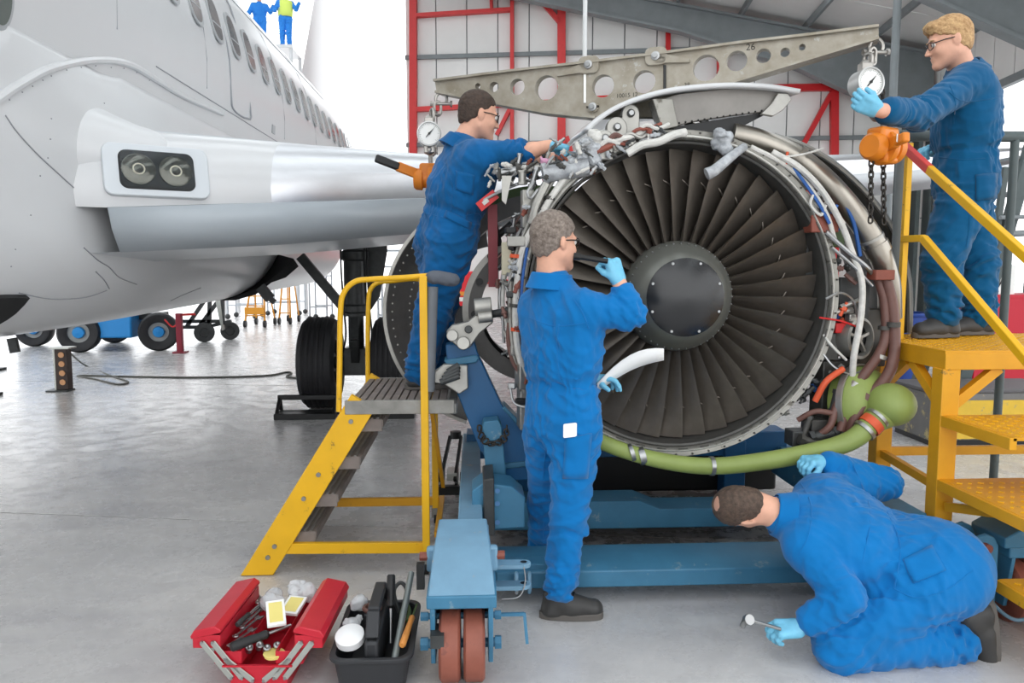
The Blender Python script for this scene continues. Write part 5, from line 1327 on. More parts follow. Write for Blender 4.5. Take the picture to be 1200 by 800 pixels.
    for hnd in hands:
        SB += hand_prims(g['wr'+hnd['side']], hnd['d'], hnd['n'], hnd['s'], hnd['curl'], hnd.get('sc', 1.0)*S, thumb=hnd.get('thumb', .5), r0=-.0012, cuff=g['wr'+hnd['side']]-g['el'+hnd['side']])
    body = link(sdf_mesh(SB, .0062, 'body'), 'body', m_skin, t)
    if hair: link(hair_mesh(g['head'], g['face'], g['up'], **hairopt), 'hair', hair, t)
    for sg in (1, -1):
        e = MB().sphere(V(T(.083, sg*.033, .001)), .0125, 10, 8).build('eye', mat('eye_white', (228, 224, 218), .3), t)
        MB().sphere(V(T(.0925, sg*.033, .001)), .0048, 8, 6).build('iris', mat('iris', (58, 62, 64), .3), e)
        MB().tube([V(T(.094, sg*.016, .021)), V(T(.094, sg*.033, .027)), V(T(.083, sg*.052, .022))], [.003, .004, .002], 6).build('eyebrow', hair or m_hair_b, t)
    if gl: glasses(T, t)
    for hnd in hands:
        link(sdf_mesh(hand_prims(g['wr'+hnd['side']], hnd['d'], hnd['n'], hnd['s'], hnd['curl'], hnd.get('sc', 1.0)*S, thumb=hnd.get('thumb', .5), r0=.0018, cuff=g['wr'+hnd['side']]-g['el'+hnd['side']]), .0035, 'glove'), 'glove', m_glove, t)
        if hnd.get('band'):
            w = g['wr'+hnd['side']]; e = g['el'+hnd['side']]; dd = (w-e).normalized()
            MB().lathe([(.034, -.013), (.037, -.012), (.037, .012), (.034, .013)], zframe(w-dd*.07, dd), 20).build('wrist_watch', m_dark, t)
    for (hl, fd, up) in feet: shoe(hl, fd, up, t)
    return t, co, T
def crease(me, zones, belt=None):
    n = len(me.vertices); P = np.empty(n*3, np.float32); me.vertices.foreach_get('co', P); P = P.reshape(-1, 3).astype(float)
    N = np.empty(n*3, np.float32); me.vertex_normals.foreach_get('vector', N); N = N.reshape(-1, 3)
    D = np.zeros(n)
    for (c, sig, axis, amp, lam, seed) in zones:
        rs = np.random.RandomState(seed); w = np.exp(-((P-A(c))**2).sum(1)/(2*sig*sig)); ax = A(axis)/np.linalg.norm(A(axis))
        for j in range(3):
            k = ax+.38*rs.normal(size=3); k /= np.linalg.norm(k); l = lam*rs.uniform(.75, 1.5)
            w1 = rs.normal(size=3); w1 /= np.linalg.norm(w1); w2 = rs.normal(size=3); w2 /= np.linalg.norm(w2)
            s = P @ k/l+.45*np.sin(P @ w1*(2*PI/(lam*3.2))+rs.uniform(0, 6))+rs.uniform(0, 1)
            r = (.5+.5*np.cos(2*PI*s))**3.2
            D += amp*w*(r-.25)*(.55+.45*np.sin(P @ w2*(2*PI/(lam*4))+rs.uniform(0, 6)))
    if belt is not None:
        c, ax, r = belt; h = (P-A(c)) @ A(ax); rad = np.sqrt((((P-A(c))-h[:, None]*A(ax))**2).sum(1))
        D -= (.010*np.exp(-(h/.018)**2)+.020*np.exp(-(h/.09)**2))*(rad < r)
    P = P+N*D[:, None]
    me.vertices.foreach_set('co', P.astype(np.float32).ravel()); me.update()
def girdle(c, right, w): return c-V(right)*w, c+V(right)*w     # L, R
# --- grey-haired man standing on the floor
f = V((.82, .57, 0)); r = V((.57, -.82, 0))
shL, shR = girdle(at(657, 360, 3.42), r, .172); hL, hR = girdle(at(659, 505, 3.42), r, .095)
J = dict(head=at(650, 283, 3.42), face=(.83, .52, -.04), up=(.02, 0, 1), neck=at(646, 328, 3.42), shL=shL, shR=shR, elL=at(665, 440, 3.66), wrL=at(692, 444, 3.58), elR=at(738, 369, 3.26), wrR=at(725, 329, 3.3),
         hipL=hL, hipR=hR, kneeL=at(640, 590, 3.70), kneeR=at(667, 604, 3.34), ankL=at(634, 652, 3.92), ankR=at(656, 688, 3.30), belly=at(662, 430, 3.42))
w1 = person('grey-haired man in blue coverall standing before the fan holding a paper', J, m_cov, m_hair_g, dict(thick=.017, front=.62, back=.75, seed=2), (J['ankR'].x, 3.4, 0), sleeve=(.85, .52),
       hands=(dict(side='R', d=(-.30, .05, .95), n=(-.55, .75, 0), s=(-.8, -.6, 0), curl=(1.15, 1.2, 1.25, 1.3), thumb=.8), dict(side='L', d=(1, -.1, .05), n=(0, -.25, -1), s=(.1, -1, .2), curl=(.5, .55, .6, .7), thumb=.9)),
       feet=((V((at(646, 728, 3.32).x, 3.32, 0)), (1, -.06, 0), (0, 0, 1)), (V((J['ankL'].x-.02, 3.94, 0)), (.9, .3, 0), (0, 0, 1))))
person_a, cov_a, _ = w1
for o in person_a.children:
    pass
# --- dark-haired man leaning from the steps
DZ = .905
f = V((.93, .36, 0)); r = V((.36, -.93, 0))
shL, shR = girdle(at(548, 190, 4.2), r, .18); hL, hR = girdle(at(521, 288, 4.22), r, .095)
J = dict(head=at(561, 135, 4.2), face=(.93, .33, -.18), up=(.12, 0, 1), neck=at(540, 170, 4.2), shL=shL, shR=shR, elL=at(618, 190, 4.22), wrL=at(654, 185, 4.1), elR=at(612, 180, 4.0), wrR=at(645, 170, 3.95),
         hipL=hL, hipR=hR, kneeL=at(517, 352, 4.38), kneeR=at(508, 362, 4.15), ankL=at(505, 430, 4.4), ankR=at(492, 434, 4.2), belly=at(532, 235, 4.2))
person_b, cov_b, _ = person('dark-haired man in glasses leaning over the engine from the steps', J, m_cov3, m_hair_b, dict(thick=.008, front=.75, back=.6, seed=5), (J['ankR'].x, 4.3, DZ), sleeve=(.05, .02),
       hands=(dict(side='R', d=(.93, .1, -.15), n=(.1, .2, -1), s=(.05, .98, .1), curl=1.15, thumb=.8), dict(side='L', d=(.95, .0, .1), n=(0, -.3, -1), s=(0, -1, .2), curl=1.0, thumb=.7, band=True)),
       feet=((V((J['ankR'].x-.03, 4.2, DZ)), (.95, .2, 0), (0, 0, 1)), (V((J['ankL'].x-.03, 4.42, DZ)), (.95, .3, 0), (0, 0, 1))), S=.95, bulk=1.22)
# --- fair-haired man on the yellow platform
PZ = 1.2
f = V((-.86, .5, 0)); r = V((.5, .86, 0))
shL, shR = girdle(at(1134, 104, 4.08), r, .19); hL, hR = girdle(at(1131, 226, 4.1), r, .1)
J = dict(head=at(1112, 49, 4.05), face=(-.93, .26, -.26), up=(-.14, 0, 1), neck=at(1130, 85, 4.08), shL=shL, shR=shR, elL=at(1078, 134, 3.72), wrL=at(1028, 129, 3.47), elR=at(1125, 168, 4.36), wrR=at(1098, 178, 4.3),
         hipL=hL, hipR=hR, kneeL=at(1104, 306, 3.96), kneeR=at(1146, 308, 4.12), ankL=at(1106, 367, 3.96), ankR=at(1147, 368, 4.10), belly=at(1130, 165, 4.08))
person_c, cov_c, _ = person('fair-haired man in shaded blue coverall standing on the yellow platform', J, m_cov2, m_hair_y, dict(thick=.015, front=.55, back=.8, tuft=.008, seed=7), (J['ankL'].x, 4.1, PZ), sleeve=(.74, .85),
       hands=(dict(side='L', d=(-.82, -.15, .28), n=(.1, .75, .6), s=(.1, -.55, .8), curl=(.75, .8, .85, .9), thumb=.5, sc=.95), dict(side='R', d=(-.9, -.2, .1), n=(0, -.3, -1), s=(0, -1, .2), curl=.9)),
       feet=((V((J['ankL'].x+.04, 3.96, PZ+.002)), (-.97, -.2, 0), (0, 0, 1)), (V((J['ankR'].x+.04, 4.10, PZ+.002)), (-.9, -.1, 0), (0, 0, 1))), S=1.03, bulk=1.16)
# --- man kneeling under the engine
J = dict(head=at(870, 594, 3.16), face=(.05, .72, -.68), up=(-.96, .05, .02), neck=at(915, 604, 3.13), shL=at(958, 580, 3.34), shR=at(945, 640, 2.98), elL=at(1036, 566, 3.44), wrL=at(962, 540, 3.46), elR=at(990, 700, 2.82), wrR=at(938, 736, 2.86),
         hipL=at(1090, 650, 3.1), hipR=at(1082, 690, 2.9), kneeL=at(1010, 745, 3.13), kneeR=at(985, 757, 2.84), ankL=at(1115, 742, 3.07), ankR=at(1120, 752, 2.88), seat=at(1102, 668, 2.98), belly=at(1020, 640, 3.05))
person_d, cov_d, _ = person('balding man in bright blue coverall kneeling under the engine with a ratchet', J, m_cov, m_hair_k, dict(thick=.008, front=.75, back=.62, bald=True, seed=9), (1.5, 3.0, 0), gl=False, sleeve=(.85, .72),
       hands=(dict(side='R', d=(-1, .05, -.04), n=(.1, .4, -.9), s=(.1, .85, .4), curl=(.75, .85, .95, 1.05), thumb=.8), dict(side='L', d=(-.8, -.35, .1), n=(.0, -.2, -1), s=(0, -.95, -.1), curl=.95, thumb=.7)),
       feet=((at(1163, 716, 2.88), (.12, 0, -1), (-1, 0, .0)), (at(1150, 706, 3.06), (.1, 0, -1), (-1, 0, 0))), S=1.02, bulk=1.18)
# --- sewn details laid on the cloth
def bvh_of(o): return BVHTree.FromPolygons([v.co for v in o.data.vertices], [tuple(p.vertices) for p in o.data.polygons])
def sew(co, lines=(), patches=(), m=None):
    bv = bvh_of(co)
    def hit(px, py, off):
        d = (FW + RT*((px-600)/FPX) + UP*((400-py)/FPX)).normalized(); loc, nn, i, ds_ = bv.ray_cast(CAM, d)
        if loc is None: return None
        return loc+(nn if nn.dot(d) < 0 else -nn)*off
    for ln in lines:
        P_ = [q for q in (hit(q0.x, q0.y, .0005) for q0 in spline([V((a, b, 0)) for a, b in ln], 5)) if q]
        if len(P_) > 2: MB().tube(P_, .0028, 5).build('stitched_seam', m, co)
    for pa in patches:
        (x0, y0), (x1, y1), (x2, y2), (x3, y3) = pa; rows_ = []
        for i in range(7):
            u = i/6; row = []
            for j in range(7):
                w = j/6
                q = hit((x0*(1-u)+x1*u)*(1-w)+(x3*(1-u)+x2*u)*w, (y0*(1-u)+y1*u)*(1-w)+(y3*(1-u)+y2*u)*w, .006)
                row.append(q)
            rows_.append(row)
        if all(q is not None for r_ in rows_ for q in r_): MB().grid(rows_).build('pocket', m, co, solid=.006, smooth=60)
sew(cov_a, [[(620, 372), (650, 382), (690, 378)], [(655, 380), (653, 410), (656, 445)], [(672, 350), (682, 365), (690, 385)], [(640, 520), (636, 570), (637, 630)]], [[(663, 512), (693, 508), (688, 560), (660, 560)]], m_cov)
sew(cov_b, [[(520, 190), (530, 215), (528, 250)], [(498, 250), (530, 256), (556, 250)]], [[(523, 246), (552, 261), (550, 269), (521, 254)], [(535, 200), (556, 205), (554, 228), (534, 222)]], m_cov3)
sew(cov_c, [[(1112, 108), (1128, 118), (1160, 116), (1178, 110)], [(1113, 100), (1119, 118), (1118, 145)], [(1100, 184), (1130, 187), (1170, 184)], [(1134, 235), (1136, 260), (1132, 290)]], [[(1143, 205), (1168, 203), (1166, 232), (1143, 236)]], m_cov2)
sew(cov_d, [[(935, 560), (950, 590), (948, 625), (935, 650)], [(1000, 545), (1020, 600), (1010, 660)], [(1040, 600), (1055, 640), (1048, 690)], [(1048, 690), (1075, 700), (1110, 690), (1140, 668)]], [[(1058, 655), (1092, 640), (1108, 668), (1070, 684)]], m_cov)
# --- held things
fl = MB().cyl(at(674, 300, 3.27), at(712, 306, 3.27), .011).cyl(at(672, 300, 3.27), at(680, 301, 3.27), .015)
o = fl.build('pen_torch', m_dark); tag(o, 'slim black pen torch gripped by the grey-haired man', 'torch')
rows_ = []
for i in range(9):
    t_ = i/8
    rows_.append([at(700+t_*78, 459-t_*36-7*math.sin(t_*3)+w*(-10-26*t_*(1.15-t_)), 3.545-.03*w) for w in (0, .5, 1)])
o = MB().grid(rows_).build('paper_sheet', mat('white_paper', (240, 240, 238), .7), smooth=60, solid=.002); tag(o, 'white curling sheet of paper held in front of the fan', 'paper')
pk = MB().prism(rrect(.066, .06, .006), .004, zframe(at(668, 504, 3.212), (.42, -.9, .0))).build('paper_tag', mat('white_paper', (240, 240, 238), .7)); tag(pk, 'small white paper slip at the thigh pocket of standing man', 'paper')
tk_ = thing('ratchet_wrench', 'chrome ratchet wrench held by the kneeling man', 'wrench', at(885, 730, 2.84))
MB().bar(at(882, 727, 2.84), at(915, 737, 2.84), .014, .012).build('handle', m_steel, tk_, bevel=.003)
MB().lathe([(0, -.012), (.02, -.012), (.022, 0), (.02, .012), (0, .012)], zframe(at(877, 726, 2.84), (.2, -.9, .5)), 16).lathe([(0, -.03), (.011, -.03), (.011, 0)], zframe(at(873, 727, 2.84), (.2, -.3, .9)), 10).build('head', m_steel, tk_)
# ------------------------------------------------------------------ yellow access steps
m_yel = mat('yellow_paint', (232, 178, 22), .45, noise=.12, nscale=6, wear=(120, 92, 40), wear_amt=.37, wscale=12)
m_yel2 = mat('amber_paint', (222, 160, 30), .45, noise=.14, nscale=6, wear=(140, 112, 60), wear_amt=.36, wscale=14)
m_tread = mat('grooved_tread', (132, 122, 116), .7, noise=.3, nscale=14)
m_batter = mat('battered_alloy', (150, 148, 142), .5, metal=.4, noise=.35, nscale=12)
m_foam = mat('grey_foam_sleeve', (112, 116, 120), .8, noise=.15)
sp = thing('access_steps', 'yellow wheeled access steps carrying the dark-haired man', 'steps', (-.5, 4.2, 0))
YF, YB = 3.87, 4.62
top_, bot_ = at(426, 470, YF), at(312, 662, YF)
for Y in (YF, YB):
    a, b = V((top_.x, Y, top_.z)), V((bot_.x, Y, max(.075, bot_.z)))
    d = (b-a).normalized(); n = V((d.z, 0, -d.x)); 
    st = MB()
    q = [a+n*.07, a-n*.07, b-n*.07, b+n*.07]
    k0 = q[2].z; 
    pts = [q[0], q[1], V((q[1].x+d.x*(q[1].z-.004)/-d.z, Y, .004)), V((q[0].x+d.x*(q[0].z-.004)/-d.z, Y, .004))]
    st.add([p+V((0, -.02, 0)) for p in pts]+[p+V((0, .02, 0)) for p in pts], [(0, 1, 2, 3), (7, 6, 5, 4), (0, 4, 5, 1), (1, 5, 6, 2), (2, 6, 7, 3), (3, 7, 4, 0)])
    so_ = st.build('stringer', m_yel, sp, bevel=.003)
    if Y == YF:
        for t in (.03, .12, .45, .6, .9, .97):
            p = a.lerp(b, t)+V((0, -.02, 0))
            MB().cyl(p, p+V((0, -.01, 0)), .012, n=8).build('bolt_head', m_batter, so_)
for i, t in enumerate((.1, .33, .56, .79)):
    p = top_.lerp(bot_, t)
    tr = MB().box((p.x+.02, (YF+YB)/2, p.z-.02), (.24, YB-YF-.04, .018)).box((p.x+.02, YF+.022, p.z-.045), (.24, .012, .06)).box((p.x+.14, (YF+YB)/2, p.z-.035), (.012, YB-YF-.04, .04)).build('tread', m_tread, sp, bevel=.002)
    for k in range(8): MB().box((p.x-.08+.028*k, (YF+YB)/2, p.z-.009), (.012, YB-YF-.06, .005)).build('tread_rib', m_batter, tr, smooth=0)
DX0, DX1 = -.63, -.14
for k in range(12):
    w = (DX1-DX0)/12
    MB().box((DX0+w*(k+.5), (YF+YB)/2, DZ-.012), (w-.008, YB-YF, .022)).build('deck_board', m_tread, sp, bevel=.002)
for y in (YF-.01, YB+.01): MB().box(((DX0+DX1)/2+.01, y, DZ-.035), (DX1-DX0+.06, .03, .07)).build('deck_frame', m_batter, sp, bevel=.003)
MB().box((DX1+.03, (YF+YB)/2, DZ-.05), (.045, YB-YF, .055)).build('deck_frame', m_batter, sp, bevel=.008)
PX = at(498, 500, YF-.03).x
for (x, y, h) in ((PX, YF-.03, 1.53), (-.24, YB, 1.36)):
    MB().box((x, y, h/2+.02), (.038, .038, h-.04)).build('post', m_yel, sp, bevel=.003)
    MB().cyl((x-.01, y, .035), (x+.012, y, .035), .035).build('caster_wheel', m_black, sp)
    MB().box((x, y, .07), (.05, .05, .06)).build('caster_fork', m_batter, sp)
MB().bar((-.19, YB-.05, .25), (PX+.03, YF, .88), .02, .03).build('brace', m_yel2, sp)
MB().bar((-.2, YF+.1, .16), (-.2, YB, .16), .03, .03).build('side_rail', m_yel2, sp)
MB().bar((-1.0, YF, .14), (PX, YF, .13), .03, .055).build('lower_rail', m_yel, sp, bevel=.002)
MB().bar((-.93, YB, .14), (-.2, YB, .14), .03, .05).build('lower_rail', m_yel2, sp, bevel=.002)
MB().tube(spline([at(397, 482, YF), at(398, 430, YF), at(399, 365, YF), at(403, 343, YF), at(416, 330, YF), at(436, 327, YF), at(475, 325, YF), at(514, 322, YF)], 6), .014, 10).build('hand_rail', m_yel, sp)
MB().tube(spline([at(431, 450, YB), at(431, 400, YB), at(432, 352, YB), at(435, 338, YB), at(444, 331, YB), at(462, 329, YB), at(488, 327, YB), V((-.268, YB, 1.46)), V((-.245, YB, 1.35))], 6), .014, 10).build('hand_rail', m_yel, sp)
MB().bar(at(512, 322, YF-.03), at(514, 322, YF+.03), .03, .03).build('end_rail', m_foam, sp, bevel=.008)
pf = at(507, 336, YF-.02); pe = at(503, 458, YF-.02)
MB().tube([pf, pf.lerp(pe, .5), pe], .028, 12).build('foam_sleeve', m_foam, sp)
rg = [ell(at(512+dx, 324+dy, 3.85), (.03, .03, .028), k=.03, fold=.006, lam=.03, seed=i) for i, (dx, dy) in enumerate(((0, 0), (7, 2), (14, 3), (20, 4), (-6, 1)))]
rag = link(sdf_mesh(rg, .008, 'rag'), 'cleaning_rag', mat('grey_rag', (92, 96, 104), .9)); tag(rag, 'dark grey rag bunched over the rail of the yellow steps', 'rag')
# ------------------------------------------------------------------ yellow work platform
pf_ = thing('work_platform', 'yellow work platform with descending steps and sloping hand rails', 'platform', (2.6, 3.7, 0))
X0, X1, Ya, Yb = 2.15, 3.3, 3.38, 4.21
MB().box(((X0+X1)/2, (Ya+Yb)/2, PZ-.012), (X1-X0, Yb-Ya, .016)).build('deck_plate', m_yel2, pf_, bevel=.002)
studs = MB()
for i in range(24):
    for j in range(18):
        studs.box((X0+.03+i*.046, Ya+.03+j*.045, PZ-.003), (.022, .012, .004), rz=.8 if (i+j) % 2 else -.8)
stu = studs.build('deck_tread_pattern', m_yel, pf_, smooth=0); stu['kind'] = 'stuff'
for (a, b) in (((X0, Ya+.02), (X1, Ya+.02)), ((X0, Yb), (X1, Yb))): MB().bar((a[0], a[1], PZ-.055), (b[0], b[1], PZ-.055), .05, .075).build('deck_beam', m_yel2, pf_, bevel=.003)
MB().bar((X0+.025, Ya, PZ-.055), (X0+.025, Yb, PZ-.055), .05, .075).build('deck_beam', m_yel2, pf_, bevel=.003)
for (x, y) in ((X0+.035, Ya+.04), (X0+.045, 3.98), (X1-.03, Ya+.04), (X1-.03, Yb-.03)):
    MB().box((x, y, (PZ-.09)/2), (.085, .085, PZ-.09)).build('leg', m_yel2, pf_, bevel=.004)
for (a, b) in ((V((X0+.06, Ya+.04, .93)), V((X0+.28, Ya+.04, PZ-.09))), (V((X0+.03, Ya+.08, .95)), V((X0+.03, Ya+.3, PZ-.09))), (V((X0+.03, 3.94, .95)), V((X0+.03, 3.72, PZ-.09)))):
    MB().bar(a, b, .04, .045).build('knee_brace', m_yel2, pf_)
MB().bar((X0+.04, Ya+.05, .54), (X0+.04, 3.98, .58), .03, .04).build('side_rail', m_yel2, pf_); MB().bar((X0+.05, 3.98, .58), (X1, 3.98, .58), .03, .045).build('rear_rail', m_yel2, pf_)
for z, y1 in ((.9, 2.92), (.6, 2.72), (.3, 2.52)):
    y0 = Ya if z > .35 else 2.95
    tr = MB().box(((X0+X1)/2, (y0+y1)/2, z-.01), (X1-X0-.02, y0-y1, .014)).build('tread', m_yel2, pf_)
    MB().bar((X0+.01, y0, z-.03), (X0+.01, y1, z-.03), .03, .05).build('tread_edge', m_yel2, tr, bevel=.002)
    sb = MB()
    for i in range(22):
        for j in range(9): sb.box((X0+.05+i*.05, y1+.03+j*(y0-y1-.04)/9, z-.001), (.022, .012, .004), rz=.8 if (i+j) % 2 else -.8)
    q = sb.build('tread_pattern', m_yel, tr, smooth=0); q['kind'] = 'stuff'
MB().bar(V((X0+.04, Ya-.02, .47)), V((X0+.04, 2.95, .57)), .035, .04).build('tread_brace', m_yel2, pf_)
MB().bar(V((X1-.03, Ya, PZ-.1)), V((X1-.03, 2.4, .0)), .04, .12).build('stringer', m_yel2, pf_)
# rails
r_top = [at(1056, 168, 3.96), at(1200, 301, 3.06), at(1260, 352, 2.78)]
m_redtip = mat('red_rail_end', (214, 74, 70), .5)
MB().bar(r_top[0], r_top[0].lerp(r_top[1], .28), .034, .04).build('rail_end', m_redtip, pf_, bevel=.004)
MB().bar(r_top[0].lerp(r_top[1], .27), r_top[2], .033, .04).build('hand_rail', m_yel, pf_, bevel=.004)
k0, k1, k2 = at(1058, 280, 3.96), at(1082, 279, 3.80), at(1205, 424, 3.06)
MB().bar(k0, k1, .03, .035).build('mid_rail', m_yel, pf_, bevel=.003); MB().bar(k1, k2, .033, .038).build('mid_rail', m_yel, pf_, bevel=.004)
pp = at(1060, 280, 3.95)
k3 = V((r_top[2].x, r_top[2].y, k2.z+(k2.z-k1.z)/(k2.y-k1.y)*(r_top[2].y-k2.y))); MB().bar(k2, k3, .033, .038).build('mid_rail', m_yel, pf_, bevel=.004)
MB().bar((r_top[2].x, r_top[2].y, .0), r_top[2]+V((0, 0, .01)), .04, .04).build('newel_post', m_yel, pf_, bevel=.003)
MB().bar((pp.x, 3.95, PZ-.05), (pp.x, 3.95, r_top[0].z), .03, .03).build('rail_post', m_yel, pf_, bevel=.003)
q = at(1052, 300, 4.04)
MB().cyl((q.x, 4.04, PZ-.1), (q.x, 4.04, at(1052, 178, 4.04).z), .032).build('tube_post', m_gsteel, pf_)
MB().tube([(2.54, 4.62, 2.36), (X1+.4, 4.62, 2.36)], .033, 12).build('back_rail', m_gdark, pf_)
for x in (2.58, X1): MB().cyl((x, 4.62, 0), (x, 4.62, 2.36), .025).build('rail_post', m_gdark, pf_)
# ------------------------------------------------------------------ red cantilever tool box
m_tb = mat('red_tool_box', (196, 34, 52), .38, noise=.1, nscale=8, wear=(150, 120, 118), wear_amt=.33, wscale=20)
m_link = mat('zinc_link', (176, 178, 172), .4, metal=.6)
tb = thing('tool_box', 'open red cantilever tool box full of tools and packets', 'tool box', (-.80, 3.0, 0), rz=-.05)
def tray(cx, z, w, L, h, name, parent=tb, th=.004):
    o = MB().box((cx, 0, z+th/2), (w, L, th)).box((cx-w/2, 0, z+h/2), (th, L, h)).box((cx+w/2, 0, z+h/2), (th, L, h)).box((cx, -L/2, z+h/2), (w, th, h)).box((cx, L/2, z+h/2), (w, th, h)).build(name, m_tb, parent, local=True, bevel=.0015)
    return o
tray(0, 0, .21, .44, .10, 'base_tray')
for s in (-1, 1):
    tray(s*.115, .10, .10, .43, .05, 'middle_tray')
    cx = s*.19
    tray(cx, .165, .10, .44, .05, 'upper_tray')
    ld = MB()
    ldp = [(-.058, 0), (.058, 0), (.058, .012), (.04, .03), (-.04, .03), (-.058, .012)]
    ld.prism(ldp, .45, Matrix.Translation((cx, 0, .212)) @ Matrix.Rotation(PI/2, 4, 'X') @ Matrix.Rotation(s*-.22, 4, 'Z'))
    ld.build('lid', m_tb, tb, local=True, bevel=.004)
    for y in (-.227, .227):
        for (a, b) in (((s*.06, .05), (s*.165, .19)), ((s*.10, .05), (s*.205, .19)), ((s*.02, .04), (s*.12, .125))):
            MB().bar((a[0], y, a[1]), (b[0], y, b[1]), .022, .005, up=(0, 1, 0)).build('cantilever_link', m_link, tb, local=True, bevel=.002)
            for q in (a, b): MB().cyl((q[0], y-.005, q[1]), (q[0], y+.005, q[1]), .006, n=8).build('rivet', m_steel, tb, local=True)
MB().bar((-.13, -.23, .10), (.13, -.23, .10), .006, .012, up=(0, 1, 0)).build('carry_bar', m_tb, tb, local=True)
TBM = wmat(tb)
def tbp(x, y, z): return TBM @ V((x, y, z))
m_clearbag = mat('clear_plastic_bag', (222, 224, 226), .15, alpha=.6, spec=.8, bump=.6, bscale=40)
m_ybox = mat('pale_yellow_card', (232, 216, 128), .6)
def packet(x, y, z, w, h, rz, tilt, label):
    M = TBM @ Matrix.Translation((x, y, z)) @ Matrix.Rotation(rz, 4, 'Z') @ Matrix.Rotation(tilt, 4, 'X')
    t = thing('card_packet', label, 'packet', M.translation)
    MB().box((0, 0, 0), (w, h, .014), M).build('packet_body', mat('white_paper', (240, 240, 238), .7), t, bevel=.002)
    MB().box((0, 0, .0076), (w*.72, h*.8, .001), M).build('printed_face', m_ybox, t)
packet(.03, -.09, .238, .07, .13, .35, .35, 'yellow and white card packet lying over the tool box handle side')
packet(.055, .06, .20, .08, .10, -.2, .3, 'pale yellow card packet leaning inside the tool box')
def bag(c, r, label, seed, n=5):
    rs = random.Random(seed)
    pr = [ell(c+V((rs.uniform(-1, 1)*r, rs.uniform(-1, 1)*r, rs.uniform(-.4, .5)*r)), [r*rs.uniform(.4, .8)]*3, k=.02, fold=.007, lam=.022, seed=seed+i) for i in range(n)]
    o = link(sdf_mesh(pr, .006, 'plastic_bag'), 'plastic_bag', m_clearbag); return tag(o, label, 'bag')
bag(tbp(-.02, .13, .18), .055, 'crumpled clear plastic bag heaped in the tool box', 21)
bag(tbp(.06, .16, .215), .045, 'crumpled clear plastic bag beside the pale packet', 25)
def rod_tool(name, label, cat, a, b, r, hm, rm, hfrac=.5):
    a, b = V(a), V(b); t = thing(name, label, cat, a); m_ = a.lerp(b, hfrac)
    d = (b-a).normalized()
    MB().tube([a, a+d*.006, a.lerp(m_, .3), a.lerp(m_, .75), m_-d*.01, m_], [r*.7, r, r*1.05, r*.85, r*.95, r*.5], 12).build('handle', hm, t)
    MB().cyl(m_-d*.005, b, r*.34, n=10).build('shaft', rm, t)
    return t
rod_tool('screwdriver', 'black handled screwdriver lying across the tool box front', 'screwdriver', tbp(-.09, -.25, .182), tbp(.09, -.10, .195), .018, m_blackhose, m_steel, .62)
rod_tool('pliers', 'grey plier handle in the tray of the tool box', 'pliers', tbp(-.112, -.12, .205), tbp(-.085, .06, .205), .011, m_gear, m_steel, .55)
for i in range(7):
    rs = random.Random(i+60); y = -.18+i*.055
    a = tbp(-.116+rs.uniform(-.006, .006), y, .156+.0085*(i % 4)); b = tbp(-.080+rs.uniform(-.01, .015), y+.13+rs.uniform(-.03, .03), .158+.0085*(i % 4))
    t = thing('spanner', 'steel open-ended spanner in the inner tray of the red box', 'spanner', a, 'spanners in the red tool box')
    d = (b-a).normalized()
    MB().bar(a, b, .010, .005).build('shank', m_steel, t, bevel=.001)
    M = zframe(b, (0, 0, 1), d)
    MB().prism([(-.012, -.012), (.004, -.015), (.02, -.012), (.008, -.005), (.008, .005), (.02, .012), (.004, .015), (-.012, .012)], .007, M).build('jaw', m_steel, t, bevel=.001)
    MB().torus(.009, .0035, zframe(a, (0, 0, 1)), 14, 6).build('ring_end', m_steel, t)
for i in range(4):
    c = tbp(.0-.05+i*.033, -.17+.02*(i % 2), .135); o = MB().lathe([(0, -.014), (.013, -.014), (.014, .012), (.008, .014), (0, .008)], zframe(c, (.3, -.5, .8)), 12).build('socket', m_steel)
    tag(o, 'short chrome socket lying in the bottom of the red box', 'socket', 'sockets in the red tool box')
o = MB().lathe([(.0, 0), (.035, 0), (.04, .012), (.036, .014), (.0, .01)], Matrix.Translation(tbp(.05, -.19, .118)), 20).build('tin_lid', m_ybox); tag(o, 'round yellow tin lid in the front of the tool box', 'lid')
# ------------------------------------------------------------------ black tool caddy
m_cad = mat('black_plastic', (46, 47, 50), .5, noise=.12, nscale=10)
cd = thing('tool_caddy', 'black plastic tool caddy with a central divider beside the red box', 'tool caddy', (-.385, 2.94, 0))
cx0, cy0 = -.385, 2.94; W_, L_ = .30, .50
def ringwall(w1, l1, w2, l2, z0, z1, th, name, m):
    a = [(x, y) for x, y in rrect(w1, l1, .04, 4)]; b = rrect(w2, l2, .05, 4); c = rrect(w2-th*2, l2-th*2, .045, 4); d = rrect(w1-th*2, l1-th*2, .035, 4); n = len(a)
    vs = [(x+cx0, y+cy0, z0) for x, y in a]+[(x+cx0, y+cy0, z1) for x, y in b]+[(x+cx0, y+cy0, z1) for x, y in c]+[(x+cx0, y+cy0, z0+th) for x, y in d]
    fs = [tuple(range(n))]+[tuple(range(3*n, 4*n))]
    for k in range(3): fs += [(k*n+i, k*n+(i+1) % n, (k+1)*n+(i+1) % n, (k+1)*n+i) for i in range(n)]
    return MB().add(vs, fs).build(name, m, cd)
ringwall(W_-.06, L_-.06, W_-.02, L_-.02, 0, .14, .006, 'tub', m_cad)
rim_o, rim_i = rrect(W_+.01, L_+.01, .06, 5), rrect(W_-.035, L_-.035, .045, 5)
n = len(rim_o)
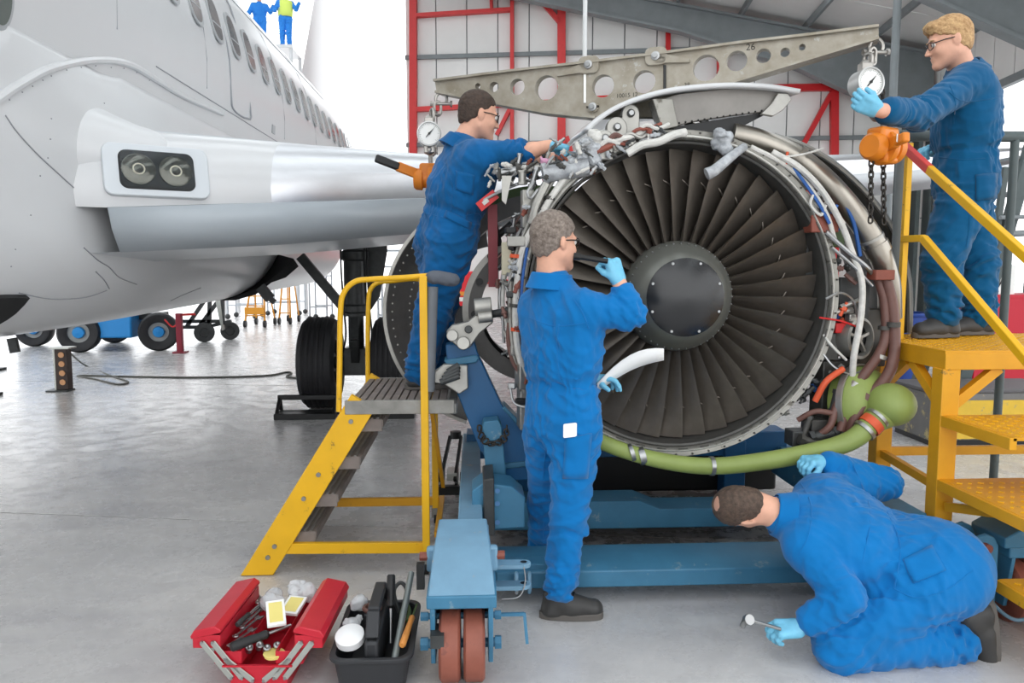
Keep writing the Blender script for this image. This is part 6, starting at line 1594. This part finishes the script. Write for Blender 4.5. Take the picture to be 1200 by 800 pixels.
MB().add([(x+cx0, y+cy0, .14) for x, y in rim_o]+[(x+cx0, y+cy0, .14) for x, y in rim_i]+[(x+cx0, y+cy0, .155) for x, y in rim_o]+[(x+cx0, y+cy0, .155) for x, y in rim_i],
         [(i, (i+1) % n, n+(i+1) % n, n+i) for i in range(n)]+[(2*n+i, 3*n+i, 3*n+(i+1) % n, 2*n+(i+1) % n) for i in range(n)]+[(i, 2*n+i, 2*n+(i+1) % n, (i+1) % n) for i in range(n)]+[(n+i, n+(i+1) % n, 3*n+(i+1) % n, 3*n+i) for i in range(n)]).build('rim', m_cad, cd, bevel=.003)
MB().box((cx0, cy0, .12), (.05, L_-.08, .16)).build('divider', m_cad, cd, bevel=.01)
MB().bar((cx0, cy0-.18, .2), (cx0, cy0-.12, .28), .05, .02).bar((cx0, cy0-.12, .28), (cx0, cy0+.12, .28), .045, .03).bar((cx0, cy0+.12, .28), (cx0, cy0+.18, .2), .05, .02).build('handle', m_cad, cd, bevel=.006)
for i in range(6): MB().box((cx0-.012+.024*(i % 2), cy0-.19+.022*(i//2), .2005), (.014, .014, .002)).build('bit_hole', m_dark, cd)
MB().box((cx0-.03, cy0+.06, .175), (.055, .09, .05)).build('part_bin', m_cad, cd, bevel=.006)
def cp(x, y, z): return V((cx0+x, cy0+y, z))
o = MB().cyl(cp(.085, -.21, .13), cp(.12, .16, .31), .013, n=16).build('metal_tube', mat('grey_tube', (128, 134, 132), .4, metal=.5)); tag(o, 'long grey metal tube standing in the black caddy', 'tube')
rod_tool('chisel', 'wooden handled chisel resting against the caddy side', 'chisel', cp(.112, -.19, .175), cp(.148, .07, .215), .013, mat('orange_wood', (206, 136, 66), .5), m_dgreen, .7)
rod_tool('file', 'black handled file upright beside the caddy divider', 'file', cp(.046, .08, .34), cp(.05, -.02, .10), .017, m_blackhose, m_steel, .5)
o = MB().lathe([(0, .012), (.048, .012), (.055, .008), (.055, -.02), (0, -.02)], zframe(cp(-.088, -.14, .192), (-.05, -.35, .93)), 24).build('white_cap', mat('white_plastic', (236, 236, 236), .4)); tag(o, 'round white plastic lid lying on the black caddy', 'lid')
bag(cp(-.098, .13, .19), .036, 'crumpled clear bag in the rear corner of the caddy', 33); bag(cp(-.100, -.035, .19), .030, 'crumpled clear bag beneath the white lid in the caddy', 37)
o = MB().torus(.032, .009, zframe(cp(-.03, .06, .2095), (0, 0, 1)), 20, 8).build('tape_roll', m_brown); tag(o, 'small brown tape roll on the caddy', 'tape')
o = MB().tube(spline([cp(.07, .12, .16), cp(.05, .14, .24), cp(.075, .16, .27), (cp(.1, .15, .24)), cp(.09, .1, .17)], 6), .008, 8).build('cable_loop', m_gear); tag(o, 'grey looped cable in the caddy behind the tube', 'cable')
t = thing('pliers', 'small pliers with green grips in the caddy beside the chisel', 'pliers', cp(.11, .08, .15))
for s in (-1, 1): MB().tube(spline([cp(.098+s*.012, .06, .15), cp(.098+s*.016, .12, .165), cp(.098, .17, .175)], 5), .008, 8).build('grip', m_dgreen, t)
MB().bar(cp(.098, .17, .175), cp(.098, .205, .18), .02, .012).build('jaw', m_steel, t)
# ------------------------------------------------------------------ floor-level clutter
lb = thing('lamp_post_box', 'short dark box with four round amber lenses on the floor', 'light box', (at(76, 453, 9.85).x, 9.85, 0))
bx_ = lb.location.x
MB().box((bx_, 9.85, .28), (.15, .12, .52)).build('housing', mat('dark_brown_box', (54, 38, 32), .5), lb, bevel=.006)
MB().box((bx_-.08, 9.85, .28), (.02, .13, .52)).box((bx_, 9.85, .545), (.24, .2, .018)).build('steel_side', m_link, lb)
MB().box((bx_-.04, 9.82, .01), (.26, .2, .02)).build('foot_plate', m_gear, lb)
for k in range(4): MB().cyl((bx_+.01, 9.79, .46-.115*k), (bx_+.01, 9.78, .46-.115*k), .036, n=18).build('lens', mat('amber_lens', (206, 150, 104), .3), lb)
pts = [onz(85, 412, .45), onz(100, 428, .02), onz(130, 440, .012), onz(150, 447, .012), onz(138, 450, .012), onz(112, 444, .012), onz(92, 440, .012), onz(150, 441, .012), onz(230, 442, .012), onz(310, 440, .012), onz(334, 436, .012), onz(342, 437, .012), onz(336, 441, .012), onz(354, 443, .012), onz(380, 444, .012)]
pts[0] = V((bx_+.06, 9.85, .5)); 
o = MB().tube(spline(pts, 6), .012, 6).build('power_cable', mat('dark_cable', (92, 92, 86), .6)); tag(o, 'dark power cable trailing over the floor towards the landing gear', 'cable')
# axle jack at the frame edge
jk = thing('jack_foot', 'grey steel jack leg with dark foot pad near the fuselage belly', 'jack', (onz(-6, 434, 0).x, onz(-6, 434, 0).y, 0))
q = onz(-4, 434, .0)
MB().bar(q+V((-.5, 0, .85)), q+V((-.02, 0, .04)), .06, .14).build('leg', m_link, jk); MB().box(q+V((-.02, 0, .02)), (.22, .2, .035)).build('foot_pad', m_dark, jk)
q2 = onz(-14, 464, .0)
MB().bar(q+V((-.5, 0, .85)), q2+V((0, 0, .03)), .06, .1).build('leg', m_link, jk); MB().box(q2+V((.03, 0, .02)), (.2, .16, .035)).build('foot_pad', m_dark, jk)
# small trolley jack behind the steps
tj = thing('trolley_jack', 'small black trolley jack standing beside the blue side rail', 'jack', (at(530, 575, 5.25).x, 5.25, 0))
jx = tj.location.x
for s in (-1, 1):
    MB().bar((jx+s*.05-.02, 5.15, .06), (jx+s*.05-.02, 5.55, .06), .02, .07).build('side_frame', m_dark, tj, bevel=.004)
    MB().bar((jx+s*.05-.03, 5.2, .1), (jx+s*.04+.02, 5.5, .34), .02, .03).build('lift_arm', m_dark, tj)
    for y in (5.17, 5.52): MB().cyl((jx+s*.07-.02, y, .035), (jx+s*.09-.02, y, .035), .035).build('wheel', m_gear, tj)
MB().box((jx, 5.3, .12), (.07, .18, .05)).build('plate', m_link, tj, bevel=.004); MB().cyl((jx+.02, 5.5, .33), (jx+.02, 5.5, .38), .04).build('saddle', m_dark, tj)
MB().box((jx-.02, 5.15, .05), (.14, .05, .06)).build('cross_bar', m_dark, tj)
# ------------------------------------------------------------------ background vehicles and ladders
m_vblue = mat('tractor_blue', (24, 128, 196), .4, noise=.1)
m_rim = mat('pale_wheel_rim', (150, 152, 150), .5)
tt = thing('tow_tractor', 'low blue flatbed tow tractor with big black tyres behind the belly', 'tow tractor', (at(120, 400, 14.4).x, 14.4, 0))
def tx(px, Y=14.4): return at(px, 400, Y).x
MB().box(((tx(20)+tx(160))/2, 14.9, .58), (tx(160)-tx(20), 1.1, .28)).build('chassis', m_vblue, tt, bevel=.03)
MB().box(((tx(112)+tx(160))/2, 14.45, .5), (tx(160)-tx(112), .5, .5)).build('side_tank', m_vblue, tt, bevel=.03)
MB().box((tx(75), 14.9, .86), (1.6, 1.2, .34)).build('deck', m_vblue, tt, bevel=.04)
MB().box(((tx(156)+tx(180))/2, 14.8, .62), (tx(180)-tx(150), .5, .12)).build('axle_beam', m_dark, tt, bevel=.01)
def twheel(px, Y, R, face):
    M = zframe((tx(px, Y), Y, R), face); hw = .15
    w = MB().lathe([(R*.5, -hw*.8), (R*.9, -hw), (R, -hw*.6), (R, hw*.6), (R*.9, hw), (R*.62, hw*.95), (R*.5, hw*.7)], M, 30).build('wheel', m_tyre, tt)
    MB().lathe([(R*.56, hw*.75), (R*.5, hw*.5), (R*.28, hw*.4), (R*.26, hw*.8), (0, hw*.85)], M, 24).build('rim', m_rim, w)
    MB().lathe([(R*.3, hw*.5), (R*.26, hw*.95), (0, hw)], M, 20).build('hub', m_vblue, w)
twheel(94, 14.2, .36, (.25, -1, 0)); twheel(187, 14.4, .35, (.3, -1, 0)); twheel(42, 15.3, .33, (.2, -1, 0)); twheel(135, 15.9, .33, (.3, -1, 0))
sn = thing('barrier_post', 'dark red barrier post with chain behind the tow tractor', 'barrier', (tx(211, 14.0), 14.0, 0))
MB().box((tx(211, 14.0), 14.0, .36), (.1, .1, .7)).build('post', mat('maroon', (132, 20, 44), .5), sn, bevel=.01)
MB().box((tx(211, 14.0), 14.0, .012), (.22, .22, .024)).build('base', mat('maroon', (132, 20, 44), .5), sn, bevel=.004)
MB().bar((tx(211, 14), 14.0, .68), (tx(228, 14), 14.1, .69), .03, .04).build('arm', m_ptred, sn)
MB().tube(spline([(tx(211, 14), 14, .55), (tx(203, 14), 14, .47), (tx(194, 14), 14, .6)], 6), .015, 6).build('barrier_chain', m_ptred, sn)
tf = thing('towbar_trolley', 'grey triangular towbar trolley on two small wheels', 'trolley', (tx(240, 16), 16, 0))
def t3(px, z, Y=16): return V((tx(px, Y), Y, z))
for a, b in (((203, .3), (242, .3)), ((242, .3), (272, .42)), ((220, .32), (246, .95)), ((246, .3), (248, .95)), ((236, .35), (256, .8)), ((262, .35), (263, 1.1)), ((246, .92), (266, 1.0)), ((208, .42), (262, .42))):
    MB().bar(t3(*a), t3(*b), .07, .07).build('frame_tube', m_gear, tf)
MB().prism([(0, 0), (.12, .1), (.2, -.9), (.16, -.92)], .1, frame(t3(252, 1.15), (1, 0, 0), (0, 0, 1))).build('hitch_plate', m_link, tf)
for px, Y, R in ((240, 15.9, .20), (270, 16.4, .19)):
    M = zframe((tx(px, Y), Y, R), (.3, -1, 0)); MB().lathe([(0, -.06), (R, -.06), (R, .06), (R*.5, .06), (R*.45, .03), (0, .03)], M, 22).build('wheel', m_gear, tf)
m_orange = mat('orange_ladder_paint', (224, 152, 44), .5)
def ladder(px0, px1, Y, label, h, panel):
    t = thing('wheeled_ladder', label, 'ladder', (tx((px0+px1)/2, Y), Y, 0), 'wheeled ladders by the open door')
    xa, xb = tx(px0, Y), tx(px1, Y); dx = xb-xa
    for x, d in ((xa, .12), (xb, -.12)):
        MB().cyl((x, Y, .15), (x+d, Y+.5, h), .025, n=8).build('side_tube', m_orange, t); MB().cyl((x, Y+1.0, .15), (x+d, Y+.5, h), .02, n=8).build('side_tube', m_orange, t)
        for y in (Y, Y+1): MB().cyl((x-.03, y, .09), (x+.03, y, .09), .09, n=14).build('wheel', m_dark, t)
    for k in range(5): MB().bar((xa+.02*k, Y+.08*k, .3+k*h*.16), (xb-.02*k, Y+.08*k, .3+k*h*.16), .03, .03).build('rung', m_orange, t)
    if panel: MB().box(((xa+xb)/2, Y, .42), (dx, .06, .18)).build('step_board', m_orange, t, bevel=.01)
    return t
ladder(288, 311, 19.5, 'orange wheeled step ladder with a solid bottom board', 1.5, True)
ladder(328, 341, 20.5, 'tall orange wheeled ladder frame with thin open rungs', 2.3, False)
m_pale = mat('pale_grey_tube', (186, 192, 198), .5)
def rack(px0, px1, Y, h, label, shelves=3):
    t = thing('tube_rack', label, 'rack', (tx((px0+px1)/2, Y), Y, 0))
    xa, xb = tx(px0, Y), tx(px1, Y)
    for x in (xa, xb):
        for y in (Y, Y+.8):
            MB().cyl((x, y, .1), (x, y, h), .025, n=8).build('upright', m_pale, t); MB().sphere((x, y, .08), .08, 10, 6).build('caster', m_gear, t)
    for k in range(shelves):
        z = .4+k*(h-.4)/max(1, shelves-1)
        for y in (Y, Y+.8): MB().bar((xa, y, z), (xb, y, z), .04, .04).build('cross_bar', m_pale, t)
    return t
rack(268, 300, 22.5, 1.7, 'pale tubular rack behind the orange step ladder', 4); rack(364, 384, 21.5, 2.1, 'tall pale tubular rack beside the landing gear', 3); rack(444, 470, 18, 1.9, 'white tubular rack behind the landing gear tyres', 5); rack(315, 352, 24, 1.9, 'wide pale tubular rack behind the tall orange ladder', 3)
sc_ = thing('service_cart', 'red service cart with white and orange stripes by the gable wall', 'cart', (tx(515, 19), 19, 0))
xa, xb = tx(480, 19), tx(556, 19)
m_cart = mat('cart_red', (224, 48, 56), .45)
MB().box(((xa+xb)/2, 19.4, .98), (xb-xa, .8, .84)).build('body', m_cart, sc_, bevel=.03)
for z, h, mm in ((.86, .1, mat('stripe_orange', (236, 150, 60), .5)), (.72, .1, m_dial), (.6, .08, m_cart)): MB().box(((xa+xb)/2, 18.99, z), (xb-xa, .03, h)).build('stripe', mm, sc_)
MB().box(((xa+xb)/2+.15, 19.4, 1.43), (.4, .4, .08)).build('top_hatch', m_cart, sc_, bevel=.01)
for x in (xa+.25, xb-.25):
    for y in (19.1, 19.7): MB().cyl((x, y-.05, .28), (x, y+.05, .28), .28, n=20).build('wheel', m_tyre, sc_)
# outboard background
cs = thing('storage_case', 'worn grey case with yellow front and hand slot under the platform', 'case', (4.6, 6.7, 0))
MB().box((4.6, 6.72, .26), (1.26, .62, .42)).build('body', mat('grey_case', (120, 118, 116), .6, noise=.25, nscale=5, wear=(186, 170, 120), wear_amt=.45, wscale=6), cs, bevel=.012)
MB().box((4.62, 6.405, .235), (1.2, .012, .34)).build('front_panel', mat('worn_yellow', (226, 186, 60), .6, noise=.2, nscale=5, wear=(170, 150, 100), wear_amt=.45, wscale=7), cs)
MB().box((4.6, 6.72, .025), (1.2, .56, .05)).build('skid', m_dark, cs); MB().prism(rrect(.16, .05, .02), .01, frame((3.968, 6.75, .36), (0, -1, 0), (0, 0, 1))).build('hand_slot', m_dark, cs)
MB().box((4.6, 6.72, .485), (1.28, .64, .03)).build('lid', mat('dark_case_lid', (92, 90, 92), .55), cs, bevel=.006)
rc = thing('red_cabinet', 'red steel cabinet standing behind the yellow platform', 'cabinet', (6.9, 9.3, 0))
MB().box((6.9, 9.3, .62), (1.7, .6, 1.2)).build('body', mat('cabinet_red', (190, 26, 48), .45), rc, bevel=.01)
for x in (6.48, 7.32): MB().box((x, 8.99, .62), (.8, .02, 1.1)).build('door', mat('cabinet_red', (190, 26, 48), .45), rc, bevel=.006)
MB().box((6.9, 9.3, .01), (1.6, .5, .02)).build('plinth', m_dark, rc)
ps = thing('notice_board', 'white notice card with a dark running figure on the red cabinet', 'notice', (6.42, 9.05, 1.22))
MB().box((6.42, 9.05, 1.40), (.30, .02, .36)).build('card', m_dial, ps)
for a, b in (((6.42, 1.46), (6.40, 1.38)), ((6.40, 1.38), (6.36, 1.31)), ((6.40, 1.38), (6.45, 1.33)), ((6.42, 1.44), (6.47, 1.40)), ((6.42, 1.45), (6.37, 1.42))): MB().bar((a[0], 9.036, a[1]), (b[0], 9.036, b[1]), .004, .018).build('figure_limb', m_dark, ps)
MB().cyl((6.43, 9.04, 1.49), (6.43, 9.034, 1.49), .018).build('figure_head', m_dark, ps)
for k in range(3): MB().box((6.42, 9.037, 1.55-.0*k), (.12-.03*k, .003, .012)).build('print_line', m_dark, ps)
bb = thing('blue_bin', 'dark blue plastic bin behind the platform post', 'bin', (5.25, 9.2, 0))
MB().lathe([(0, 0), (.26, 0), (.30, .95), (.32, .96), (.32, 1.0), (.29, 1.0), (.25, .05)], Matrix.Translation((5.25, 9.2, 0)), 24).build('tub', mat('bin_blue', (24, 62, 140), .5), bb)
MB().torus(.315, .015, Matrix.Translation((5.25, 9.2, .98)), 24, 8).build('bin_rim', mat('bin_blue', (24, 62, 140), .5), bb)
ds = thing('dock_stair', 'dark grey tubular dock stair behind the fair-haired man', 'stairs', (5.2, 7.2, 0))
for Y in (7.2, 7.9):
    MB().bar(at(1215, 150, 7.2)+V((0, Y-7.2, 0)), V((at(1158, 330, 7.2).x-.3, Y, .02)), .07, .12).build('stringer', m_gdark, ds, bevel=.005)
    MB().bar(at(1178, 196, 7.2)+V((0, Y-7.2, 0)), V((at(1165, 290, 7.2).x, Y, at(1165, 290, 7.2).z)), .05, .05).build('strut', m_gdark, ds)
a, b = at(1215, 150, 7.2), V((at(1158, 330, 7.2).x-.3, 7.2, .02))
for k in range(8):
    p = b.lerp(a, (k+.6)/8.4); MB().box((p.x, 7.55, p.z), (.2, .66, .03)).build('tread', m_gsteel, ds)
MB().tube([at(1168, 275, 7.1), at(1260, 270, 7.1)], .03, 10).build('rail', m_gsteel, ds); MB().tube([at(1172, 255, 7.1), at(1260, 252, 7.1)], .02, 10).build('rail', m_gsteel, ds)
# ------------------------------------------------------------------ tail dock and its two workers
dk = thing('tail_dock', 'white steel dock platform above the rear fuselage', 'dock', (-6.6, 25, 0))
KZ = 8.2
MB().box((-6.6, 25, KZ-.06), (2.3, 1.4, .1)).build('deck', m_white, dk, bevel=.01)
for x in (-7.7, -5.5):
    for y in (24.4, 25.6): MB().cyl((x, y, 0), (x, y, KZ), .06).build('post', m_white, dk)
for y in (24.4, 25.6): MB().bar((-7.7, y, 7.0), (-6.6, y, KZ-.1), .08, .08).build('brace', m_white, dk)
def far_worker(px, Y, label, cov, vest, pants=None):
    x = at(px, 40, Y).x; z = KZ-.008; f = V((.3, -1, 0)).normalized(); r = V((1, .3, 0)).normalized()
    shL, shR = V((x, Y, z+1.42))+r*.19, V((x, Y, z+1.42))-r*.19
    J = dict(head=(x, Y, z+1.66), face=f, up=(0, 0, 1), neck=(x, Y, z+1.48), shL=shL, shR=shR, elL=shL+V((.16, -.1, -.2)), wrL=shL+V((.3, -.25, -.05)), elR=shR+V((-.12, -.05, -.25)), wrR=shR+V((-.05, -.25, -.3)),
             hipL=V((x, Y, z+.92))+r*.1, hipR=V((x, Y, z+.92))-r*.1, kneeL=V((x+.1, Y-.03, z+.5)), kneeR=V((x-.1, Y-.03, z+.5)), ankL=V((x+.11, Y, z+.1)), ankR=V((x-.11, Y, z+.1)))
    t, co, T = person(label, J, cov, m_hair_b, dict(thick=.01, front=.7, back=.6, seed=3), (x, Y, z), gl=False, sleeve=(.9, .9),
               feet=((V((x+.11, Y+.05, z)), (.1, -1, 0), (0, 0, 1)), (V((x-.11, Y+.05, z)), (-.1, -1, 0), (0, 0, 1))))
    if vest:
        MB().lathe([(.185, 1.0), (.20, 1.15), (.215, 1.35), (.2, 1.44), (.17, 1.47)], Matrix.Translation((x, Y, z)) @ Matrix.Diagonal((1.12, .82, 1, 1)), 24).build('hi_vis_vest', vest, t, solid=.012)
    return t
m_cyanb = mat('sky_blue_workwear', (40, 128, 214), .8)
far_worker(335, 25.0, 'worker in blue with a yellow vest standing on the tail dock', m_cyanb, mat('hi_vis_yellow', (214, 232, 110), .7))
far_worker(305, 25.3, 'worker in plain blue clothes standing on the tail dock', m_cyanb, None)
